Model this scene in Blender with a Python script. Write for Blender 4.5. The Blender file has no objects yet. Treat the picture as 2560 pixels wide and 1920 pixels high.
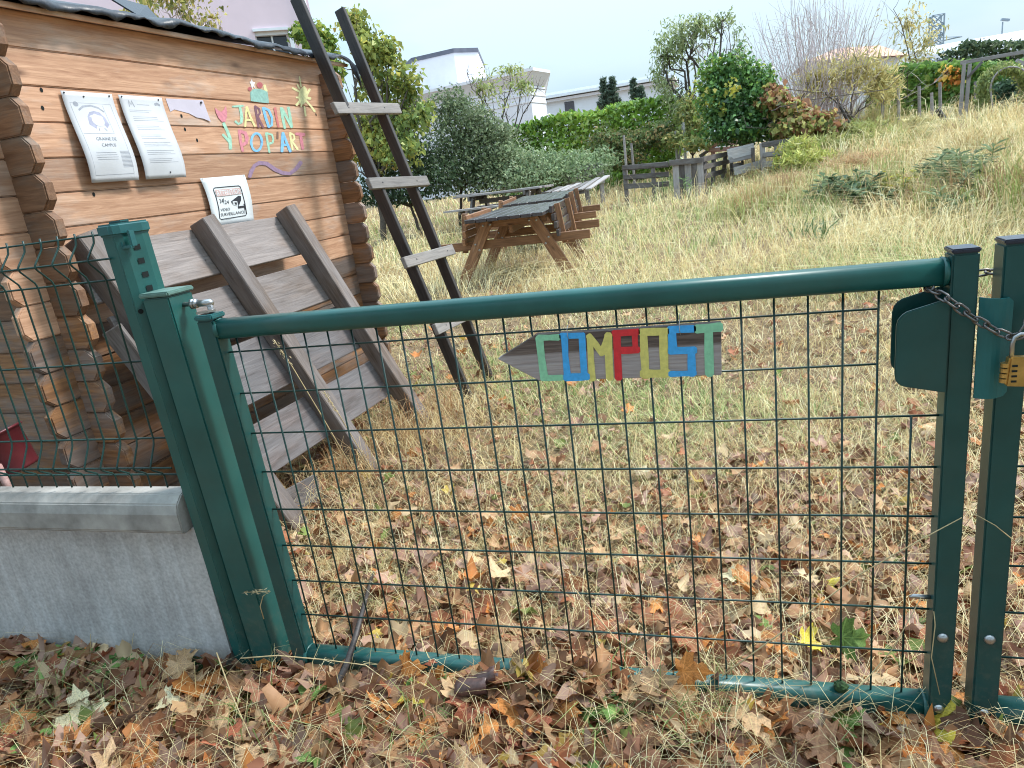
import bpy, bmesh, math, random
import numpy as np
from mathutils import Vector, Matrix

random.seed(7)
rng = np.random.default_rng(11)
sc = bpy.context.scene
COL = sc.collection

# ------------------------------------------------------------------ camera
CAM = np.array([1.05681157, -1.33060078, 1.20928192])
CR = np.array([0.9558061, 0.26415716, -0.12905694])
CU = np.array([0.04284774, 0.30912356, 0.95005615])
CF = np.array([-0.29085867, 0.91359927, -0.28414365])
cam = bpy.data.cameras.new('camera')
camo = bpy.data.objects.new('camera', cam)
COL.objects.link(camo)
cam.sensor_width = 36.0
cam.lens = 36.0 * 1740.91 / 2560.0
cam.clip_start = 0.05
cam.clip_end = 3000
camo.matrix_world = Matrix(((CR[0], CU[0], -CF[0], CAM[0]), (CR[1], CU[1], -CF[1], CAM[1]), (CR[2], CU[2], -CF[2], CAM[2]), (0, 0, 0, 1)))
sc.camera = camo
sc.render.resolution_x, sc.render.resolution_y = 1024, 768

# ------------------------------------------------------------------ sky, sun, exposure
SUN_EL, SUN_AZ = math.radians(50), math.radians(62)      # azimuth measured from +Y towards +X
world = bpy.data.worlds.new('World')
sc.world = world
world.use_nodes = True
wn, wl = world.node_tree.nodes, world.node_tree.links
wn.clear()
w_out = wn.new('ShaderNodeOutputWorld')
w_bg = wn.new('ShaderNodeBackground')
w_sky = wn.new('ShaderNodeTexSky')
w_sky.sky_type = 'NISHITA'
w_sky.sun_disc = False
w_sky.sun_elevation = SUN_EL
w_sky.sun_rotation = SUN_AZ
w_sky.air_density = 1.2
w_sky.dust_density = 2.0
w_tc = wn.new('ShaderNodeTexCoord')
w_map = wn.new('ShaderNodeMapping')
w_map.inputs['Scale'].default_value = (1.0, 1.0, 3.0)
w_noise = wn.new('ShaderNodeTexNoise')
w_noise.inputs['Scale'].default_value = 1.6
w_noise.inputs['Detail'].default_value = 5
w_noise.inputs['Roughness'].default_value = 0.5
w_ramp = wn.new('ShaderNodeValToRGB')
w_ramp.color_ramp.elements[0].position = 0.40
w_ramp.color_ramp.elements[0].color = (1.80, 2.70, 3.42, 1)
w_ramp.color_ramp.elements[1].position = 0.60
w_ramp.color_ramp.elements[1].color = (2.65, 3.35, 3.85, 1)
w_mix = wn.new('ShaderNodeMix')
w_mix.data_type = 'RGBA'
w_mix.inputs['Factor'].default_value = 0.92
wl.new(w_tc.outputs['Generated'], w_map.inputs['Vector'])
wl.new(w_map.outputs['Vector'], w_noise.inputs['Vector'])
wl.new(w_noise.outputs['Fac'], w_ramp.inputs['Fac'])
wl.new(w_sky.outputs['Color'], w_mix.inputs['A'])
wl.new(w_ramp.outputs['Color'], w_mix.inputs['B'])
# an overcast sky is about three times brighter overhead than at the horizon
w_sep = wn.new('ShaderNodeSeparateXYZ')
wl.new(w_tc.outputs['Generated'], w_sep.inputs[0])
w_up = wn.new('ShaderNodeMapRange')
w_up.inputs['From Min'].default_value = 0.0
w_up.inputs['From Max'].default_value = 1.0
w_up.inputs['To Min'].default_value = 0.95
w_up.inputs['To Max'].default_value = 3.3
wl.new(w_sep.outputs['Z'], w_up.inputs['Value'])
w_mul = wn.new('ShaderNodeMix')
w_mul.data_type = 'RGBA'
w_mul.blend_type = 'MULTIPLY'
w_mul.inputs['Factor'].default_value = 1.0
wl.new(w_mix.outputs['Result'], w_mul.inputs['A'])
wl.new(w_up.outputs[0], w_mul.inputs['B'])
wl.new(w_mul.outputs['Result'], w_bg.inputs['Color'])
w_bg.inputs['Strength'].default_value = 0.075
wl.new(w_bg.outputs['Background'], w_out.inputs['Surface'])

sun = bpy.data.lights.new('sun', 'SUN')
sun.energy = 1.5
sun.angle = math.radians(12)
sun.color = (1.0, 0.965, 0.91)
suno = bpy.data.objects.new('sun', sun)
COL.objects.link(suno)
sd = Vector((math.sin(SUN_AZ) * math.cos(SUN_EL), math.cos(SUN_AZ) * math.cos(SUN_EL), math.sin(SUN_EL)))
suno.rotation_euler = sd.to_track_quat('Z', 'Y').to_euler()
suno.location = (20, 20, 40)

sc.view_settings.view_transform = 'Standard'
sc.view_settings.look = 'None'
sc.view_settings.exposure = 1.62
sc.view_settings.gamma = 1.0
sc.view_settings.use_curve_mapping = False
sc.cycles.filter_width = 1.05
sc.cycles.max_bounces = 6
sc.cycles.diffuse_bounces = 3
sc.cycles.transparent_max_bounces = 4
try:
    sc.cycles.use_denoising = True
except Exception:
    pass

# ------------------------------------------------------------------ helpers: rays of the photograph (2212 px wide) to places
KPX = 2560.0 / 2212.0
def ray(x, y):
    return CF + CR * ((x * KPX - 1280) / 1740.91) - CU * ((y * KPX - 960) / 1740.91)
def at(x, y, Y):
    d = ray(x, y)
    return CAM + d * ((Y - CAM[1]) / d[1])
def on_plane(x, y, n, p):
    d = ray(x, y); n = np.asarray(n, float)
    return CAM + d * (((np.asarray(p) - CAM) @ n) / (d @ n))
HV = np.array([.0657, .9978, 0.0])         # along the hut's front wall
HN = np.array([.9978, -.0657, 0.0])        # out of that wall
HC = -1.15
def hut(n, s, z):
    p = HN * (HC + n) + HV * s
    return np.array([p[0], p[1], z])
def wall_px(x, y, off=0.0):                # returns s, z on the hut wall
    p = on_plane(x, y, HN, HN * (HC + off))
    return float(p @ HV), float(p[2])

# ------------------------------------------------------------------ terrain height
GP = np.array([
    (-8, -8, 0), (-3, -8, 0), (0, -8, 0), (3, -8, 0), (8, -8, 0), (-3, -1, 0), (0, -1, 0), (2, -1, 0), (5, -1, .05), (-3, 2, 0), (0, 2, 0), (2, 2, 0), (5, 2, .12),
    (-3, 5, .04), (-1, 4.5, .02), (1.5, 4.5, .06), (3, 4, .06), (-1.16, 6.3, .08), (-1.2, 7.6, .085), (-2.5, 7, .07), (-1.5, 9.5, .10), (-4, 10, .1), (1, 7, .14), (2.6, 7, .22), (4.5, 7, .5),
    (-8, 14, .15), (-4.5, 14, .2), (-1.5, 13, .22), (0.2, 15, .32), (1.6, 13, .34), (3.2, 10.5, .42), (5.2, 11, .74), (8, 9, .95),
    (4.5, 15, .8), (7, 15, 1.08), (10, 15, 1.3), (2.2, 18, .62), (6, 20, 1.2), (10, 22, 1.4), (-6, 22, .3), (-1, 22, .5), (3, 26, 1.0), (10, 32, 1.4), (-12, 30, .4), (-2, 36, .6),
    (18, 15, 1.5), (18, 30, 1.5), (-18, 15, .2), (-18, 0, 0), (16, 0, .6), (-18, 40, .4), (0, 48, .7), (18, 48, 1.4)], float)
GX0, GY0, GSTEP, GNX, GNY = -34.0, -14.0, 0.25, 281, 281
def _shep(x, y):
    d2 = (x[..., None] - GP[:, 0]) ** 2 + (y[..., None] - GP[:, 1]) ** 2
    w = 1.0 / (d2 + 0.35) ** 2.2
    return (w * GP[:, 2]).sum(-1) / w.sum(-1)
_gx, _gy = np.meshgrid(GX0 + GSTEP * np.arange(GNX), GY0 + GSTEP * np.arange(GNY), indexing='ij')
_bump = 0.018 * np.sin(_gx * 1.7 + 1.1 * np.sin(_gy * 1.3)) * np.sin(_gy * 1.9 + .7) * np.clip((_gy - 1) / 4, 0, 1)
GZ = _shep(_gx, _gy) + _bump
def gz(x, y):
    x = np.asarray(x, float); y = np.asarray(y, float)
    fx = np.clip((x - GX0) / GSTEP, 0, GNX - 1.001); fy = np.clip((y - GY0) / GSTEP, 0, GNY - 1.001)
    i = fx.astype(int); j = fy.astype(int); a = fx - i; b = fy - j
    z = GZ[i, j] * (1 - a) * (1 - b) + GZ[i + 1, j] * a * (1 - b) + GZ[i, j + 1] * (1 - a) * b + GZ[i + 1, j + 1] * a * b
    # fallen leaves banked against the gate
    z = z + .058 * np.exp(-((x - .66) / .36) ** 2 - ((y + .035) / .10) ** 2)
    return z
def ground_hits(px, py):
    """many picture rays at once -> points on the terrain (nan where they miss)"""
    d = CF[None] + CR[None] * ((px * KPX - 1280) / 1740.91)[:, None] - CU[None] * ((py * KPX - 960) / 1740.91)[:, None]
    t = np.full(len(px), .5); hit = np.zeros(len(px), bool); tt = t.copy()
    for k in range(150):
        tn = t * 1.028 + .01
        p = CAM + d * tn[:, None]
        below = (p[:, 2] < gz(p[:, 0], p[:, 1])) & ~hit
        if below.any():
            lo = t.copy(); hi = tn.copy()
            for _ in range(6):
                m = (lo + hi) / 2
                q = CAM + d * m[:, None]
                bl = q[:, 2] < gz(q[:, 0], q[:, 1])
                hi = np.where(bl, m, hi); lo = np.where(bl, lo, m)
            tt = np.where(below, hi, tt); hit |= below
        t = tn
    P = CAM + d * tt[:, None]
    P[~hit] = np.nan
    return P
def on_ground(x, y):
    return ground_hits(np.array([float(x)]), np.array([float(y)]))[0]

# ------------------------------------------------------------------ helpers: objects
PW = {}                                    # world matrices of the things
def link(o, parent=None, M=None):
    COL.objects.link(o)
    M = Matrix.Identity(4) if M is None else M
    if parent is not None:
        o.parent = parent
        base = PW[parent.name] if parent.name in PW else Matrix.Identity(4)
        o.matrix_local = base.inverted() @ M
    else:
        o.matrix_local = M
    PW[o.name] = M
    return o
def tag(o, label=None, cat=None, group=None, kind=None):
    if label: o['label'] = label
    if cat: o['category'] = cat
    if group: o['group'] = group
    if kind: o['kind'] = kind
    return o
def thing(name, label, cat, loc, rot=None, group=None):
    o = bpy.data.objects.new(name, None)
    o.empty_display_size = 0.1
    M = Matrix.Translation(Vector([float(v) for v in loc]))
    if rot is not None: M = M @ rot
    link(o, None, M)
    return tag(o, label, cat, group)
def mesh_from(name, V, F, mat, smooth=False, cols=None):
    """V, F in world (or local) coordinates; cols: per-vertex rgb"""
    me = bpy.data.meshes.new(name)
    if isinstance(F, np.ndarray):
        n, k = F.shape
        V = np.asarray(V, np.float32)
        me.vertices.add(len(V)); me.vertices.foreach_set('co', V.ravel())
        me.loops.add(n * k); me.loops.foreach_set('vertex_index', F.astype(np.int32).ravel())
        me.polygons.add(n); me.polygons.foreach_set('loop_start', np.arange(0, n * k, k, dtype=np.int32))
        me.update(calc_edges=True)
    else:
        me.from_pydata([tuple(float(c) for c in v) for v in V], [], F)
    if cols is not None:
        a = me.color_attributes.new('Col', 'FLOAT_COLOR', 'POINT')
        c4 = np.ones((len(cols), 4), np.float32); c4[:, :3] = cols
        a.data.foreach_set('color', c4.ravel())
    if smooth:
        me.polygons.foreach_set('use_smooth', np.ones(len(me.polygons), bool))
    if mat: me.materials.append(mat)
    me.update()
    return me
def add(name, me, parent=None, M=None):
    return link(bpy.data.objects.new(name, me), parent, M)
def local_mesh(name, V, F, mat, parent, smooth=False, cols=None):
    """geometry given in world coordinates, stored about the first vertices' centre"""
    V = np.asarray(V, float)
    c = V.mean(0)
    me = mesh_from(name, V - c, F, mat, smooth, cols)
    return add(name, me, parent, Matrix.Translation(Vector(c)))
def frame(origin, x, z):
    x = Vector(x).normalized(); z = Vector(z); z = (z - x * z.dot(x)).normalized(); y = z.cross(x)
    M = Matrix.Identity(4)
    for i in range(3):
        M[i][0], M[i][1], M[i][2], M[i][3] = x[i], y[i], z[i], origin[i]
    return M
def box_mesh(name, lx, ly, lz, mat, bevel=.003, jit=0.0, segs=1):
    bm = bmesh.new()
    bmesh.ops.create_cube(bm, size=1.0, matrix=Matrix.Diagonal((lx, ly, lz, 1)))
    if jit:
        for v in bm.verts: v.co += Vector([random.uniform(-jit, jit) for _ in range(3)])
    if bevel: bmesh.ops.bevel(bm, geom=bm.edges[:], offset=bevel, segments=segs, affect='EDGES', clamp_overlap=True)
    me = bpy.data.meshes.new(name); bm.to_mesh(me); bm.free()
    if mat: me.materials.append(mat)
    return me
def plank(name, parent, a, b, w, t, up, mat, bevel=.003, jit=.0015):
    """a board from a to b: length along its own X, width along Y, thickness along Z (towards up)"""
    a = Vector([float(q) for q in a]); b = Vector([float(q) for q in b])
    me = box_mesh(name, (b - a).length, w, t, mat, bevel, jit)
    return add(name, me, parent, frame((a + b) / 2, b - a, Vector([float(q) for q in up])))
def tube_geo(pts, rad, sides=8, cap=True, closed=False):
    P = [np.asarray(p, float) for p in pts]; n = len(P)
    R = rad if hasattr(rad, '__len__') else [rad] * n
    V = []; F = []
    prev = None
    for i in range(n):
        if closed: t = P[(i + 1) % n] - P[i - 1]
        else: t = P[min(i + 1, n - 1)] - P[max(i - 1, 0)]
        t = t / (np.linalg.norm(t) + 1e-9)
        if prev is None:
            h = np.array([0, 0, 1.]) if abs(t[2]) < .9 else np.array([1., 0, 0])
            a = np.cross(t, h)
        else:
            a = prev - t * (prev @ t)
        a /= np.linalg.norm(a) + 1e-9
        prev = a; b = np.cross(t, a)
        for k in range(sides):
            th = 2 * math.pi * k / sides
            V.append(P[i] + R[i] * (math.cos(th) * a + math.sin(th) * b))
    m = n if closed else n - 1
    for i in range(m):
        j = (i + 1) % n
        for k in range(sides):
            k2 = (k + 1) % sides
            F.append((i * sides + k, i * sides + k2, j * sides + k2, j * sides + k))
    if cap and not closed:
        F.append(tuple(range(sides))[::-1]); F.append(tuple((n - 1) * sides + k for k in range(sides)))
    return V, F
def tube(name, parent, pts, rad, mat, sides=8, smooth=True, closed=False):
    V, F = tube_geo(pts, rad, sides, True, closed)
    return local_mesh(name, V, F, mat, parent, smooth)
class Geo:
    def __init__(s): s.V = []; s.F = []
    def put(s, V, F):
        o = len(s.V); s.V += [tuple(v) for v in V]; s.F += [tuple(i + o for i in f) for f in F]
    def box(s, c, d, M=None):
        hx, hy, hz = d[0] / 2, d[1] / 2, d[2] / 2
        V = [Vector((x, y, z)) for x in (-hx, hx) for y in (-hy, hy) for z in (-hz, hz)]
        if M is not None: V = [M @ v for v in V]
        V = [(v[0] + c[0], v[1] + c[1], v[2] + c[2]) for v in V]
        s.put(V, [(0, 1, 3, 2), (4, 6, 7, 5), (0, 4, 5, 1), (2, 3, 7, 6), (0, 2, 6, 4), (1, 5, 7, 3)])
    def tube(s, pts, rad, sides=5): s.put(*tube_geo(pts, rad, sides))
    def prism(s, poly, d):
        """poly: list of 3-D points (planar, ordered); d: extrusion vector"""
        n = len(poly); d = np.asarray(d, float)
        V = [np.asarray(p, float) for p in poly]; V = V + [p + d for p in V]
        s.put(V, [tuple(range(n))[::-1], tuple(range(n, 2 * n))] + [(i, (i + 1) % n, n + (i + 1) % n, n + i) for i in range(n)])
    def build(s, name, mat, parent=None, smooth=False):
        o = local_mesh(name, s.V, s.F, mat, parent, smooth)
        bm = bmesh.new(); bm.from_mesh(o.data); bmesh.ops.recalc_face_normals(bm, faces=bm.faces[:]); bm.to_mesh(o.data); bm.free()
        return o
def bevelled(o, w, segs=2):
    bm = bmesh.new(); bm.from_mesh(o.data)
    es = [e for e in bm.edges if len(e.link_faces) == 2 and e.calc_face_angle() > .5]
    bmesh.ops.bevel(bm, geom=es, offset=w, segments=segs, affect='EDGES', clamp_overlap=True)
    bm.to_mesh(o.data); bm.free()
    return o

# ------------------------------------------------------------------ materials
def new_mat(name):
    m = bpy.data.materials.new(name); m.use_nodes = True
    n = m.node_tree.nodes; n.clear()
    out = n.new('ShaderNodeOutputMaterial'); b = n.new('ShaderNodeBsdfPrincipled')
    m.node_tree.links.new(b.outputs[0], out.inputs['Surface'])
    return m, n, m.node_tree.links, b
def nd(n, t, **kw):
    x = n.new(t)
    for k_, v_ in kw.items():
        if k_ in x.inputs: x.inputs[k_].default_value = v_
        else: setattr(x, k_, v_)
    return x
def ramp(n, stops):
    r_ = n.new('ShaderNodeValToRGB'); e = r_.color_ramp.elements
    while len(e) < len(stops): e.new(.5)
    for el, (p, c) in zip(e, stops):
        el.position = p; el.color = (c[0], c[1], c[2], 1) if hasattr(c, '__len__') else (c, c, c, 1)
    return r_
def wood(name, dark, light, grey=None, grey_amt=.0, rough=.7, scale=1.0, knots=True, bump=.25, wear=None):
    m, n, l, b = new_mat(name)
    tc = nd(n, 'ShaderNodeTexCoord'); oi = nd(n, 'ShaderNodeObjectInfo')
    sh = nd(n, 'ShaderNodeVectorMath', operation='SCALE'); sh.inputs[0].default_value = (7.3, 3.1, 5.7)
    l.new(oi.outputs['Random'], sh.inputs['Scale'])
    ad = nd(n, 'ShaderNodeVectorMath', operation='ADD'); l.new(tc.outputs['Object'], ad.inputs[0]); l.new(sh.outputs[0], ad.inputs[1])
    mp = nd(n, 'ShaderNodeMapping'); mp.inputs['Scale'].default_value = (2.2 * scale, 26 * scale, 26 * scale); l.new(ad.outputs[0], mp.inputs['Vector'])
    g = nd(n, 'ShaderNodeTexNoise', Scale=1.6, Detail=7.0, Roughness=.62, Distortion=1.1); l.new(mp.outputs[0], g.inputs['Vector'])
    mp2 = nd(n, 'ShaderNodeMapping'); mp2.inputs['Scale'].default_value = (5 * scale, 120 * scale, 120 * scale); l.new(ad.outputs[0], mp2.inputs['Vector'])
    g2 = nd(n, 'ShaderNodeTexNoise', Scale=1.5, Detail=4.0, Roughness=.6); l.new(mp2.outputs[0], g2.inputs['Vector'])
    mixg = nd(n, 'ShaderNodeMath', operation='MULTIPLY_ADD'); l.new(g2.outputs['Fac'], mixg.inputs[0]); mixg.inputs[1].default_value = .45
    sub = nd(n, 'ShaderNodeMath', operation='SUBTRACT'); l.new(g.outputs['Fac'], sub.inputs[0]); sub.inputs[1].default_value = .22
    l.new(sub.outputs[0], mixg.inputs[2])
    rp = ramp(n, [(.28, dark), (.52, [(a + c) / 2 for a, c in zip(dark, light)]), (.72, light)]); l.new(mixg.outputs[0], rp.inputs['Fac'])
    col = rp.outputs['Color']
    if knots:
        mp3 = nd(n, 'ShaderNodeMapping'); mp3.inputs['Scale'].default_value = (2.3, 6.5, 6.5); l.new(ad.outputs[0], mp3.inputs['Vector'])
        vo = nd(n, 'ShaderNodeTexVoronoi', Scale=1.0); vo.inputs['Randomness'].default_value = 1.0; l.new(mp3.outputs[0], vo.inputs['Vector'])
        kr = ramp(n, [(.02, 0), (.09, .75), (.13, 1)]); l.new(vo.outputs['Distance'], kr.inputs['Fac'])
        km = nd(n, 'ShaderNodeMix', data_type='RGBA'); l.new(kr.outputs['Color'], km.inputs['Factor'])
        km.inputs['A'].default_value = (dark[0] * .3, dark[1] * .25, dark[2] * .22, 1); l.new(col, km.inputs['B']); col = km.outputs['Result']
    if grey is not None:
        gn = nd(n, 'ShaderNodeTexNoise', Scale=2.6, Detail=5.0, Roughness=.65)
        mp4 = nd(n, 'ShaderNodeMapping'); mp4.inputs['Scale'].default_value = (1.0, 3.2, 3.2); l.new(ad.outputs[0], mp4.inputs['Vector']); l.new(mp4.outputs[0], gn.inputs['Vector'])
        gr = ramp(n, [(.62 - grey_amt * .5, 0), (.8 - grey_amt * .5, 1)]); l.new(gn.outputs['Fac'], gr.inputs['Fac'])
        gc = nd(n, 'ShaderNodeMix', data_type='RGBA'); l.new(mixg.outputs[0], gc.inputs['Factor'])
        gc.inputs['A'].default_value = (grey[0] * .35, grey[1] * .33, grey[2] * .33, 1); gc.inputs['B'].default_value = (*[min(1, q * 1.35) for q in grey], 1)
        gm = nd(n, 'ShaderNodeMix', data_type='RGBA'); l.new(gr.outputs['Color'], gm.inputs['Factor']); l.new(col, gm.inputs['A']); l.new(gc.outputs['Result'], gm.inputs['B']); col = gm.outputs['Result']
    hv = nd(n, 'ShaderNodeHueSaturation'); l.new(col, hv.inputs['Color'])
    vr = nd(n, 'ShaderNodeMapRange'); vr.inputs['To Min'].default_value = .78; vr.inputs['To Max'].default_value = 1.2; l.new(oi.outputs['Random'], vr.inputs['Value']); l.new(vr.outputs[0], hv.inputs['Value'])
    l.new(hv.outputs['Color'], b.inputs['Base Color'])
    rr = nd(n, 'ShaderNodeMapRange'); rr.inputs['To Min'].default_value = rough - .12; rr.inputs['To Max'].default_value = rough + .15; l.new(g.outputs['Fac'], rr.inputs['Value']); l.new(rr.outputs[0], b.inputs['Roughness'])
    bp = nd(n, 'ShaderNodeBump', Strength=bump, Distance=.004); l.new(mixg.outputs[0], bp.inputs['Height']); l.new(bp.outputs[0], b.inputs['Normal'])
    return m
def plain(name, col, rough=.5, metal=0.0, var=.12, nscale=20, bump=0.0, spec=.5):
    m, n, l, b = new_mat(name)
    tc = nd(n, 'ShaderNodeTexCoord')
    g = nd(n, 'ShaderNodeTexNoise', Scale=float(nscale), Detail=5.0, Roughness=.6); l.new(tc.outputs['Object'], g.inputs['Vector'])
    rp = ramp(n, [(.3, [q * (1 - var) for q in col]), (.7, [min(1, q * (1 + var)) for q in col])]); l.new(g.outputs['Fac'], rp.inputs['Fac'])
    l.new(rp.outputs['Color'], b.inputs['Base Color'])
    b.inputs['Metallic'].default_value = metal
    b.inputs['Specular IOR Level'].default_value = spec
    rr = nd(n, 'ShaderNodeMapRange'); rr.inputs['To Min'].default_value = max(.03, rough - .08); rr.inputs['To Max'].default_value = min(1, rough + .08); l.new(g.outputs['Fac'], rr.inputs['Value']); l.new(rr.outputs[0], b.inputs['Roughness'])
    if bump:
        bp = nd(n, 'ShaderNodeBump', Strength=bump, Distance=.004); l.new(g.outputs['Fac'], bp.inputs['Height']); l.new(bp.outputs[0], b.inputs['Normal'])
    return m
def leafy(name, transl=.35, rough=.55, gloss=.25, attr=True, col=None, var=.25):
    """leaf or blade material: vertex colour (or a set colour), light shining through"""
    m = bpy.data.materials.new(name); m.use_nodes = True
    n = m.node_tree.nodes; l = m.node_tree.links; n.clear()
    out = n.new('ShaderNodeOutputMaterial')
    if attr:
        c = nd(n, 'ShaderNodeVertexColor'); c.layer_name = 'Col'; colo = c.outputs['Color']
    else:
        tc = nd(n, 'ShaderNodeTexCoord'); g = nd(n, 'ShaderNodeTexNoise', Scale=28.0, Detail=4.0); l.new(tc.outputs['Object'], g.inputs['Vector'])
        oi = nd(n, 'ShaderNodeObjectInfo')
        rp = ramp(n, [(.3, [q * (1 - var * 1.6) for q in col]), (.5, col), (.72, [min(1, q * (1 + var)) for q in col])]); l.new(g.outputs['Fac'], rp.inputs['Fac'])
        hv = nd(n, 'ShaderNodeHueSaturation'); l.new(rp.outputs['Color'], hv.inputs['Color'])
        vr = nd(n, 'ShaderNodeMapRange'); vr.inputs['To Min'].default_value = .6; vr.inputs['To Max'].default_value = 1.35; l.new(oi.outputs['Random'], vr.inputs['Value']); l.new(vr.outputs[0], hv.inputs['Value'])
        colo = hv.outputs['Color']
        if name.startswith('fallen_leaf_'):
            best = None
            for a_ in (0, 40, -40, 78, -78):
                mpv = nd(n, 'ShaderNodeMapping'); mpv.inputs['Location'].default_value = (0, 0, 0); mpv.inputs['Rotation'].default_value = (0, 0, math.radians(a_))
                sh_ = nd(n, 'ShaderNodeVectorMath', operation='ADD'); sh_.inputs[1].default_value = (0, .28, 0); l.new(tc.outputs['Object'], sh_.inputs[0]); l.new(sh_.outputs[0], mpv.inputs['Vector'])
                sp_ = nd(n, 'ShaderNodeSeparateXYZ'); l.new(mpv.outputs[0], sp_.inputs[0])
                ab = nd(n, 'ShaderNodeMath', operation='ABSOLUTE'); l.new(sp_.outputs['X'], ab.inputs[0])
                lt = nd(n, 'ShaderNodeMath', operation='LESS_THAN'); l.new(ab.outputs[0], lt.inputs[0]); lt.inputs[1].default_value = .018
                gt = nd(n, 'ShaderNodeMath', operation='GREATER_THAN'); l.new(sp_.outputs['Y'], gt.inputs[0]); gt.inputs[1].default_value = 0.0
                mu_ = nd(n, 'ShaderNodeMath', operation='MULTIPLY'); l.new(lt.outputs[0], mu_.inputs[0]); l.new(gt.outputs[0], mu_.inputs[1])
                if best is None: best = mu_.outputs[0]
                else:
                    mxv = nd(n, 'ShaderNodeMath', operation='MAXIMUM'); l.new(best, mxv.inputs[0]); l.new(mu_.outputs[0], mxv.inputs[1]); best = mxv.outputs[0]
            vs = nd(n, 'ShaderNodeMath', operation='MULTIPLY'); l.new(best, vs.inputs[0]); vs.inputs[1].default_value = .45
            vm = nd(n, 'ShaderNodeMix', data_type='RGBA'); l.new(vs.outputs[0], vm.inputs['Factor']); l.new(colo, vm.inputs['A']); vm.inputs['B'].default_value = (min(1, col[0] * 1.5 + .08), min(1, col[1] * 1.5 + .07), min(1, col[2] * 1.4 + .04), 1)
            colo = vm.outputs['Result']
    b = n.new('ShaderNodeBsdfPrincipled'); l.new(colo, b.inputs['Base Color']); b.inputs['Roughness'].default_value = rough; b.inputs['Specular IOR Level'].default_value = gloss
    t = n.new('ShaderNodeBsdfTranslucent'); l.new(colo, t.inputs['Color'])
    mx = n.new('ShaderNodeMixShader'); mx.inputs[0].default_value = transl
    l.new(b.outputs[0], mx.inputs[1]); l.new(t.outputs[0], mx.inputs[2]); l.new(mx.outputs[0], out.inputs['Surface'])
    return m

def dirty(m, top=.35):
    """dried mud splashes and dust low on a painted post"""
    n, l = m.node_tree.nodes, m.node_tree.links
    b = [x for x in n if x.type == 'BSDF_PRINCIPLED'][0]; src = b.inputs['Base Color'].links[0].from_socket
    g = nd(n, 'ShaderNodeNewGeometry'); sp = nd(n, 'ShaderNodeSeparateXYZ'); l.new(g.outputs['Position'], sp.inputs[0])
    mr = nd(n, 'ShaderNodeMapRange'); mr.inputs['From Min'].default_value = top; mr.inputs['From Max'].default_value = 0.0; l.new(sp.outputs['Z'], mr.inputs['Value'])
    no = nd(n, 'ShaderNodeTexNoise', Scale=55.0, Detail=6.0, Roughness=.7); l.new(g.outputs['Position'], no.inputs['Vector'])
    rp = ramp(n, [(.50, 0), (.66, 1)]); l.new(no.outputs['Fac'], rp.inputs['Fac'])
    n2 = nd(n, 'ShaderNodeTexNoise', Scale=7.0, Detail=5.0, Roughness=.65); l.new(g.outputs['Position'], n2.inputs['Vector']); r2 = ramp(n, [(.45, 0), (.75, .09)]); l.new(n2.outputs['Fac'], r2.inputs['Fac'])
    mu = nd(n, 'ShaderNodeMath', operation='MULTIPLY'); l.new(mr.outputs[0], mu.inputs[0]); l.new(rp.outputs[0], mu.inputs[1])
    m2 = nd(n, 'ShaderNodeMath', operation='MULTIPLY_ADD', use_clamp=True); l.new(mu.outputs[0], m2.inputs[0]); m2.inputs[1].default_value = .42; l.new(r2.outputs[0], m2.inputs[2])
    mx = nd(n, 'ShaderNodeMix', data_type='RGBA'); l.new(m2.outputs[0], mx.inputs['Factor']); l.new(src, mx.inputs['A']); mx.inputs['B'].default_value = (.13, .13, .10, 1); l.new(mx.outputs['Result'], b.inputs['Base Color'])
M = {}
M['cabin'] = wood('cabin_wood', (.345, .175, .098), (.62, .375, .24), grey=(.56, .41, .32), grey_amt=.2, rough=.52, bump=.3)
M['cabin_low'] = wood('cabin_wood_weathered_shaded', (.14, .062, .027), (.38, .185, .075), grey=(.25, .19, .16), grey_amt=.42, rough=.62, bump=.4)  # weathered boards, with the shade low behind the fence painted in as darker brown
M['log_end'] = wood('log_end_wood', (.14, .066, .034), (.29, .155, .085), grey=(.20, .15, .115), grey_amt=.3, rough=.65, bump=.35, knots=False)
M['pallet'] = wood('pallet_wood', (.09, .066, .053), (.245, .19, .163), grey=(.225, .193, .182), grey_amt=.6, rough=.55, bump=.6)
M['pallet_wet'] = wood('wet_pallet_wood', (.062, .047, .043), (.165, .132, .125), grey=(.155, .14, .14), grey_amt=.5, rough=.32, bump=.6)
M['pallet_beam'] = wood('pallet_beam_wood', (.075, .052, .04), (.21, .155, .125), grey=(.21, .18, .17), grey_amt=.45, rough=.6, bump=.6)
M['ladder'] = wood('ladder_wood', (.016, .013, .013), (.055, .043, .039), grey=(.07, .06, .056), grey_amt=.2, rough=.5, bump=.45, knots=False)
M['rung'] = wood('rung_wood', (.10, .085, .08), (.26, .23, .21), grey=(.24, .22, .205), grey_amt=.5, rough=.6, bump=.4)
M['table'] = wood('table_wood', (.17, .075, .035), (.40, .20, .10), grey=(.35, .22, .15), grey_amt=.1, rough=.5, bump=.25)
M['table_top'] = wood('table_top_wood', (.05, .043, .046), (.085, .073, .073), rough=.22, bump=.02, knots=False, scale=.4)
M['grey_wood'] = wood('old_grey_wood', (.13, .10, .09), (.36, .31, .28), grey=(.35, .32, .31), grey_amt=.6, rough=.75, bump=.5)
M['dark_wood'] = wood('old_dark_wood', (.05, .04, .037), (.16, .13, .115), grey=(.17, .155, .15), grey_amt=.4, rough=.75, bump=.5)
M['pale_wood'] = wood('pale_wood', (.34, .28, .25), (.62, .56, .52), grey=(.5, .48, .47), grey_amt=.5, rough=.7, bump=.4)
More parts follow.
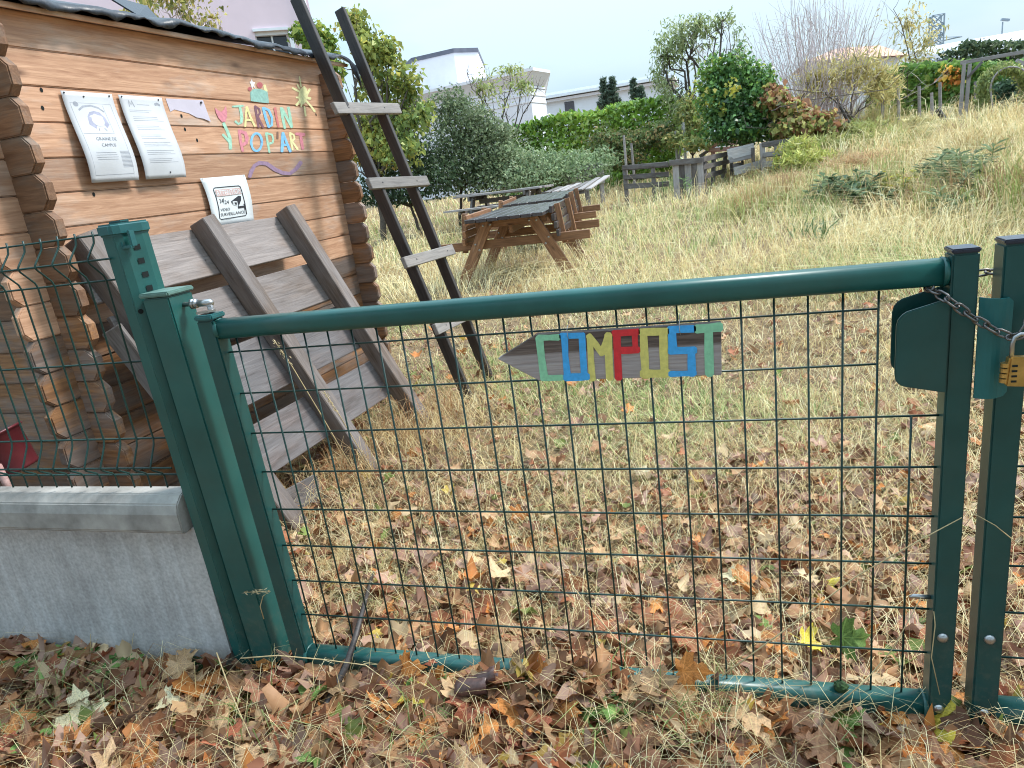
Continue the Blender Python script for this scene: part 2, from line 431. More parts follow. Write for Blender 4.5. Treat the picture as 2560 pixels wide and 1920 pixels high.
M['pink_wood'] = wood('pink_wood', (.32, .15, .13), (.55, .30, .27), grey=(.5, .33, .30), grey_amt=.3, rough=.7, bump=.3)
M['gate'] = plain('green_gate_paint', (.007, .062, .060), rough=.34, var=.16, nscale=9, bump=.03)
M['gate_light'] = plain('green_gate_paint_worn', (.010, .084, .077), rough=.36, var=.2, nscale=7, bump=.03)
dirty(M['gate']); dirty(M['gate_light'])
M['wire'] = plain('green_wire_coat', (.005, .036, .031), rough=.38, var=.2, nscale=15)
M['teal'] = plain('teal_strike_paint', (.010, .110, .112), rough=.38, var=.15, nscale=9)
M['cap'] = plain('grey_green_cap', (.10, .19, .165), rough=.55, var=.2, nscale=40, bump=.1)
M['post_cap'] = plain('blue_green_cap', (.016, .10, .105), rough=.35, var=.15, nscale=20)
M['black_cap'] = plain('dark_plastic_cap', (.02, .025, .045), rough=.28, var=.2, nscale=30)
M['hole'] = plain('dark_hole', (.004, .008, .008), rough=.9)
M['steel'] = plain('dull_steel', (.42, .41, .41), rough=.33, metal=.9, var=.2, nscale=60, bump=.05)
M['chain'] = plain('dark_chain_steel', (.17, .155, .15), rough=.42, metal=.85, var=.35, nscale=80, bump=.1)
M['brass'] = plain('brass', (.55, .34, .11), rough=.38, metal=.8, var=.2, nscale=50, bump=.05)
M['felt'] = plain('roofing_felt', (.022, .026, .036), rough=.36, var=.5, nscale=60, bump=.4)
M['paper'] = plain('paper', (.55, .57, .605), rough=.45, var=.06, nscale=9)
M['paper_blue'] = plain('paper_blue_tint', (.62, .74, .82), rough=.45, var=.06, nscale=9)
M['paper_lilac'] = plain('paper_lilac', (.55, .51, .60), rough=.5, var=.06, nscale=9)
M['sign_white'] = plain('white_sheet', (.64, .68, .70), rough=.35, var=.03, nscale=9)
M['ink'] = plain('dark_ink', (.02, .022, .03), rough=.5)
M['ink_faded'] = plain('faded_ink', (.16, .17, .20), rough=.5, var=.25, nscale=50)
M['ink_pale'] = plain('pale_ink', (.30, .32, .37), rough=.5, var=.2, nscale=50)
M['ink_pink'] = plain('faded_red_ink', (.55, .40, .38), rough=.5, var=.2, nscale=40)
M['ink_violet'] = plain('faded_violet_ink', (.33, .34, .45), rough=.5, var=.15, nscale=40)
PAINT = dict(mint=(.33, .58, .45), yellow=(.70, .64, .30), purple=(.19, .09, .12), blue=(.20, .48, .80), pinkred=(.55, .18, .17), pink=(.60, .22, .27), white=(.75, .72, .74),
             teal=(.25, .45, .40), red=(.42, .11, .12), violet=(.27, .18, .27), paleyellow=(.72, .69, .36), brownish=(.20, .11, .08))
for k_, c_ in PAINT.items(): M['paint_' + k_] = plain('wall_paint_' + k_, c_, rough=.6, var=.18, nscale=70)
SIGNP = dict(mint=(.26, .58, .37), blue=(.05, .38, .82), yellow=(.68, .60, .17), red=(.66, .025, .035))
for k_, c_ in SIGNP.items(): M['sign_' + k_] = plain('sign_paint_' + k_, c_, rough=.5, var=.14, nscale=90, bump=.15)
M['leaf_attr'] = leafy('fallen_leaf', .22, .5, .3)
M['grass'] = leafy('grass_blade', .3, .6, .2)
M['foliage'] = leafy('tree_foliage', .4, .5, .3)
M['gloss_foliage'] = leafy('laurel_foliage', .28, .33, .5)
M['bark'] = plain('bark', (.10, .08, .065), rough=.9, var=.4, nscale=30, bump=.6)
M['bark_pale'] = plain('pale_bark', (.50, .41, .41), rough=.9, var=.35, nscale=30, bump=.4)
M['stem'] = plain('straw_stem', (.50, .38, .20), rough=.6, var=.2, nscale=30)
M['green_stem'] = plain('green_stem', (.12, .20, .06), rough=.6, var=.2, nscale=30)
M['moss'] = plain('moss', (.02, .05, .012), rough=.95, var=.5, nscale=120, bump=.8)
M['red_plastic'] = plain('red_plastic', (.10, .014, .02), rough=.4, var=.25, nscale=12)
M['glass'] = plain('dark_window_glass', (.02, .022, .03), rough=.08)
M['plaster_pink'] = plain('pink_plaster', (.76, .60, .655), rough=.9, var=.03, nscale=2)
M['plaster_white'] = plain('white_plaster', (.70, .715, .76), rough=.85, var=.04, nscale=1.5)
M['plaster_mauve'] = plain('mauve_plaster', (.70, .685, .73), rough=.85, var=.04, nscale=1.5)
M['trim_white'] = plain('white_trim', (.72, .74, .78), rough=.6, var=.04, nscale=3)
M['roof_grey'] = plain('grey_roof_edge', (.11, .115, .15), rough=.6, var=.15, nscale=3)
M['roof_white'] = plain('white_roof_sheet', (.72, .72, .75), rough=.5, var=.05, nscale=1)
M['roof_orange'] = plain('orange_roof', (.62, .36, .26), rough=.85, var=.2, nscale=6)
M['pylon'] = plain('pylon_steel', (.26, .32, .38), rough=.6, var=.1)
M['mesh_green'] = plain('green_netting', (.03, .22, .13), rough=.6, var=.2)

# ------------------------------------------------------------------ ground
def build_ground():
    def axis(lo, hi, fine_lo, fine_hi, step, far):
        a = list(np.arange(fine_lo, fine_hi + 1e-6, step))
        s = step; x = fine_hi
        while x < hi: s *= 1.25; x += s; a.append(min(x, hi + s))
        s = step; x = fine_lo
        while x > lo: s *= 1.25; x -= s; a.insert(0, x)
        return np.array(a)
    xs = axis(-900, 900, -6, 8, .09, 0); ys = axis(-400, 1400, -1.5, 18, .09, 0)
    X, Y = np.meshgrid(xs, ys, indexing='ij')
    Z = gz(X, Y) - .012
    nx_, ny_ = len(xs), len(ys)
    V = np.stack([X, Y, Z], -1).reshape(-1, 3)
    i = np.arange(nx_ - 1)[:, None]; j = np.arange(ny_ - 1)[None]
    a = i * ny_ + j
    F = np.stack([a, a + ny_, a + ny_ + 1, a + 1], -1).reshape(-1, 4)
    m, n, l, b = new_mat('ground_soil')
    tc = nd(n, 'ShaderNodeTexCoord')
    g = nd(n, 'ShaderNodeTexNoise', Scale=.55, Detail=8.0, Roughness=.65); l.new(tc.outputs['Object'], g.inputs['Vector'])
    g2 = nd(n, 'ShaderNodeTexNoise', Scale=26.0, Detail=6.0, Roughness=.7); l.new(tc.outputs['Object'], g2.inputs['Vector'])
    r1 = ramp(n, [(.35, (.16, .10, .06)), (.5, (.25, .18, .10)), (.62, (.20, .19, .08))]); l.new(g.outputs['Fac'], r1.inputs['Fac'])
    r2 = ramp(n, [(.35, (.45, .4, .35)), (.65, (1.25, 1.2, 1.1))]); l.new(g2.outputs['Fac'], r2.inputs['Fac'])
    mx = nd(n, 'ShaderNodeMix', data_type='RGBA', blend_type='MULTIPLY'); mx.inputs['Factor'].default_value = 1; l.new(r1.outputs[0], mx.inputs['A']); l.new(r2.outputs[0], mx.inputs['B'])
    l.new(mx.outputs['Result'], b.inputs['Base Color']); b.inputs['Roughness'].default_value = .95
    bp = nd(n, 'ShaderNodeBump', Strength=.8, Distance=.03); l.new(g2.outputs['Fac'], bp.inputs['Height']); l.new(bp.outputs[0], b.inputs['Normal'])
    o = add('ground', mesh_from('ground', V, F, m, True))
    o['kind'] = 'structure'
build_ground()

# ================================================================== THE GATE
def row_z(j): return .9028 - j * .1019
def col_x(i): return i * .0575
WR = .0021
def square_post(g, x0b, x0t, w, y0, d, z0, z1):
    """post whose foot is at x0b and whose head is at x0t (these posts lean a little)"""
    P = [(x0b, y0, z0), (x0b + w, y0, z0), (x0b + w, y0 + d, z0), (x0b, y0 + d, z0)]
    Q = [(x0t, y0, z1), (x0t + w, y0, z1), (x0t + w, y0 + d, z1), (x0t, y0 + d, z1)]
    g.put(P + Q, [(3, 2, 1, 0), (4, 5, 6, 7), (0, 1, 5, 4), (1, 2, 6, 5), (2, 3, 7, 6), (3, 0, 4, 7)])
def dome(g, c, r, h, y_dir=-1, n=12):
    V = [(c[0], c[1] + y_dir * h, c[2])]; F = []
    for ring, (rr, hh) in enumerate(((.55, .85), (.88, .5), (1, 0))):
        for k in range(n):
            th = 2 * math.pi * k / n
            V.append((c[0] + r * rr * math.cos(th), c[1] + y_dir * h * hh, c[2] + r * rr * math.sin(th)))
    for k in range(n):
        k2 = (k + 1) % n
        F.append((0, 1 + k, 1 + k2))
        for q in (0, 1): F.append((1 + q * n + k, 1 + (q + 1) * n + k, 1 + (q + 1) * n + k2, 1 + q * n + k2))
    g.put(V, F)
def smooth_all(o):
    for p in o.data.polygons: p.use_smooth = True
    return o

def gate_leaf():
    g = thing('gate_leaf', 'wide green metal gate leaf carrying the painted arrow sign', 'gate', (.7, 0, .04))
    # stiles
    q = Geo(); square_post(q, -.066, -.092, .044, -.022, .044, .03, .985); bevelled(q.build('hinge_stile', M['gate'], g), .003)
    q = Geo(); square_post(q, 1.4235, 1.4265, .0405, -.024, .046, .042, .992); bevelled(q.build('lock_stile', M['gate'], g), .003)
    q = Geo(); q.box((1.4467, -.001, .9965), (.0425, .048, .008)); bevelled(q.build('stile_cap', M['black_cap'], g), .002)
    q = Geo(); q.box((-.068, -.002, .992), (.05, .05, .012)); bevelled(q.build('stile_cap', M['post_cap'], g), .003)
    # rails (round tube) with weld collars
    def rail(name, z, r_, zl):
        q = Geo(); V, F = tube_geo([(-.05, 0, zl), (.25, 0, zl * .8 + z * .2), (.7, 0, z), (1.425, 0, z)], 1.0, 28)
        W2 = []
        for v in V:
            zc = zl + (z - zl) * min(1, max(0, (v[0] + .05) / .75)); dy, dz = v[1], v[2] - zc
            h_ = math.hypot(dy, dz) + 1e-9; cy_, sz_ = dy / h_, dz / h_
            e_ = (abs(cy_) ** 3.2 + abs(sz_) ** 3.2) ** (-1 / 3.2); W2.append((v[0], cy_ * e_ * r_ * .9, zc + sz_ * e_ * r_))
        smooth_all(local_mesh(name, W2, F, M['gate_light'], g))
    rail('top_rail', .9605, .0232, .9605); rail('bottom_rail', .0655, .0265, .066)
    for x, z, r_ in ((-.046, .9605, .0262), (1.421, .9605, .0262), (-.026, .066, .0315), (1.421, .0655, .0315)):
        q = Geo(); q.tube([(x - .004, 0, z), (x + .004, 0, z)], [r_, r_ * .93], 16); smooth_all(q.build('weld_collar', M['gate_light'], g))
    # mesh wires
    for i in range(25):
        zt = .945 if i < 24 else row_z(2)
        dx = -.012 * max(0, (6 - i) / 6)
        x = col_x(i)
        pts = [(x + .1 * dx, random.uniform(-.0008, .0008), .088), (x + .4 * dx, 0, .45), (x + dx, random.uniform(-.0008, .0008), zt)]
        tube('upright_wire', g, pts, WR, M['wire'], 6)
    for j in range(8):
        z = row_z(j)
        xr = 1.427 if j >= 2 else col_x(23) + .002
        xl = -.045 - .026 * (z / .95) + .016
        tube('cross_wire', g, [(xl, .0045, z), (.6, .0045, z + random.uniform(-.001, .001)), (xr, .0045, z)], WR, M['wire'], 6)
        q = Geo(); dome(q, (xl + .001, .004, z), .006, .004); dome(q, (xl + .001, .003, z), .006, .004, 1); smooth_all(q.build('weld_bead', M['gate_light'], g))
    # bolts
    for z in (.247, .078):
        q = Geo(); dome(q, (1.4425, -.0245, z), .0102, .0065); smooth_all(q.build('bolt', M['steel'], g))
    # lock case: front plate, back plate and the case between them
    def plate(name, y, th, pts, mat):
        q = Geo(); q.prism([(x, y, z) for x, z in pts], (0, th, 0)); return bevelled(q.build(name, mat, g), .0015)
    prof = [(1.344, .79), (1.3445, .878), (1.347, .889), (1.353, .897), (1.36, .902), (1.424, .921), (1.424, .754), (1.362, .767), (1.352, .771), (1.346, .779)]
    plate('lock_plate', -.0325, .006, prof, M['gate'])
    plate('lock_plate', .020, .004, [(x + .004, z + .012) for x, z in prof], M['gate'])
    q = Geo(); q.box((1.402, -.003, .83), (.04, .045, .11)); q.build('lock_case', M['gate'], g)
    # stay hook low on the stile
    tube('stay_hook', g, [(1.425, .0, .322), (1.41, -.004, .324), (1.395, -.006, .3265), (1.386, -.006, .324)], [.0045, .0045, .0045, .003], M['steel'], 10)
    # hinge eye on the stile head
    q = Geo(); q.prism([(-.094, -.012, 1.0), (-.06, -.012, 1.002), (-.05, 0, 1.002), (-.06, .014, 1.002), (-.094, .014, 1.0)], (0, 0, .005)); q.build('hinge_plate', M['steel'], g)
    return g
gate_leaf()
def second_leaf():
    g = thing('gate_leaf', 'narrow visible end of the second green gate leaf at the right edge', 'gate', (1.9, 0, .04))
    q = Geo(); square_post(q, 1.5, 1.5, .0445, -.024, .046, .04, 1.0); bevelled(q.build('lock_stile', M['gate'], g), .003)
    q = Geo(); q.box((1.5225, -.001, 1.0045), (.0462, .048, .008)); bevelled(q.build('stile_cap', M['black_cap'], g), .002)
    tube('top_rail', g, [(1.54, 0, .9605), (2.7, 0, .9605)], .0232, M['gate_light'], 20)
    tube('bottom_rail', g, [(1.54, 0, .0655), (2.7, 0, .0655)], .0285, M['gate_light'], 20)
    q = Geo(); square_post(q, 2.7, 2.7, .0445, -.024, .046, .04, 1.0); q.build('hinge_stile', M['gate'], g)
    for i in range(19): tube('upright_wire', g, [(1.606 + .0575 * i, 0, .088), (1.606 + .0575 * i, 0, .945)], WR, M['wire'], 6)
    for j in range(8): tube('cross_wire', g, [(1.54, .0045, row_z(j)), (2.71, .0045, row_z(j))], WR, M['wire'], 6)
    for z in (.249, .076):
        q = Geo(); dome(q, (1.5215, -.0245, z), .0102, .0065); smooth_all(q.build('bolt', M['steel'], g))
    # curved strike plate that covers the gap between the leaves
    V = []; F = []
    xs = np.linspace(1.4675, 1.516, 9)
    for k_, x in enumerate(xs):
        t_ = (x - 1.4675) / .0485
        y = -.031 - .013 * math.sin(math.pi * min(1, t_ * 1.05)) * (1 - .2 * t_)
        top = .9185 - .004 * t_ - (.006 if k_ == 8 else 0); bot = .742 + .0005 * k_ + (.007 if k_ == 8 else 0)
        V += [(x, y, bot), (x, y, top), (x, y + .004, top), (x, y + .004, bot)]
    for k_ in range(8):
        a = 4 * k_
        for q_ in range(4): F.append((a + q_, a + (q_ + 1) % 4, a + 4 + (q_ + 1) % 4, a + 4 + q_))
    F += [(0, 1, 2, 3), (32, 33, 34, 35)]
    o = Geo(); o.put(V, F); o.build('strike_plate', M['teal'], g)
second_leaf()

# hinge post
def hinge_post():
    g = thing('gate_post', 'square green hinge post with a pale cap left of the gate', 'post', (-.17, .01, 0))
    q = Geo(); square_post(q, -.185, -.2175, .074, -.03, .08, -.05, 1.048); bevelled(q.build('shaft', M['gate_light'], g), .003)
    q = Geo(); q.prism([(-.2215, -.0345, 1.05), (-.1375, -.0345, 1.05), (-.1375, .054, 1.05), (-.2215, .054, 1.05)], (0, 0, .011)); bevelled(q.build('post_cap', M['cap'], g), .003)
    q = Geo()
    q.tube([(-.142, .012, 1.022), (-.085, .008, 1.022)], .0055, 10)
    q.tube([(-.118, .010, 1.022), (-.110, .010, 1.022)], .013, 6)
    q.tube([(-.109, .010, 1.022), (-.104, .010, 1.022)], .011, 12)
    q.tube([(-.098, .009, 1.022), (-.078, .008, 1.022), (-.066, .008, 1.021), (-.06, .008, 1.018)], [.008, .0085, .0095, .006], 12)
    q.tube([(-.068, .008, 1.026), (-.068, .008, .985)], .007, 10)
    smooth_all(q.build('hinge_bolt', M['steel'], g))
    q = Geo(); q.tube([(-.147, .012, 1.022), (-.1435, .012, 1.022)], .013, 16); q.build('hinge_washer', M['gate'], g)
hinge_post()

# fence post with folded profile, slots and a plastic cap with a hook
def fence_post():
    g = thing('fence_post', 'taller green profiled fence post with slots and a clip cap', 'post', (-.25, .02, 0))
    def prof(cx): return [(cx - .036, -.012), (cx - .026, -.026), (cx + .004, -.026), (cx + .018, -.012), (cx + .034, .03), (cx + .034, .052), (cx - .036, .052)]
    a = [(x, y, -.05) for x, y in prof(-.222)]; b_ = [(x, y, 1.2) for x, y in prof(-.256)]
    q = Geo(); n_ = len(a); q.put(a + b_, [tuple(range(n_))[::-1], tuple(range(n_, 2 * n_))] + [(i, (i + 1) % n_, n_ + (i + 1) % n_, n_ + i) for i in range(n_)])
    bevelled(q.build('profile_shaft', M['gate_light'], g), .002)
    q = Geo()
    for i in range(13):
        z = 1.165 - i * .032
        cx = -.222 - .034 * (z + .05) / 1.25
        x, y = cx + .0275, .0105
        d = np.array([.016, .042]); d /= np.linalg.norm(d); nn = np.array([d[1], -d[0]])
        c = np.array([x, y]) + nn * .0008
        hw, hh = .0075, .0062
        P = [(c[0] - d[0] * hw, c[1] - d[1] * hw, z - hh), (c[0] + d[0] * hw, c[1] + d[1] * hw, z - hh), (c[0] + d[0] * hw, c[1] + d[1] * hw, z + hh), (c[0] - d[0] * hw, c[1] - d[1] * hw, z + hh)]
        q.put(P, [(0, 1, 2, 3)])
    o = q.build('slot', M['hole'], g); o['kind'] = 'stuff'
    for z in (1.02,):
        q = Geo(); cx = -.222 - .034 * (z + .05) / 1.25; q.tube([(cx + .0115, -.0196, z), (cx + .0125, -.0204, z)], .0058, 12); q.build('screw_hole', M['hole'], g)
    # cap
    cx = -.2565
    pr = [(cx - .041, -.014), (cx - .029, -.032), (cx + .007, -.032), (cx + .022, -.017), (cx + .04, .03), (cx + .04, .058), (cx - .041, .058)]
    q = Geo(); q.prism([(x, y, 1.195) for x, y in pr], (0, 0, .028)); bevelled(q.build('clip_cap', M['post_cap'], g), .005, 3)
    q = Geo(); q.box((cx - .004, .012, 1.2255), (.04, .03, .006)); bevelled(q.build('cap_boss', M['post_cap'], g), .003)
    # hook under the cap on the gate side
    hx = cx + .03
    q = Geo()
    q.box((hx + .008, -.006, 1.186), (.006, .016, .036)); q.box((hx - .004, -.012, 1.168), (.026, .012, .007)); q.box((hx - .016, -.013, 1.174), (.005, .011, .014))
    bevelled(q.build('cap_hook', M['post_cap'], g), .001)
fence_post()

def fence_panel():
    g = thing('wire_fence', 'rigid green wire fence panel with folded ribs on a concrete base', 'fence', (-1.2, 0, .55))
    X0, X1 = -2.6, -.27
    rows = [(1.2025, 0), (1.148, -.036), (1.097, 0), (.895, 0), (.693, 0), (.626, -.036), (.592, 0)]
    for z, y in rows: tube('cross_wire', g, [(X0, y + .004, z), (X1, y + .004, z)], .0026, M['wire'], 6)
    i = 0
    x = -.3325
    while x > X0:
        pts = [(x, 0, 1.212), (x, -.001, 1.198), (x, -.004, 1.186), (x, -.031, 1.156), (x, -.036, 1.148), (x, -.031, 1.14), (x, -.004, 1.11), (x, 0, 1.097), (x, 0, .9), (x, 0, .693),
               (x, -.004, .678), (x, -.031, .634), (x, -.036, .626), (x, -.031, .619), (x, -.005, .6), (x, 0, .59), (x, 0, .557)]
        tube('upright_wire', g, pts, .0025, M['wire'], 6)
        x -= .0535
fence_panel()

def concrete_base():
    m, n, l, b = new_mat('concrete')
    tc = nd(n, 'ShaderNodeTexCoord')
    g1 = nd(n, 'ShaderNodeTexNoise', Scale=7.0, Detail=6.0, Roughness=.6); l.new(tc.outputs['Object'], g1.inputs['Vector'])
    mp = nd(n, 'ShaderNodeMapping'); mp.inputs['Scale'].default_value = (38, 20, 3.0); mp.inputs['Rotation'].default_value = (0, .0, 0); l.new(tc.outputs['Object'], mp.inputs['Vector'])
    g2 = nd(n, 'ShaderNodeTexNoise', Scale=1.0, Detail=3.0, Roughness=.6, Distortion=.3); l.new(mp.outputs[0], g2.inputs['Vector'])
    g3 = nd(n, 'ShaderNodeTexNoise', Scale=110.0, Detail=3.0); l.new(tc.outputs['Object'], g3.inputs['Vector'])
    r1 = ramp(n, [(.35, (.37, .355, .35)), (.65, (.485, .47, .46))]); l.new(g1.outputs['Fac'], r1.inputs['Fac'])
    r2 = ramp(n, [(.42, .0), (.70, .62)]); l.new(g2.outputs['Fac'], r2.inputs['Fac'])
    mx = nd(n, 'ShaderNodeMix', data_type='RGBA'); l.new(r2.outputs[0], mx.inputs['Factor']); l.new(r1.outputs[0], mx.inputs['A']); mx.inputs['B'].default_value = (.58, .585, .59, 1)
    r3 = ramp(n, [(.3, .8), (.7, 1.12)]); l.new(g3.outputs['Fac'], r3.inputs['Fac'])
    mu = nd(n, 'ShaderNodeMix', data_type='RGBA', blend_type='MULTIPLY'); mu.inputs['Factor'].default_value = 1; l.new(mx.outputs['Result'], mu.inputs['A']); l.new(r3.outputs[0], mu.inputs['B'])
    l.new(mu.outputs['Result'], b.inputs['Base Color']); b.inputs['Roughness'].default_value = .85
    bp = nd(n, 'ShaderNodeBump', Strength=.25, Distance=.004); l.new(g3.outputs['Fac'], bp.inputs['Height']); l.new(bp.outputs[0], b.inputs['Normal'])
    m2 = plain('weathered_coping', (.30, .285, .265), rough=.88, var=.38, nscale=11, bump=.25)
    t = thing('concrete_base', 'grey concrete gravel board with a darker coping under the wire fence', 'wall', (-1.4, 0, 0))
    q = Geo(); q.prism([(-.272, -.012, -.25), (-.272, -.012, .447), (-2.7, -.012, .447), (-2.7, -.012, -.25)], (0, .05, 0)); q.build('panel', m, t)
    prof = [(-.038, .443), (-.044, .452), (-.044, .5), (-.036, .526), (-.014, .546), (.03, .546), (.052, .526), (.052, .443)]
    q = Geo(); q.prism([(-.282, y, z) for y, z in prof], (-2.42, 0, 0)); bevelled(q.build('coping', m2, t), .003)
concrete_base()

# chain and padlock round the two lock stiles
def chain_and_padlock():
    g = thing('chain', 'dark steel chain looped round the two gate stiles', 'chain', (1.47, -.04, .9))
    path = [(1.452, .034, .945), (1.425, .034, .944), (1.405, .026, .94), (1.397, .004, .938), (1.400, -.024, .934), (1.414, -.044, .924), (1.432, -.05, .908), (1.45, -.051, .892), (1.468, -.052, .879), (1.486, -.055, .866), (1.504, -.057, .857),
            (1.516, -.058, .855), (1.526, -.056, .868), (1.534, -.053, .888), (1.545, -.046, .91), (1.556, -.028, .928), (1.56, 0, .938), (1.553, .03, .944), (1.53, .036, .946), (1.5, .036, .947), (1.475, .035, .946)]
    P = [np.array(p) for p in path]
    L = [0]
    for a, b_ in zip(P, P[1:]): L.append(L[-1] + np.linalg.norm(b_ - a))
    def pos(s): return np.array([np.interp(s, L, [p[k_] for p in P]) for k_ in range(3)])
    pitch = .0185; n = int(L[-1] / pitch)
    for i in range(n):
        c = pos((i + .5) * pitch); d = pos((i + .95) * pitch) - pos((i + .05) * pitch); d /= np.linalg.norm(d)
        side = np.cross(d, [0, -1., .3]); side /= np.linalg.norm(side); up = np.cross(side, d)
        ang = (.75 if i % 2 else -.75) + random.uniform(-.2, .2)
        e = side * math.cos(ang) + up * math.sin(ang)
        pts = []
        for k_ in range(14):
            th = 2 * math.pi * k_ / 14
            x = math.cos(th); y = math.sin(th)
            pts.append(c + d * (math.copysign(abs(x) ** .6, x) * .0128) + e * (math.copysign(abs(y) ** .8, y) * .0068))
        tube('link', g, pts, .0021, M['chain'], 6, closed=True)
    t = thing('padlock', 'brass combination padlock hanging on the chain', 'padlock', (1.519, -.066, .8))
    q = Geo(); q.box((1.5195, -.067, .8), (.041, .018, .05), Matrix.Rotation(math.radians(4), 3, 'Y')); bevelled(q.build('lock_body', M['brass'], t), .003, 2)
    for i in range(4):
        q = Geo(); q.tube([(1.4985 - .0002 * i, -.067, .8145 - i * .0088), (1.4985 - .0002 * i, -.067, .8080 - i * .0088)], .0072, 16); q.build('dial', M['brass'], t)
        q = Geo(); q.box((1.5085, -.0764, .8115 - i * .0088), (.0075, .0015, .0032)); q.build('number_window', M['hole'], t)
    tube('shackle', t, [(1.506, -.067, .822), (1.5055, -.067, .846), (1.5085, -.067, .857), (1.516, -.067, .862), (1.526, -.067, .861), (1.533, -.067, .855), (1.536, -.067, .845), (1.537, -.067, .822)], .0034, M['steel'], 10)
chain_and_padlock()

# ------------------------------------------------------------------ painted strokes and print
def stroke_geo(g, pts, w, mapf):
    """a brush stroke: flat ribbon along pts (2-D drawing units) with rounded ends, put through mapf"""
    P = [np.array(p, float) for p in pts]; n = len(P)
    V = []
    for i in range(n):
        t = P[min(i + 1, n - 1)] - P[max(i - 1, 0)]; t /= np.linalg.norm(t) + 1e-9
        nn = np.array([-t[1], t[0]]); ww = w * .5 * (1 + .1 * math.sin(i * 2.3 + P[i][0]))
        V.append((P[i] + nn * ww, P[i] - nn * ww))
    for e, sgn in ((0, -1), (n - 1, 1)):
        t = P[min(e + 1, n - 1)] - P[max(e - 1, 0)]; t = t / (np.linalg.norm(t) + 1e-9)
        nn = np.array([-t[1], t[0]]); c = P[e]
        cap_ = [c + nn * w * .5, c + nn * w * .3 + sgn * t * w * .28, c - nn * w * .3 + sgn * t * w * .28, c - nn * w * .5]
        if sgn < 0: cap_ = cap_[::-1]
        g.put([mapf(*p) for p in cap_], [(0, 1, 2, 3)])
    for a, b_ in zip(V, V[1:]):
        g.put([mapf(*a[0]), mapf(*a[1]), mapf(*b_[1]), mapf(*b_[0])], [(0, 1, 2, 3)])
def poly_geo(g, pts, mapf): g.put([mapf(*p) for p in pts], [tuple(range(len(pts)))])
def ellipse(cx, cy, rx, ry, n=20, rot=0.0):
    return [(cx + rx * math.cos(t) * math.cos(rot) - ry * math.sin(t) * math.sin(rot), cy + rx * math.cos(t) * math.sin(rot) + ry * math.sin(t) * math.cos(rot)) for t in np.linspace(0, 2 * math.pi, n, endpoint=False)]
def text_geo(g, s, quad, mapf):
    """lettering s fitted to a quad (top-left, top-right, bottom-right, bottom-left) in drawing units"""
    cu = bpy.data.curves.new('lettering', 'FONT'); cu.body = s; cu.resolution_u = 2
    o = bpy.data.objects.new('lettering', cu); COL.objects.link(o)
    dg = bpy.context.evaluated_depsgraph_get(); me = bpy.data.meshes.new_from_object(o.evaluated_get(dg))
    V = np.array([v.co[:] for v in me.vertices]); F = [tuple(p.vertices) for p in me.polygons]
    bpy.data.objects.remove(o); bpy.data.curves.remove(cu); bpy.data.meshes.remove(me)
    lo, hi = V[:, :2].min(0), V[:, :2].max(0); U = (V[:, :2] - lo) / (hi - lo)
    tl, tr, br, bl = [np.array(q, float) for q in quad]
    out = []
    for u_, w_ in U:
        p = (bl * (1 - u_) + br * u_) * (1 - w_) + (tl * (1 - u_) + tr * u_) * w_
        out.append(mapf(*p))
    g.put(out, F)

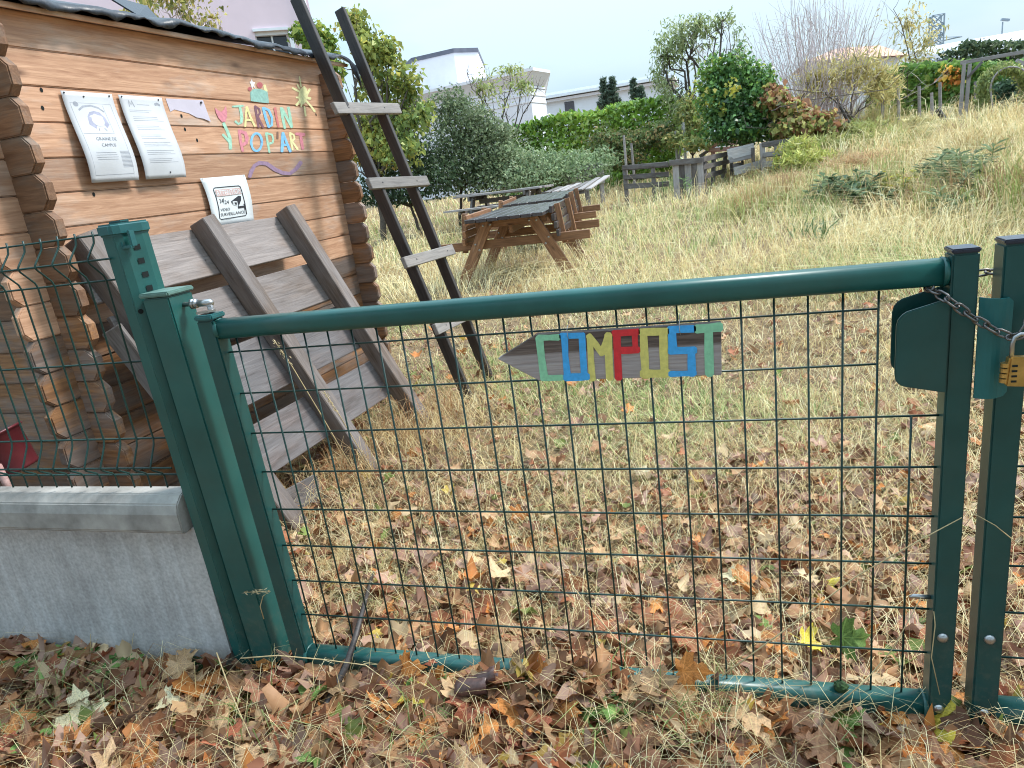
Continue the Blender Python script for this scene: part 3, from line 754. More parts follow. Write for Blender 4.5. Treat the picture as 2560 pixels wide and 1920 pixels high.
# ------------------------------------------------------------------ arrow sign on the gate
def sign_board():
    S0 = lambda x, y: ((1200 + .28933 * x) / KPX, (760 + .28933 * y) / KPX)
    def onface(x, y, yy=-.0305):
        p = at(*S0(x, y), yy); return (p[0], p[1], p[2])
    t = thing('arrow_sign', 'weathered wooden arrow sign reading COMPOST in painted letters', 'sign', (.85, -.02, .8))
    m, n, l, b = new_mat('sign_board_wood')
    tc = nd(n, 'ShaderNodeTexCoord')
    mp = nd(n, 'ShaderNodeMapping'); mp.inputs['Scale'].default_value = (5, 30, 110); l.new(tc.outputs['Object'], mp.inputs['Vector'])
    g1 = nd(n, 'ShaderNodeTexNoise', Scale=2.0, Detail=6.0, Roughness=.6, Distortion=.6); l.new(mp.outputs[0], g1.inputs['Vector'])
    ra = ramp(n, [(.35, (.29, .245, .245)), (.65, (.40, .345, .34))]); l.new(g1.outputs['Fac'], ra.inputs['Fac'])
    rb = ramp(n, [(.35, (.05, .032, .027)), (.65, (.16, .115, .10))]); l.new(g1.outputs['Fac'], rb.inputs['Fac'])
    sx = nd(n, 'ShaderNodeSeparateXYZ'); l.new(tc.outputs['Object'], sx.inputs[0])
    ad = nd(n, 'ShaderNodeMath', operation='MULTIPLY_ADD'); l.new(g1.outputs['Fac'], ad.inputs[0]); ad.inputs[1].default_value = .016; l.new(sx.outputs['Z'], ad.inputs[2])
    st = ramp(n, [(.0, 0), (1, 1)]); mr = nd(n, 'ShaderNodeMapRange'); mr.inputs['From Min'].default_value = .014; mr.inputs['From Max'].default_value = .020; l.new(ad.outputs[0], mr.inputs['Value'])
    mx = nd(n, 'ShaderNodeMix', data_type='RGBA'); l.new(mr.outputs[0], mx.inputs['Factor']); l.new(ra.outputs[0], mx.inputs['A']); l.new(rb.outputs[0], mx.inputs['B'])
    l.new(mx.outputs['Result'], b.inputs['Base Color']); b.inputs['Roughness'].default_value = .7
    bp = nd(n, 'ShaderNodeBump', Strength=.5, Distance=.003); l.new(g1.outputs['Fac'], bp.inputs['Height']); l.new(bp.outputs[0], b.inputs['Normal'])
    out = [(150, 475), (485, 265), (1280, 218), (2085, 163), (2088, 615), (1300, 642), (515, 665)]
    q = Geo(); q.prism([onface(x, y, -.030) for x, y in out], (0, .018, 0)); bevelled(q.build('board', m, t), .0012, 1)
    LET = [('mint', [([(505, 292), (600, 290), (682, 288)], 46), ([(512, 290), (530, 460), (555, 640)], 60), ([(535, 640), (620, 640), (712, 636)], 44)]),
           ('blue', [([(700, 278), (800, 274), (893, 272)], 50), ([(730, 275), (738, 450), (757, 640)], 50), ([(880, 270), (890, 450), (903, 640)], 50), ([(738, 634), (830, 632), (930, 628)], 58)]),
           ('yellow', [([(948, 285), (958, 460), (970, 652)], 50), ([(940, 275), (1000, 350), (1055, 430)], 50), ([(1050, 430), (1085, 340), (1110, 262)], 48), ([(1108, 262), (1112, 450), (1122, 645)], 54)]),
           ('red', [([(1182, 250), (1188, 440), (1198, 645)], 54), ([(1155, 254), (1260, 248), (1364, 240)], 54), ([(1335, 240), (1340, 330), (1345, 410)], 46), ([(1190, 402), (1280, 400), (1368, 395)], 52)]),
           ('yellow', [([(1412, 235), (1420, 430), (1432, 628)], 60), ([(1388, 243), (1500, 240), (1614, 236)], 58), ([(1583, 235), (1588, 420), (1596, 620)], 64), ([(1402, 602), (1510, 602), (1628, 598)], 66)]),
           ('blue', [([(1630, 222), (1740, 218), (1850, 214)], 52), ([(1658, 222), (1662, 320), (1668, 410)], 68), ([(1640, 405), (1750, 402), (1858, 400)], 58), ([(1826, 395), (1828, 500), (1832, 610)], 58), ([(1642, 605), (1750, 602), (1858, 596)], 44)]),
           ('mint', [([(1872, 216), (1975, 208), (2078, 198)], 72), ([(1976, 222), (1978, 420), (1983, 608)], 64)])]
    for i, (c, sts) in enumerate(LET):
        q = Geo()
        for k_, (pts, w) in enumerate(sts): stroke_geo(q, pts, w * 1.14, lambda x, y, kk=k_: onface(x, y, -.0306 - .0002 * kk))
        q.build('painted_letter', M['sign_' + c], t)
    for x in (750, 1718):
        a = onface(x, 235 if x < 1000 else 190, -.031)
        tube('tie_wire', t, [(a[0], .006, a[2] + .014), (a[0] + .002, -.012, a[2] + .016), (a[0] + .001, -.033, a[2] + .004), (a[0] + .001, -.034, a[2] - .008), (a[0] + .003, -.034, a[2] - .018)], .0007, M['steel'], 5)
sign_board()

# ================================================================== LOG CABIN
def log(name, parent, a, b, h, t, up, mat, chamfer=.028, ends=(True, True)):
    """a wall log from a to b; its ends cut back at the corners"""
    a = np.asarray(a, float); b = np.asarray(b, float); L = np.linalg.norm(b - a)
    x0, x1, y0, y1 = -L / 2, L / 2, -h / 2 + .0008, h / 2 - .0008
    c0 = chamfer if ends[0] else .001; c1 = chamfer if ends[1] else .001
    j = lambda: random.uniform(-.002, .002)
    poly = [(x0 + c0 + j(), y0), (x1 - c1 + j(), y0), (x1 + j(), y0 + c1), (x1 + j(), y1 - c1), (x1 - c1 + j(), y1), (x0 + c0 + j(), y1), (x0 + j(), y1 - c0), (x0 + j(), y0 + c0)]
    V = [(x, y, -t / 2) for x, y in poly] + [(x, y, t / 2) for x, y in poly]; n = 8
    F = [tuple(range(n))[::-1], tuple(range(n, 2 * n))] + [(i, (i + 1) % n, n + (i + 1) % n, n + i) for i in range(n)]
    me = mesh_from(name, V, F, mat)
    bm = bmesh.new(); bm.from_mesh(me)
    bmesh.ops.bevel(bm, geom=[e for e in bm.edges if abs(e.verts[0].co.z - e.verts[1].co.z) < 1e-5], offset=.0042, segments=2, affect='EDGES', clamp_overlap=True)
    bm.to_mesh(me); bm.free()
    return add(name, me, parent, frame((a + b) / 2, Vector(b - a), Vector([float(q) for q in up])))
BH = .1158
def cabin():
    t = thing('log_cabin', 'honey brown log cabin with a felt roof and a painted garden name on its wall', 'cabin', hut(-.6, 1.4, 0))
    tops = [1.817 - BH * k_ for k_ in range(15)]
    log('plank', t, hut(-.018, .305, 1.876), hut(-.018, 2.46, 1.876), .118, .036, HN, M['cabin'])
    for z1 in tops:
        z = z1 - BH / 2
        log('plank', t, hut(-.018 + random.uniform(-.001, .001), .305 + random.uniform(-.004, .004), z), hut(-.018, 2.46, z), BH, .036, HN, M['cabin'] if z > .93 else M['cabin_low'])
    for k_ in range(17):                                      # the wall that faces the fence, its log ends past the corner
        z = 1.817 + BH * .5 - BH * k_ - BH / 2
        if z < .03: continue
        tip = .132 if z > .8 else .118
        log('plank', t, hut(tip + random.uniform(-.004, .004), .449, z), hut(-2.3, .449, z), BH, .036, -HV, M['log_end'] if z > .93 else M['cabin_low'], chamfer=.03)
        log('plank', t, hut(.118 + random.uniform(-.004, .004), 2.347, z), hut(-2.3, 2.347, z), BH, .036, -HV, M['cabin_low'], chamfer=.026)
    for z1 in tops + [1.934]:
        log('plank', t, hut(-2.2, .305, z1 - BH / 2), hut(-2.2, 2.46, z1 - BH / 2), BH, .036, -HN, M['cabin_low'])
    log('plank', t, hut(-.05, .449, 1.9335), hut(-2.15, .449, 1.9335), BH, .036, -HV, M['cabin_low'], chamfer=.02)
    # gable boards
    for s_ in (.449, 2.347):
        q = Geo(); q.prism([hut(-.04, s_ - .017, 1.94), hut(-2.18, s_ - .017, 1.94), hut(-1.1, s_ - .017, 2.28)], HV * .034); q.build('gable', M['cabin'], t)
    # roof boards and felt: two slopes, the near eave wavy
    for k_ in range(11):
        n0 = .058 - k_ * .106
        plank('roof_board', t, hut(n0 - .052, .18, 1.943 + k_ * .031), hut(n0 - .052, 2.56, 1.943 + k_ * .031), .104, .017, HN * .28 + np.array([0, 0, 1.]), M['cabin'])
    plank('roof_board', t, hut(-1.66, .18, 2.11), hut(-1.66, 2.56, 2.11), 1.2, .018, -HN * .3 + np.array([0, 0, 1.]), M['cabin'])
    ns, nn_ = 120, 12
    V = []; F = []
    for i in range(ns):
        s_ = .14 + (2.62 - .14) * i / (ns - 1)
        wv = .010 * math.sin(s_ * 5.1 + .6) + .006 * math.sin(s_ * 13.0 + 1.2) + .003 * math.sin(s_ * 31) + .002 * math.sin(s_ * 57 + 1)
        lift = .03 * math.exp(-((s_ - 1.27) / .07) ** 2) + .014 * math.exp(-((s_ - .9) / .2) ** 2)
        for j_ in range(nn_):
            if j_ < 3:
                n_ = .084 + wv * .5 - .004 * j_ * (j_ - 1) + .004 * math.sin(s_ * 83) * (j_ == 0); z = 1.940 + .011 * j_ + wv * .8 * (1 - .2 * j_) + lift * .6 + (.007 * math.sin(s_ * 23 + 2) + .005 * math.sin(s_ * 71)) * (j_ == 0)
                if s_ > 2.45: z -= .05 * ((s_ - 2.45) / .17) ** 2 * (2 - j_ + .8)
            else:
                d_ = (j_ - 2) / (nn_ - 3); n_ = .078 - d_ * 1.2; z = 1.966 + d_ * .335 + (wv * .8 + lift * .6) * math.exp(-d_ * 6) + .004 * math.sin(s_ * 7 + j_)
            V.append(hut(n_, s_, z))
    for i in range(ns - 1):
        for j_ in range(nn_ - 1):
            a = i * nn_ + j_; F.append((a, a + 1, a + nn_ + 1, a + nn_))
    o = local_mesh('roof_felt', V, F, M['felt'], t, True)
    sm = o.modifiers.new('thickness', 'SOLIDIFY'); sm.thickness = .004
    q = Geo(); q.put([hut(-1.1, .14, 2.31), hut(-1.1, 2.62, 2.31), hut(-2.35, 2.62, 1.97), hut(-2.35, .14, 1.97)], [(0, 1, 2, 3)]); q.build('roof_felt', M['felt'], t)
    # scraps of loose felt standing up on the roof
    q = Geo(); q.put([hut(-.1, 1.25, 2.03), hut(-.12, 1.40, 2.02), hut(-.2, 1.42, 2.11), hut(-.2, 1.2, 2.12)], [(0, 1, 2, 3)]); o = q.build('felt_scrap', M['felt'], t); o.modifiers.new('thickness', 'SOLIDIFY').thickness = .006
    # nails / knot holes in the boards
    for zx, zy in ((245, 622), (238, 518), (1045, 668), (1065, 745), (1135, 808), (1820, 660), (540, 1120)):
        s_, z = wall_px(.434 * zx / KPX, .434 * zy / KPX)
        q = Geo(); q.put([hut(.0008, s_ + .006 * math.cos(a), z + .008 * math.sin(a)) for a in np.linspace(0, 6.28, 9)[:-1]], [tuple(range(8))]); q.build('knot_hole', M['hole'], t)
    # --- the painted name and pictures (flat paint on the boards)
    Z = lambda x, y: ((480 + .14467 * x) / KPX, (180 + .14467 * y) / KPX)
    cnt = [0]
    def onw(x, y):
        s_, z = wall_px(*Z(x, y)); return hut(.0012 + .00015 * (cnt[0] % 9), s_, z)
    def letter(name, colr, strokes, polys=()):
        q = Geo(); cnt[0] += 1
        for pts, w in strokes: stroke_geo(q, pts, w, onw); cnt[0] += 1
        for pts in polys: poly_geo(q, pts, onw); cnt[0] += 1
        return q.build(name, M['paint_' + colr], t)
    L_ = 'painted_letter'
    letter(L_, 'mint', [([(702, 597), (790, 592), (880, 585)], 34), ([(822, 600), (845, 700), (858, 800), (845, 875)], 50), ([(845, 870), (800, 900), (745, 852)], 38)])
    letter(L_, 'yellow', [([(938, 605), (925, 780), (915, 940)], 36), ([(945, 605), (1000, 770), (1080, 935)], 36), ([(930, 832), (1035, 828)], 36)])
    letter(L_, 'purple', [([(1088, 590), (1115, 760), (1150, 950)], 42), ([(1100, 600), (1160, 640), (1172, 710), (1125, 770)], 34), ([(1135, 770), (1175, 860), (1228, 960)], 38)])
    letter(L_, 'blue', [([(1225, 620), (1270, 790), (1320, 945)], 46), ([(1232, 620), (1320, 660), (1378, 790), (1372, 920), (1320, 950)], 40)])
    letter(L_, 'pinkred', [([(1428, 622), (1455, 780), (1490, 948)], 42)])
    letter(L_, 'mint', [([(1540, 620), (1565, 790), (1602, 968)], 48), ([(1548, 628), (1640, 800), (1720, 955)], 44), ([(1662, 612), (1695, 790), (1722, 950)], 44)])
    letter(L_, 'pink', [([(812, 1005), (835, 1190), (872, 1365)], 46), ([(815, 1022), (915, 1055), (945, 1140), (935, 1220), (880, 1255)], 62)])
    letter(L_, 'blue', [(ellipse(1110, 1213, 92, 152, 22) + [(1202, 1213)], 38)])
    letter(L_, 'mint', [([(1278, 1052), (1305, 1220), (1337, 1388)], 36), ([(1282, 1056), (1380, 1085), (1402, 1160), (1390, 1220), (1325, 1242)], 36)])
    letter(L_, 'brownish', [([(1475, 1040), (1475, 1148)], 34)])
    letter(L_, 'blue', [([(1567, 1050), (1558, 1210), (1550, 1375)], 46), ([(1570, 1055), (1630, 1220), (1695, 1375)], 46), ([(1560, 1262), (1650, 1258)], 40)])
    letter(L_, 'paleyellow', [([(1690, 1052), (1710, 1200), (1735, 1345)], 36), ([(1692, 1056), (1755, 1090), (1768, 1150), (1722, 1202)], 34), ([(1732, 1205), (1778, 1270), (1825, 1340)], 34)])
    letter(L_, 'pink', [([(1795, 1070), (1865, 1075), (1938, 1082)], 52), ([(1872, 1085), (1890, 1210), (1910, 1328)], 50)])
    P_ = 'painted_picture'
    letter(P_, 'pink', [], [[(388, 612), (440, 660), (500, 690), (545, 650), (578, 582), (602, 690), (598, 780), (575, 862), (510, 862), (452, 800), (408, 705)]])
    letter(P_, 'mint', [([(545, 890), (600, 1005), (652, 1140), (662, 1325)], 56), ([(532, 1082), (585, 1140), (645, 1205)], 46)])
    letter(P_, 'teal', [], [[(1002, 350), (1045, 300), (1105, 288), (1200, 300), (1300, 342), (1318, 450), (1326, 540), (1160, 525), (1012, 503)]])
    letter(P_, 'white', [], [[(1020, 118), (1045, 168), (1086, 182), (1070, 222), (1092, 295), (1052, 245), (1034, 300), (1010, 212), (988, 172), (1018, 160)]])
    letter(P_, 'red', [], [ellipse(1165, 228, 52, 52, 14), ellipse(992, 292, 32, 36, 10)])
    letter(P_, 'paleyellow', [([(1250, 230), (1262, 290), (1285, 330)], 44)])
    letter(P_, 'paleyellow', [([(1852, 82), (1866, 170), (1882, 255)], 24), ([(1732, 277), (1842, 335)], 36), ([(1815, 217), (1852, 292)], 26), ([(1935, 252), (1924, 312)], 30), ([(2030, 297), (1978, 398)], 36), ([(2042, 460), (1980, 450)], 46), ([(1802, 440), (1852, 440)], 32),
                               ([(1803, 572), (1862, 500)], 46), ([(1884, 592), (1900, 500)], 32), ([(1960, 758), (1938, 600)], 34), ([(2118, 684), (2050, 590), (1960, 490)], 36)], [ellipse(1915, 408, 80, 155, 22, .12)])
    zz = lambda L: [((.434 * x - 480) / .14467, (.434 * y - 180) / .14467) for x, y in L]
    letter(P_, 'violet', [(zz([(1436, 1018), (1447, 985), (1464, 955), (1492, 938), (1535, 943), (1580, 975), (1625, 996), (1668, 1000), (1702, 975), (1732, 935)]), 66)])
    return t
cabin()

# ------------------------------------------------------------------ papers pinned to the wall
def paper(name, label, s0, s1, z0, z1, off, mat, bulge, blow):
    """off(w): how far the sheet stands off the wall, w = 0 top .. 1 bottom"""
    t = thing(name, label, 'notice', hut(.01, (s0 + s1) / 2, (z0 + z1) / 2))
    nu, nw = 10, 20
    def P(u_, w_, lift=0.0):
        o_ = off(w_) + bulge * math.sin(math.pi * u_) * math.sin(math.pi * w_) + blow * math.sin(u_ * 7 + w_ * 9) * w_
        return hut(.004 + o_ + lift, s0 + (s1 - s0) * u_, z1 + (z0 - z1) * w_)
    V = [P(i / nu, j / nw) for i in range(nu + 1) for j in range(nw + 1)]
    F = [(i * (nw + 1) + j, (i + 1) * (nw + 1) + j, (i + 1) * (nw + 1) + j + 1, i * (nw + 1) + j + 1) for i in range(nu) for j in range(nw)]
    o = local_mesh('sheet', V, F, mat, t, True)
    sm = o.modifiers.new('thickness', 'SOLIDIFY'); sm.thickness = .0012; sm.offset = -1
    return t, P
def pins(t, P, uw):
    for u_, w_ in uw:
        c = P(u_, w_, .001)
        q = Geo(); q.tube([c, c + HN * .003], .003, 8); q.build('pin', M['ink'], t)
def line_block(q, P, u0, u1, ws, h=.006, ragged=.2):
    for w_ in ws:
        e = u1 - random.uniform(0, ragged) * (u1 - u0)
        n_ = 5
        for k_ in range(n_):
            a = u0 + (e - u0) * k_ / n_; b_ = u0 + (e - u0) * (k_ + 1) / n_
            q.put([P(a, w_, .0016), P(b_, w_, .0016), P(b_, w_ + h, .0016), P(a, w_ + h, .0016)], [(0, 1, 2, 3)])
def papers():
    off1 = lambda w: .004 + .052 * (max(0, w - .12) ** 1.0) * math.exp(-((w - .55) / .5) ** 2)
    t, P = paper('paper_notice', 'white notice in a plastic sleeve reading GRAINE DE CAMPUS, left of the other papers', .697, .908, 1.379, 1.691, off1, M['paper'], .008, .002)
    m_ = lambda u_, w_: P(u_, w_, .0017)
    q = Geo(); text_geo(q, 'GRAINE DE', ((.30, .505), (.72, .505), (.72, .54), (.30, .54)), m_); text_geo(q, 'CAMPUS', ((.36, .575), (.66, .575), (.66, .61), (.36, .61)), m_); q.build('title_print', M['ink_faded'], t)
    q = Geo()
    for a, b_ in (((.1, .12), (.9, .12)), ((.1, .12), (.1, .92)), ((.9, .12), (.9, .92)), ((.1, .92), (.9, .92)), ((.12, .46), (.72, .46)), ((.72, .14), (.72, .46))):
        ww = .004
        n_ = 8
        for k_ in range(n_):
            p0 = np.array(a) + (np.array(b_) - np.array(a)) * k_ / n_; p1 = np.array(a) + (np.array(b_) - np.array(a)) * (k_ + 1) / n_
            if a[1] == b_[1]: q.put([m_(p0[0], p0[1]), m_(p1[0], p1[1]), m_(p1[0], p1[1] + ww), m_(p0[0], p0[1] + ww)], [(0, 1, 2, 3)])
            else: q.put([m_(p0[0], p0[1]), m_(p0[0] + ww * 1.4, p0[1]), m_(p1[0] + ww * 1.4, p1[1]), m_(p1[0], p1[1])], [(0, 1, 2, 3)])
    line_block(q, P, .2, .65, (.675, .70, .725, .75), .004, .15)
    line_block(q, P, .7, .92, (.66, .675, .69, .705, .72, .735, .75, .765, .78, .795, .81, .825, .84), .006, .05)
    q.build('frame_print', M['ink_pale'], t)
    q = Geo(); cc = lambda x, y: P(x, y, .0015)
    poly_geo(q, [(.30, .36), (.33, .27), (.40, .22), (.50, .205), (.60, .22), (.67, .28), (.70, .36), (.62, .40), (.58, .36), (.44, .36), (.40, .41)], cc); q.build('faded_drawing', M['ink_violet'], t)
    q = Geo(); poly_geo(q, ellipse(.5, .315, .12, .065, 16), lambda x, y: P(x, y, .0021)); q.build('faded_drawing', M['paper'], t)
    q = Geo()
    stroke_geo(q, [(.22, .20), (.32, .16), (.48, .145), (.62, .17), (.70, .21)], .022, m_); stroke_geo(q, [(.45, .40), (.44, .43)], .012, m_); stroke_geo(q, [(.56, .40), (.59, .43)], .012, m_)
    poly_geo(q, ellipse(.20, .135, .05, .028, 10), m_); q.build('faded_drawing', M['ink_pale'], t)
    pins(t, P, ((.05, .02), (.4, .05), (.93, .025)))
    off2 = lambda w: .004 + .05 * (max(0, w - .1) ** 1.0) * math.exp(-((w - .6) / .5) ** 2)
    t, P = paper('paper_notice', 'white typed notice in a plastic sleeve, between the other two papers', .937, 1.148, 1.379, 1.691, off2, M['paper'], .008, .002)
    q = Geo()
    line_block(q, P, .36, .64, (.10,), .006, .02); line_block(q, P, .14, .78, (.17, .19), .004, .5)
    for blk in (.25, .36, .47, .56, .66, .76): line_block(q, P, .16, .86, [blk + .022 * k_ for k_ in range(3)], .0045, .45)
    q.build('typed_print', M['ink_pale'], t)
    q = Geo(); m_ = lambda u_, w_: P(u_, w_, .0017)
    stroke_geo(q, [(.17, .13), (.19, .06), (.22, .11), (.25, .06), (.28, .13)], .016, m_)
    stroke_geo(q, [(.78, .09), (.84, .08), (.90, .095)], .03, m_)
    q.build('faded_logo', M['ink_pale'], t)
    pins(t, P, ((.06, .02), (.9, .03), (.6, .93)))
    # torn strip
    t = thing('torn_paper', 'torn scrap of pale lilac paper left pinned beside the notices', 'paper', hut(.01, 1.28, 1.66))
    pts = [(1.177, 1.691), (1.386, 1.694), (1.388, 1.68), (1.402, 1.606), (1.36, 1.618), (1.325, 1.622), (1.288, 1.637), (1.24, 1.645), (1.21, 1.65), (1.185, 1.64)]
    q = Geo(); q.prism([hut(.004 + .004 * math.sin(s_ * 9), s_, z) for s_, z in pts], HN * .001); q.build('sheet', M['paper_lilac'], t)
    q = Geo(); c = hut(.006, 1.368, 1.683); q.tube([c, c + HN * .004], .0045, 10); q.build('pin', M['ink'], t)
    # camera warning
    t = thing('warning_notice', 'white warning sheet ATTENTION 24/24 VIDEO SURVEILLANCE with a camera picture', 'notice', hut(.01, 1.4, 1.27))
    Z = lambda x, y: ((480 + .18912 * x) / KPX, (420 + .18912 * y) / KPX)
    def offs(s_, z): return .0045 + .012 * max(0, 1 - (s_ - 1.25) / .1) * max(0, (1.36 - z) / .2) + .004 * math.sin((z - 1.16) * 15)
    def mp_(lift):
        def f(x, y):
            s_, z = wall_px(*Z(x, y), .012); return hut(offs(s_, z) + .006 + lift, s_, z)
        return f
    edge_l = [(108, 138), (135, 200), (165, 290), (195, 400), (215, 490), (235, 600), (280, 690), (350, 795)]
    edge_r = [(700, 88), (722, 160), (745, 250), (768, 350), (788, 450), (802, 560), (815, 650), (825, 712)]
    V = []; F = []; nu = 8
    for a, b_ in zip(edge_l, edge_r):
        for k_ in range(nu + 1): V.append(mp_(0)(a[0] + (b_[0] - a[0]) * k_ / nu, a[1] + (b_[1] - a[1]) * k_ / nu))
    for j in range(len(edge_l) - 1):
        for k_ in range(nu): a = j * (nu + 1) + k_; F.append((a, a + nu + 1, a + nu + 2, a + 1))
    o = local_mesh('sheet', V, F, M['sign_white'], t, True); o.modifiers.new('thickness', 'SOLIDIFY').thickness = .0012
    f1, f2 = mp_(.0016), mp_(.0024)
    q = Geo(); fr = [(300, 262), (450, 248), (612, 236), (632, 248), (650, 300), (690, 460), (717, 605), (705, 628), (540, 655), (372, 682), (352, 666), (340, 540), (310, 400), (276, 290), (282, 270), (300, 262)]
    stroke_geo(q, fr, 11, f1); q.build('frame_print', M['ink'], t)
    q = Geo(); poly_geo(q, [(296, 292), (460, 276), (628, 262), (650, 340), (480, 362), (318, 382)], f1); q.build('band_print', M['ink_pink'], t)
    q = Geo(); text_geo(q, 'ATTENTION', ((302, 302), (630, 270), (648, 338), (322, 376)), f2); q.build('title_print', M['sign_white'], t)
    q = Geo(); text_geo(q, '24', ((347, 412), (400, 408), (408, 460), (357, 466)), f1); text_geo(q, '24', ((420, 428), (476, 424), (482, 472), (430, 477)), f1); stroke_geo(q, [(405, 400), (417, 482)], 5, f1)
    text_geo(q, 'VIDEO', ((363, 540), (494, 522), (499, 560), (369, 576)), f1); text_geo(q, 'SURVEILLANCE', ((367, 602), (694, 560), (699, 596), (371, 643)), f1); q.build('text_print', M['ink'], t)
    q = Geo(); poly_geo(q, [(508, 442), (604, 368), (640, 372), (641, 425), (612, 500), (596, 470), (590, 436), (526, 436), (532, 488)], f1); poly_geo(q, [(552, 454), (580, 456), (586, 486), (557, 482)], f2)
    poly_geo(q, [(600, 508), (680, 498), (684, 522), (606, 536)], f1); poly_geo(q, [(674, 474), (690, 470), (706, 546), (688, 550)], f1); stroke_geo(q, [(606, 498), (612, 512)], 9, f1); q.build('camera_print', M['ink'], t)
    q = Geo(); poly_geo(q, [(532, 440), (588, 441), (600, 500), (544, 492)], f1); q.build('lens_print', M['sign_white'], t)
    q = Geo()
    for x, y in ((135, 146), (685, 100), (800, 708), (450, 768)):
        c = np.array(f1(x, y)); q.tube([c, c + HN * .002], .0022, 6)
    q.build('staple', M['steel'], t)
papers()

# ================================================================== PALLET leaning on the wall
def pallet_lean():
    t = thing('leaning_pallet', 'heavy grey timber pallet leaning against the cabin wall', 'pallet', hut(.3, 1.35, 0))
    sl = np.array([0, 0, 1.15]) + HN * (.035 - .45); L = np.linalg.norm(sl); sl /= L
    n = np.cross(HV, sl); n *= np.sign(n @ HN); base = HN * (HC + .45)
    def Q(s_, b_, h=0): return base + HV * s_ + sl * b_ + n * h
    for b0, b1, s0, s1 in ((1.03, 1.236, .505, 1.735), (.772, .975, .52, 1.80), (.487, .73, .55, 1.86), (.20, .408, .6, 1.93)):
        bm_ = (b0 + b1) / 2
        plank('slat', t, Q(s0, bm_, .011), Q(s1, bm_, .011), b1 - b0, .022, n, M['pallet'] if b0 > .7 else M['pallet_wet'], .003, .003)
    for (sa, sb, w) in ((.535, .735, .085), (1.112, 1.295, .072), (1.675, 1.87, .078)):
        a = Q(sa, 1.252, .066); b_ = Q(sb, -.045, .066)
        plank('beam', t, b_, a, w, .088, n, M['pallet_beam'], .004, .003)
    plank('cross_piece', t, Q(.475, .93, .05), Q(.545, .50, .05), .018, .09, n, M['dark_wood'], .004, .003)
    a = Q(.60, .2, .12)
    # nail heads
    for sa, b_ in ((1.12, 1.2), (1.16, 1.1), (1.70, 1.2), (1.73, 1.08), (1.18, .9), (1.75, .9)):
        q = Geo(); c = Q(sa - .09, b_, .0225); q.tube([c, c + n * .001], .003, 8); q.build('nail', M['steel'], t)
    # a loose board end on the ground at its foot
    plank('foot_board', t, Q(.58, .06, .0), Q(1.0, .02, .03), .16, .02, n, M['dark_wood'], .003, .003)
pallet_lean()

# ================================================================== LADDER
def ladder():
    t = thing('wooden_ladder', 'home made dark wooden ladder leaning on the cabin eave', 'ladder', hut(.67, 2.4, 0))
    def rail(s_, n0, z0, n1, z1, w):
        a = hut(n0, s_, z0); b_ = hut(n1, s_, z1); d = b_ - a
        out = np.cross(HV, d); out *= np.sign(out @ HN)
        plank('rail', t, a, b_, w, .03, HV, M['ladder'], .003, .0015)
    rail(2.203, .675 + .03 - .03, -.05, .036, 2.225, .066)
    rail(2.62, .64, -.06, .035, 2.235, .062)
    N = HN * 2.19 + np.array([0, 0, .66]); N /= np.linalg.norm(N)
    for (n0, z0, n1, z1, s0, s1) in ((.207, 1.652, .200, 1.68, 2.075, 2.80), (.328, 1.262, .334, 1.243, 2.075, 2.755), (.454, .838, .459, .822, 2.075, 2.70), (.567, .462, .572, .44, 2.085, 2.66)):
        plank('rung', t, hut(n0, s0, z0) + N * .010, hut(n1, s1, z1) + N * .010, .062, .026, N, M['rung'], .003, .0015)
        for s_ in (2.2, 2.6):
            w = (s_ - s0) / (s1 - s0)
            c = hut(n0 + (n1 - n0) * w, s_, z0 + (z1 - z0) * w) + N * .0232
            q = Geo(); q.tube([c, c + N * .0015], .004, 8); q.build('nail', M['ink'], t)
ladder()

def red_tub():
    c = np.array(at(12, 985, .22))
    t = thing('plastic_tub', 'dark red plastic tub tipped over behind the fence beside the cabin', 'tub', c)
    ax = np.array([-.35, -.1, .93]); ax /= np.linalg.norm(ax)
    V, F = [], []
    prof = [(.0, -.08), (.085, -.08), (.092, -.07), (.115, .08), (.128, .082), (.128, .09), (.11, .088), (.088, -.065), (.0, -.068)]
    x = np.cross(ax, [0, 1., 0]); x /= np.linalg.norm(x); y = np.cross(ax, x)
    nk = 20
    for r_, h in prof:
        for k_ in range(nk):
            th = 2 * math.pi * k_ / nk; V.append(c + ax * h * .8 + r_ * .75 * (math.cos(th) * x + math.sin(th) * y))
    for i in range(len(prof) - 1):
        for k_ in range(nk): F.append((i * nk + k_, i * nk + (k_ + 1) % nk, (i + 1) * nk + (k_ + 1) % nk, (i + 1) * nk + k_))
    q = Geo(); q.put(V, F); smooth_all(q.build('tub_shell', M['red_plastic'], t))
    p0 = np.array(at(-5, 1005, .12)); p1 = np.array(at(28, 1075, .10))
    tube('handle', t, [p0, (p0 + p1) / 2 + np.array([0, 0, .004]), p1], .011, M['pink_wood'], 8)
red_tub()

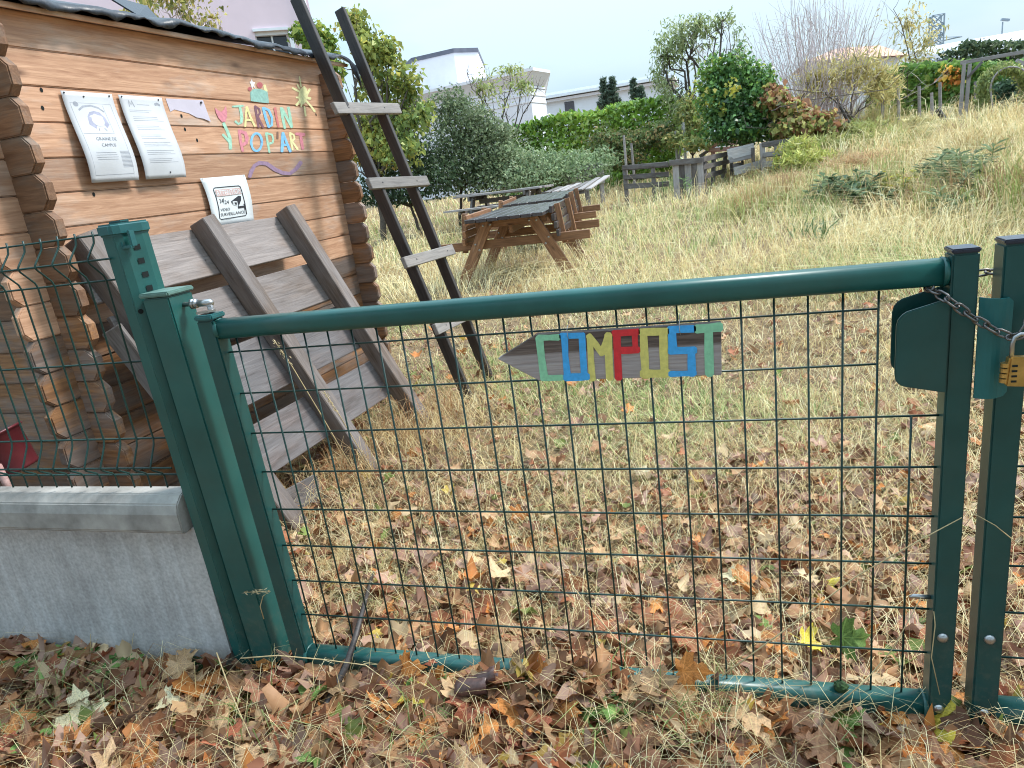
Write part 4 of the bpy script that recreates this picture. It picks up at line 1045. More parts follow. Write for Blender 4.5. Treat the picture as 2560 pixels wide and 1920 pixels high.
# ================================================================== PICNIC TABLES
def picnic_table(name, label, group, M4, mats, L=1.92, W=.86, np_=7, seats=True, broken=()):
    t = thing(name, label, 'picnic table', M4.translation, M4.to_3x3().to_4x4(), group)
    def W_(x, y, z): return M4 @ Vector((x, y, z))
    up = M4.to_3x3() @ Vector((0, 0, 1)); xa = M4.to_3x3() @ Vector((1, 0, 0)); ya = M4.to_3x3() @ Vector((0, 1, 0))
    wood_, top_ = mats
    pw = W / np_
    for i in range(np_):
        x = -W / 2 + pw * (i + .5)
        a, b_ = -L / 2 + random.uniform(-.006, .006), L / 2 + random.uniform(-.006, .006)
        dz = random.uniform(-.003, .003)
        if i in broken: a += .35; dz -= .03
        plank('top_board', t, W_(x, a, .72 + dz), W_(x, b_, .72 + dz * -1), pw - .010, .04, up, top_, .004, .002)
    for y in (-.66, .56):
        for s_ in (-1, 1):
            plank('leg', t, W_(s_ * .66, y, -.06), W_(s_ * .25, y, .69), .125, .045, ya, wood_, .004, .002)
        plank('top_bearer', t, W_(-.4, y + .047, .655), W_(.4, y + .047, .655), .085, .045, ya, wood_, .004)
        plank('seat_beam', t, W_(-.86, y + .047, .435), W_(.86, y + .047, .435), .095, .045, ya, wood_, .004)
        for x, z in ((-.30, .645), (-.22, .65), (.30, .645), (.22, .65), (-.415, .45), (-.375, .385), (.415, .45), (.375, .385)):
            c = W_(x, y - .0235, z); q = Geo(); dome(q, (0, 0, 0), .013, .007, -1, 8)
            q.V = [tuple(c + xa * v[0] + ya * v[1] + up * v[2]) for v in q.V]; smooth_all(q.build('bolt', M['steel'], t))
    plank('spine_board', t, W_(0, -.66, .58), W_(0, .56, .58), .09, .04, xa, wood_, .004)
    if seats:                                                   # folding seats turned up against the top
        for s_ in (-1, 1):
            for k_ in range(4):
                z = .455 + k_ * .083
                x = s_ * (.475 + .018 * (3 - k_))
                plank('seat_slat', t, W_(x, -.74, z + .035), W_(x, .46, z + .035), .072, .035, xa * s_, top_ if s_ > 0 else wood_, .003, .002)
            for y in (-.56, .36):
                plank('seat_bracket', t, W_(s_ * .575, y, .36), W_(s_ * .52, y, .79), .06, .045, ya, wood_, .003)
    else:
        for s_ in (-1, 1):
            for k_ in range(2):
                plank('seat_slat', t, W_(s_ * (.70 + k_ * .125), -L / 2, .47), W_(s_ * (.70 + k_ * .125), L / 2, .47), .115, .035, up, top_, .003, .003)
    return t
def MatZ(x, y, z, yaw, tiltx=0, tilty=0):
    return Matrix.Translation((x, y, z)) @ Matrix.Rotation(math.radians(yaw), 4, 'Z') @ Matrix.Rotation(math.radians(tilty), 4, 'Y') @ Matrix.Rotation(math.radians(tiltx), 4, 'X')
def Mat(x, y, yaw, tiltx=0, tilty=0, dz=0):
    return Matrix.Translation((x, y, float(gz(x, y)) + dz)) @ Matrix.Rotation(math.radians(yaw), 4, 'Z') @ Matrix.Rotation(math.radians(tilty), 4, 'Y') @ Matrix.Rotation(math.radians(tiltx), 4, 'X')
picnic_table('picnic_table', 'brown picnic table with turned up slatted seats, the one nearest the gate', 'folding picnic tables', MatZ(-1.163, 6.847, .08, 4, .21, .4), (M['table'], M['table_top']))
picnic_table('picnic_table', 'brown picnic table with turned up seats, the one behind touching the nearer table', 'folding picnic tables', MatZ(-1.524, 9.5, .10, 5.6, .9, .07), (M['table'], M['table_top']))
picnic_table('picnic_table', 'old grey picnic table with warped boards half hidden in dry grass', None, Mat(-3.05, 12.7, 82, 0, 1, .0), (M['dark_wood'], M['grey_wood']), 1.9, .8, 6, False, (1,))
def loose_boards():
    t = thing('broken_tabletop', 'pale broken boards lying tilted over the old grey table', 'boards', at(1235, 400, 12.2))
    for i in range(6):
        a = at(1180 + i * 18, 416 - i * 1.5, 11.9 + .05 * i); b_ = at(1212 + i * 20, 404 - i * 4.0 - (4 if i > 3 else 0), 12.9 + .05 * i)
        plank('board', t, a, b_, .11, .025, (0, -.2, 1), M['grey_wood'] if i % 3 else M['dark_wood'], .003, .004)
    plank('board', t, at(1172, 421, 12), at(1262, 412, 12.2), .10, .03, (0, -1, .1), M['dark_wood'], .003, .004)
loose_boards()

# ================================================================== PALLETS AROUND THE COMPOST
PZ = lambda x, y: ((1380 + .28933 * x) / KPX, (300 + .28933 * y) / KPX)
def pallet_panel(label, tl, tr, bl, br, Y0, Y1, mat, boards, posts, bh=.095, group='old pallets round the compost heap', down=True, mats2=None, name='pallet'):
    TL, TR, BL, BR = [np.array(at(*PZ(*p), y)) for p, y in ((tl, Y0), (tr, Y1), (bl, Y0), (br, Y1))]
    c = (BL + BR) / 2
    t = thing(name, label, 'pallet', c, None, group)
    al = (TR - TL) / np.linalg.norm(TR - TL); nrm = np.cross(al, [0, 0, 1.]); nrm /= np.linalg.norm(nrm)
    if nrm[1] > 0: nrm = -nrm
    def P(u_, w_): return (TL * (1 - u_) + TR * u_) * (1 - w_) + (BL * (1 - u_) + BR * u_) * w_
    for i, w_ in enumerate(boards):
        w2 = w_
        plank('board', t, P(0, w2), P(1, w2), bh * random.uniform(.9, 1.1), .022, nrm, mat if not mats2 else mats2[i % len(mats2)], .003, .004)
    for u_ in posts:
        a, b_ = P(u_, -.02) - nrm * .055, P(u_, 1.0) - nrm * .055
        if down: b_ = b_ * 1.0; b_[2] = min(b_[2], float(gz(b_[0], b_[1])) - .05)
        plank('block_post', t, b_, a, .085, .08, nrm, mat, .003, .004)
    for i, w_ in enumerate(boards[:2]):
        plank('back_board', t, P(0, w_ + .03) - nrm * .11, P(1, w_ + .03) - nrm * .11, bh, .02, nrm, mat, .003, .004)
    return t
G_ = M['dark_wood']; H_ = M['grey_wood']
pallet_panel('tilted grey pallet standing alone left of the compost pallets', (105, 442), (440, 372), (165, 562), (455, 540), 14.6, 15.0, H_, (.06, .5, .92), (.04, .5, .93))
pallet_panel('long dark pallet with a wide top board left of the upright pickets', (605, 405), (1005, 372), (625, 585), (1010, 560), 14.2, 14.2, G_, (.04, .5, .95), (.04, .66), .1)
pallet_panel('dark pallet set back at an angle right of the pickets', (1305, 330), (1545, 275), (1312, 505), (1505, 455), 14.3, 16.3, G_, (.06, .45, .9), (.12, .45, .9), .1)
pallet_panel('weathered pallet with a dark top board at the right end of the row', (1812, 205), (2088, 165), (1832, 400), (2065, 375), 15.0, 15.2, H_, (.04, .5, .92), (.04, .5, .95), .1, mats2=(G_, H_, H_))
pallet_panel('low pinkish boards behind the pale compost panel', (1355, 215), (1722, 180), (1360, 262), (1722, 235), 17.6, 17.8, M['pink_wood'], (.0, .95), (.1, .9), .1)
def pale_panel():
    t = thing('board_screen', 'pale weathered boards closing the front of the compost heap', 'boards', at(*PZ(1640, 400), 15.6), None)
    for (a, b_, w, m_) in (((1520, 300), (1745, 245), .22, 'pale_wood'), ((1530, 350), (1750, 300), .12, 'grey_wood'), ((1572, 445), (1832, 375), .17, 'pale_wood'), ((1565, 395), (1640, 380), .08, 'dark_wood')):
        plank('board', t, at(*PZ(*a), 15.3), at(*PZ(*b_), 15.6), w, .03, (0, -1, .05), M[m_], .003, .004)
    for x in (1545, 1735, 1815):
        p = at(*PZ(x, 240), 15.55); g_ = float(gz(p[0], p[1])); plank('stake', t, (p[0], p[1], g_ - .05), p, .07, .06, (0, -1, 0), M['dark_wood'], .003, .003)
pale_panel()
def pickets():
    t = thing('picket_panel', 'dark upright pickets under a top board at the corner of the compost row', 'fence', at(*PZ(1180, 600), 13.9), None)
    plank('top_board', t, at(*PZ(1012, 372), 13.95), at(*PZ(1302, 345), 13.95), .11, .025, (0, -1, 0), G_, .003, .003)
    for i, x in enumerate((1066, 1120, 1173, 1226, 1280)):
        p = at(*PZ(x, 385 - i * 4), 14.0); q_ = at(*PZ(x + 4, 610), 14.0)
        plank('picket', t, (p[0], p[1], float(gz(p[0], p[1])) - .05), p, .118, .025, (0, -1, 0), G_ if i % 2 else H_, .003, .004)
    plank('cross_rail', t, at(*PZ(1050, 520), 14.05), at(*PZ(1295, 500), 14.05), .08, .03, (0, -1, 0), G_, .003, .003)
pickets()
def stake(label, x0, y0, x1, y1, Y, r_, mat, Y1=None, name='wooden_stake', group=None, grounded=True):
    a = np.array(at(x0, y0, Y)); b_ = np.array(at(x1, y1, Y if Y1 is None else Y1))
    if grounded: b_[2] = min(b_[2], float(gz(b_[0], b_[1])) - .05)
    V, F = tube_geo([b_, (a + b_) / 2 + np.array([.006, 0, 0]), a], [r_, r_ * .95, r_ * .85], 7)
    o = local_mesh(name, V, F, mat, None); tag(o, label, 'stake', group); return o
SG = 'wooden stakes along the hedge'
for (x, y0, y1, Y, lab) in ((535, 130, 300, 17.5, 'thin pale stake in front of the hedge, left of the grey posts'), (600, 200, 315, 17.5, 'short grey stake in front of the clipped hedge'), (1065, 95, 275, 18.2, 'grey stake beside the tall pale stake at the hedge end'), (1138, 20, 290, 18.0, 'tall pale stake at the right end of the clipped hedge')):
    a = PZ(x + 85 if x < 700 else x, y0); b_ = PZ(x + (95 if x < 700 else 8), y1); stake(lab, a[0], a[1], b_[0], b_[1], Y, .035, M['grey_wood'] if x != 1138 else M['pale_wood'], group=SG)
a, b_ = PZ(1060, 270), PZ(1128, 55); stake('pale diagonal brace leaning on the tall stake', b_[0], b_[1], a[0], a[1], 18.0, .03, M['pale_wood'], 18.4)
stake('dark charred post leaning in the pale grass of the slope', 2025, 237, 2062, 282, 15.0, .06, M['ladder'])
stake('dark broken branch sticking out of the vine heap', 1815, 230, 1866, 262, 15.6, .035, M['ladder'])
stake('dark twig post standing in the grass left of the broadleaf plant', 1697, 422, 1700, 456, 10.0, .012, M['bark'])
for i, (x, y0, y1) in enumerate(((1906, 196, 240), (1940, 190, 235), (1985, 186, 235), (2030, 178, 232), (2107, 176, 228), (2012, 200, 240))):
    stake('grey netting post number %s along the right hedge' % ('one two three four five six'.split()[i]) if False else ['grey netting post at the left end of the right hedge', 'second grey netting post under the right hedge', 'grey netting post in the middle of the right hedge', 'grey netting post just left of the pergola', 'grey netting post between pergola and leafy arch', 'short leaning netting post before the right hedge'][i], x, y0, x + 2, y1, 18.0, .04, M['grey_wood'], group='netting posts along the right hedge')

def pergola():
    t = thing('pergola', 'grey timber pergola with double posts and a diagonal brace on the slope', 'pergola', at(2075, 225, 17.3), None)
    for x, dx in ((2083, 0), (2095, 4)):
        a = np.array(at(x, 138, 17.3)); b_ = np.array(at(x - 9, 232, 17.3)); b_[2] = float(gz(b_[0], b_[1])) - .1
        plank('post', t, b_, a, .065, .06, (0, -1, 0), M['grey_wood'], .004)
    a = np.array(at(2075, 136, 17.35)); b_ = np.array(at(2260, 104, 17.35)); plank('beam', t, a, b_, .075, .05, (0, -1, 0), M['grey_wood'], .004)
    plank('brace', t, at(2090, 168, 17.25), at(2122, 133, 17.25), .05, .04, (0, -1, 0), M['dark_wood'], .004)
    plank('brace', t, at(2195, 130, 17.25), at(2225, 145, 17.25), .07, .05, (0, -1, 0), M['grey_wood'], .004)
    a = np.array(at(2240, 112, 17.3)); plank('post', t, (a[0], a[1], float(gz(a[0], a[1])) - .1), a, .085, .07, (0, -1, 0), M['grey_wood'], .004)
pergola()

# ================================================================== BUILDINGS FAR BEHIND
def px_box(g, name, mat, x0, x1, ytop, Y, depth, zbot=-1.0, parent=None, slope=0.0):
    a = np.array(at(x0, ytop, Y)); b_ = np.array(at(x1, ytop, Y)); b_[2] = a[2] + slope
    V = [(a[0], Y, zbot), (b_[0], Y, zbot), (b_[0], Y, b_[2]), (a[0], Y, a[2])]
    q = Geo(); q.prism(V, (0, depth, 0)); return q.build(name, mat, parent)
def pink_building():
    Yf = 24.0
    pc = np.array(at(677, 60, Yf)); th = math.radians(36)
    R0 = Matrix.Translation((pc[0], pc[1], 0)) @ Matrix.Rotation(th, 4, 'Z')       # local x along the facade, y into the building
    t = thing('apartment_building', 'pale pink apartment building with a dark window above the cabin roof', 'building', (pc[0], pc[1], 0), Matrix.Rotation(th, 4, 'Z'))
    ex = np.array([math.cos(th), math.sin(th), 0]); ey = np.array([-math.sin(th), math.cos(th), 0])
    def loc(px, py): p = on_plane(px, py, ey, pc) - pc; return float(p @ ex), float(p[2] + pc[2])
    xr, xl = 0.0, -14.0
    wx0, wz1 = loc(549, 69); wx1 = loc(622, 70)[0]; wz0 = wz1 - 1.45
    H = 15.0
    def boxes(name, L, mat, par):
        q = Geo()
        for c, d in L: q.box(c, d)
        me = mesh_from(name, q.V, q.F, mat); return add(name, me, par, R0)
    boxes('wall', [(((x0 + x1) / 2, .15, (z0 + z1) / 2), (x1 - x0, .3, z1 - z0)) for (x0, x1, z0, z1) in ((xl, wx0, -1, H), (wx1, xr, -1, H), (wx0, wx1, -1, wz0), (wx0, wx1, wz1, H))] + [(((xl + xr) / 2, 5.2, H / 2 - .5), (xr - xl, 9.7, H + .99))], M['plaster_pink'], t)
    wo = bpy.data.objects.new('window', None); link(wo, t, R0 @ Matrix.Translation((wx0, 0, wz0)))
    cx, cz, w_, h_ = (wx0 + wx1) / 2, (wz0 + wz1) / 2, wx1 - wx0, wz1 - wz0
    boxes('pane', [((cx, .28, cz), (w_, .02, h_))], M['glass'], wo)
    boxes('window_frame', [((x, .24, cz), (.06, .05, h_)) for x in (wx0 + .03, cx, wx1 - .03)] + [((cx, .24, wz0 + .04), (w_ - .13, .05, .08)), ((cx, .17, wz1 - .06), (w_ - .004, .2, .115))], M['trim_white'], wo)
    boxes('window_trim', [((cx, -.03, wz1 + .045), (w_ + .1, .08, .09)), ((wx1 + .08, -.02, cz), (.14, .05, h_))], M['trim_white'], wo)
    px_, _ = loc(664, 40); q = Geo(); q.tube([(px_, -.08, -1), (px_, -.08, H)], .055, 8); add('downpipe', mesh_from('downpipe', q.V, q.F, M['trim_white'], True), t, R0)
pink_building()
def white_building():
    t = thing('white_building', 'white building with a flared cornice and a square tower', 'building', at(1050, 380, 45))
    def body(name, mat, pts, z0, z1, inset=0.0, flare=0.0):
        """pts: plan polygon; flare: top pushed outward"""
        c = np.mean(np.array(pts), 0)
        lo = [(p[0], p[1], z0) for p in pts]; hi = []
        for p in pts:
            d = np.array(p) - c; d /= np.linalg.norm(d); hi.append((p[0] + d[0] * flare, p[1] + d[1] * flare, z1))
        n_ = len(pts); q = Geo(); q.put(lo + hi, [tuple(range(n_))[::-1], tuple(range(n_, 2 * n_))] + [(i, (i + 1) % n_, n_ + (i + 1) % n_, n_ + i) for i in range(n_)])
        return q.build(name, mat, t)
    A_ = np.array(at(760, 176, 47))[:2]; B_ = np.array(at(1140, 153, 44))[:2]; C_ = np.array(at(1174, 170, 46.5))[:2]
    D_ = C_ + np.array([-4, 16]); E_ = A_ + np.array([-2, 16])
    zt = at(1143, 152, 44)[2]
    zn = at(1140, 190, 44)[2]
    pts = [A_, B_, C_, D_, E_]
    body('wall', M['plaster_white'], pts, -1, zn)
    for z in (zn + .02, zn - .42, zn - .85): body('string_course', M['trim_white'], [np.array(p) + (np.array(p) - np.mean(pts, 0)) * .006 for p in pts], z, z + .12)
    body('cornice', M['plaster_white'], pts, zn + .14, zt - .12, flare=.75)
    body('cornice_edge', M['trim_white'], [np.array(p) + (np.array(p) - np.mean(pts, 0)) / np.linalg.norm(np.array(p) - np.mean(pts, 0)) * .8 for p in pts], zt - .12, zt + .06)
    # tower
    z2 = at(1000, 113, 50)[2]
    TA = np.array(at(868, 160, 53))[:2]; TB = np.array(at(893, 150, 50))[:2]; TC = np.array(at(985, 150, 49.5))[:2]; TD = np.array(at(1037, 150, 51))[:2]
    TE = TD + np.array([-2, 8]); TF = TA + np.array([-1, 7])
    tp = [TA, TB, TC, TD, TE, TF]
    body('tower', M['plaster_mauve'], tp, zt - .2, z2)
    body('roof_edge', M['roof_grey'], [np.array(p) + (np.array(p) - np.mean(tp, 0)) * .015 for p in tp], z2, z2 + .28)
white_building()
def low_white_building():
    t = thing('low_building', 'low white building with a banded flat roof behind the clipped hedge', 'building', at(1290, 350, 75))
    a = px_box(None, 'wall', M['plaster_white'], 1176, 1440, 222, 75, 12, -1, t)
    for y0, m_, d_ in ((214, 'plaster_mauve', .5), (206, 'trim_white', .9), (199, 'trim_white', .3)):
        z = at(1180, y0 + 6, 75)[2]; x0 = at(1176, y0, 75)[0]; x1 = at(1440, y0, 75)[0]
        q = Geo(); q.box(((x0 + x1) / 2, 75 + 6 - d_, z), (x1 - x0 + 2 * d_, 12.0, .26)); q.build('roof_band', M[m_], t)
    x0 = at(1215, 195, 76)[0]; x1 = at(1262, 195, 76)[0]; z = at(1240, 193, 76)[2]
    q = Geo(); q.box(((x0 + x1) / 2, 80, z - .5), (x1 - x0, 3, 1.0)); q.build('roof_unit', M['roof_white'], t)
    for x in (1230, 1300):
        p = at(x, 226, 75); q = Geo(); q.box((p[0], 74.99, p[2] - .3), (1.0, .1, 1.2)); q.build('window', M['glass'], t)
low_white_building()
def right_building():
    t = thing('hall_building', 'long white roofed hall with a dark eave at the top right', 'building', at(2110, 130, 55))
    a = np.array(at(1965, 117, 62)); b_ = np.array(at(2330, 62, 42)); c = np.array(at(2330, 98, 42)); d = np.array(at(2020, 124, 58))
    e1 = at(2015, 128, 58); e2 = at(2330, 92, 41)
    q = Geo(); q.prism([np.array(at(1960, 117, 64)), np.array(at(2020, 126, 57)), np.array(at(2340, 90, 40)), np.array(at(2340, 52, 52))], (0, 0, .25)); q.build('roof', M['roof_white'], t)
    q = Geo(); q.prism([np.array(at(2024, 129, 57.2)), np.array(at(2340, 94, 40.2)), np.array(at(2340, 104, 40.2)), np.array(at(2024, 137, 57.2))], (.5, 2, 0)); q.build('eave', M['roof_grey'], t)
    p1 = np.array(at(2028, 137, 57.8)); p2 = np.array(at(2340, 104, 40.9))
    q = Geo(); q.prism([p1, p2, (p2[0], p2[1], -1), (p1[0], p1[1], -1)], (3, 12, 0)); q.build('wall', M['plaster_white'], t)
    m_ = thing('floodlight_mast', 'thin mast with a small floodlight above the white hall roof', 'mast', at(2166, 70, 61))
    p = np.array(at(2166, 47, 61)); q = Geo(); q.tube([(p[0], p[1], p[2] - 6), p], .045, 6); q.build('pole', M['pylon'], m_)
    q = Geo(); q.box((p[0] + .15, p[1], p[2] + .1), (.5, .3, .14), Matrix.Rotation(.25, 3, 'Y')); q.build('lamp_head', M['pylon'], m_)
right_building()
def orange_house():
    t = thing('house', 'house with a pale orange roof showing through the bare shrub', 'house', at(1860, 180, 48))
    a = np.array(at(1740, 132, 48)); b_ = np.array(at(1965, 118, 48)); pk0 = np.array(at(1810, 104, 52)); pk1 = np.array(at(1900, 98, 52))
    q = Geo(); q.put([a, b_, pk1, pk0, a + [0, 9, 0], b_ + [0, 9, 0]], [(0, 1, 2, 3), (4, 5, 2, 3), (0, 3, 4), (1, 5, 2)]); q.build('roof', M['roof_orange'], t)
    q = Geo(); q.prism([a + [.5, .4, 0], b_ + [-.5, .4, 0], (b_[0] - .5, b_[1] + .4, -1), (a[0] + .5, a[1] + .4, -1)], (0, 8, 0)); q.build('wall', M['plaster_white'], t)
orange_house()
def pylon():
    Yp = 260.0
    top = np.array(at(2024, 33, Yp)); h = 34.0; base = np.array([top[0], top[1], top[2] - h])
    t = thing('pylon', 'lattice power pylon far away on the right skyline', 'pylon', base)
    def w_(z): f_ = z / h; return 3.2 * (1 - f_) + 1.0 * f_ if f_ < .6 else 1.6
    q = Geo()
    for sx in (-1, 1):
        for sy in (-1, 1): q.tube([base + [sx * w_(z), sy * w_(z), z] for z in (0, h * .3, h * .6, h * .8, h)], .24, 4)
    q.build('leg', M['pylon'], t)
    q = Geo(); zs = np.linspace(0, h, 13)
    for z0, z1 in zip(zs, zs[1:]):
        for sy in (-1, 1):
            q.tube([base + [-w_(z0), sy * w_(z0), z0], base + [w_(z1), sy * w_(z1), z1]], .16, 4); q.tube([base + [w_(z0), sy * w_(z0), z0], base + [-w_(z1), sy * w_(z1), z1]], .16, 4)
            q.tube([base + [-w_(z1), sy * w_(z1), z1], base + [w_(z1), sy * w_(z1), z1]], .16, 4)
    q.build('bracing', M['pylon'], t)['kind'] = 'stuff'
    q = Geo()
    for z in (h * .55, h * .78): q.tube([base + [-1, 0, z], base + [7, 0, z + .4]], .18, 4); q.tube([base + [1, 0, z + 1.2], base + [7, 0, z + .4]], .14, 4)
    q.build('cross_arm', M['pylon'], t)
pylon()

# ================================================================== VEGETATION
def n3(P, f, seed=0.0):
    """cheap smooth noise about -1..1"""
    x, y, z = P[:, 0] * f + seed, P[:, 1] * f + seed * 1.7, P[:, 2] * f - seed * .6
    return (np.sin(x * 1.0 + 1.3 * np.sin(y * 1.1 + .5)) + np.sin(y * 1.27 + 1.1 * np.sin(z * .9 + 1.7)) + np.sin(z * 1.13 + 1.2 * np.sin(x * 1.21 + 2.1))) / 3.0
def unit(v): return v / (np.linalg.norm(v, axis=-1, keepdims=True) + 1e-9)
def kites(C, D, N, L, Wd, cols, fold=.18, droop=0.0):
    """leaf blades: pointed four-cornered faces, folded along the midrib"""
    D = unit(D); S = unit(np.cross(D, N)); N = np.cross(S, D)
    L = L[:, None]; Wd = Wd[:, None]
    base = C - D * L * .5; tip = C + D * L * .5 - np.array([0, 0, 1.]) * L * droop
    l_ = C - D * L * .06 + S * Wd * .5 + N * Wd * fold; r_ = C - D * L * .06 - S * Wd * .5 + N * Wd * fold
    n_ = len(C)
    V = np.stack([base, r_, tip, l_], 1).reshape(-1, 3)
    F = (np.arange(n_)[:, None] * 4 + np.array([[0, 1, 2, 3]])).reshape(-1, 4)
    return V, F, np.repeat(cols, 4, 0)
def pick(pal, wts, key):
    """colours by clump: key 0..1 chooses along the palette, with scatter"""
    pal = np.array(pal, float); n_ = len(pal)
    cum = np.cumsum(np.array(wts, float) / sum(wts))
    i = np.searchsorted(cum, np.clip(key, 0, .9999))
    return pal[np.clip(i, 0, n_ - 1)]
def sample_blobs(blobs, n, shell=.45):
    vol = np.array([(b[1][0] * b[1][1] * b[1][2]) ** (2 / 3) * (b[2] if len(b) > 2 else 1) for b in blobs]); vol /= vol.sum()
    k_ = rng.choice(len(blobs), n, p=vol)
    c = np.array([b[0] for b in blobs])[k_]; r_ = np.array([b[1] for b in blobs])[k_]
    d = unit(rng.normal(size=(n, 3))); rad = rng.random(n) ** shell
    wob = 1 + .34 * n3(d * 2.0 + c, 1.9, 3.0) + .22 * n3(d * 5.0 + c, 1.7, 1.0) + .12 * (rng.random(n) < .12) * rng.random(n) * 3
    return c + d * r_ * (rad * wob)[:, None], d
def crown(name, parent, blobs, n, L, Wd, pal, wts, mat, shell=.45, gap=-.35, gapf=1.6, droop=.1, jl=.35, up=.3, kf=1.1, key_up=0.0, vari=.22, seed=0.0, tilt=1.0, bright=1.35):
    P, d = sample_blobs(blobs, n, shell)
    if gap is not None:
        keep = n3(P, gapf, seed + 5.0) > gap; P, d = P[keep], d[keep]
    m_ = len(P)
    D = unit(rng.normal(size=(m_, 3)) * tilt + np.array([0, 0, -droop * 2]) + d * .4)
    N = unit(d * .6 + np.array([0, 0, up]) + rng.normal(size=(m_, 3)) * .55)
    key = .5 + .38 * n3(P, kf, seed) + rng.normal(size=m_) * .16
    if key_up: key = key + key_up * (P[:, 2] - P[:, 2].mean()) / (P[:, 2].std() + 1e-6) * .12
    cols = pick(pal, wts, key) * bright * (1 + rng.normal(size=(m_, 1)) * vari).clip(.45, 1.7)
    ll = L * (1 + rng.normal(size=m_) * jl).clip(.45, 1.8)
    V, F, c = kites(P, D, N, ll, ll * Wd, cols, droop=droop)
    return local_mesh(name, V, F, mat, parent, False, c.clip(0, 1))
def pb(px, py, Y, rx, ry, depth=None, w=1.0):
    """ellipsoid seen at picture point px,py at distance Y; radii in picture pixels"""
    c = np.array(at(px, py, Y)); s_ = ((c - CAM) @ CF) / 1504.0
    return (tuple(c), (rx * s_, (depth if depth else (rx + ry) / 2 * s_), ry * s_), w)
def limb(q, a, b_, r0, r1, wig=.06, n=6, sides=6):
    a = np.array(a, float); b_ = np.array(b_, float); L = np.linalg.norm(b_ - a)
    pts = [a + (b_ - a) * t + rng.normal(size=3) * wig * L * math.sin(math.pi * t) * .5 for t in np.linspace(0, 1, n)]
    q.tube(pts, list(np.linspace(r0, r1, n)), sides); return pts
def skeleton(name, parent, foot, blobs, r0, mat, twigs=4, wig=.08):
    """trunk from the foot up into the crown, a limb to every blob and twigs inside it"""
    q = Geo(); foot = np.array(foot, float)
    cs = [np.array(b[0]) for b in blobs]; mid = np.mean(cs, 0); fork = foot + (mid - foot) * .45; fork[:2] = foot[:2] * .7 + mid[:2] * .3
    limb(q, foot - [0, 0, .1], fork, r0, r0 * .7, wig * .5)
    for c, b in zip(cs, blobs):
        p = limb(q, fork + (c - fork) * .02, c, r0 * .5, r0 * .18, wig)
        for k_ in range(twigs):
            d = unit(rng.normal(size=3) + np.array([0, 0, .4])); e = c + d * np.array(b[1]) * .85
            limb(q, p[-1 - (k_ % 3)], e, r0 * .17, r0 * .05, wig * 1.5, 5, 5)
    o = q.build(name, mat, parent, True); return o
def plant(name, label, cat, foot, group=None): return thing(name, label, cat, foot, None, group)
def footing(px, py, Y):
    p = np.array(at(px, py, Y)); return np.array([p[0], p[1], float(gz(p[0], p[1]))])

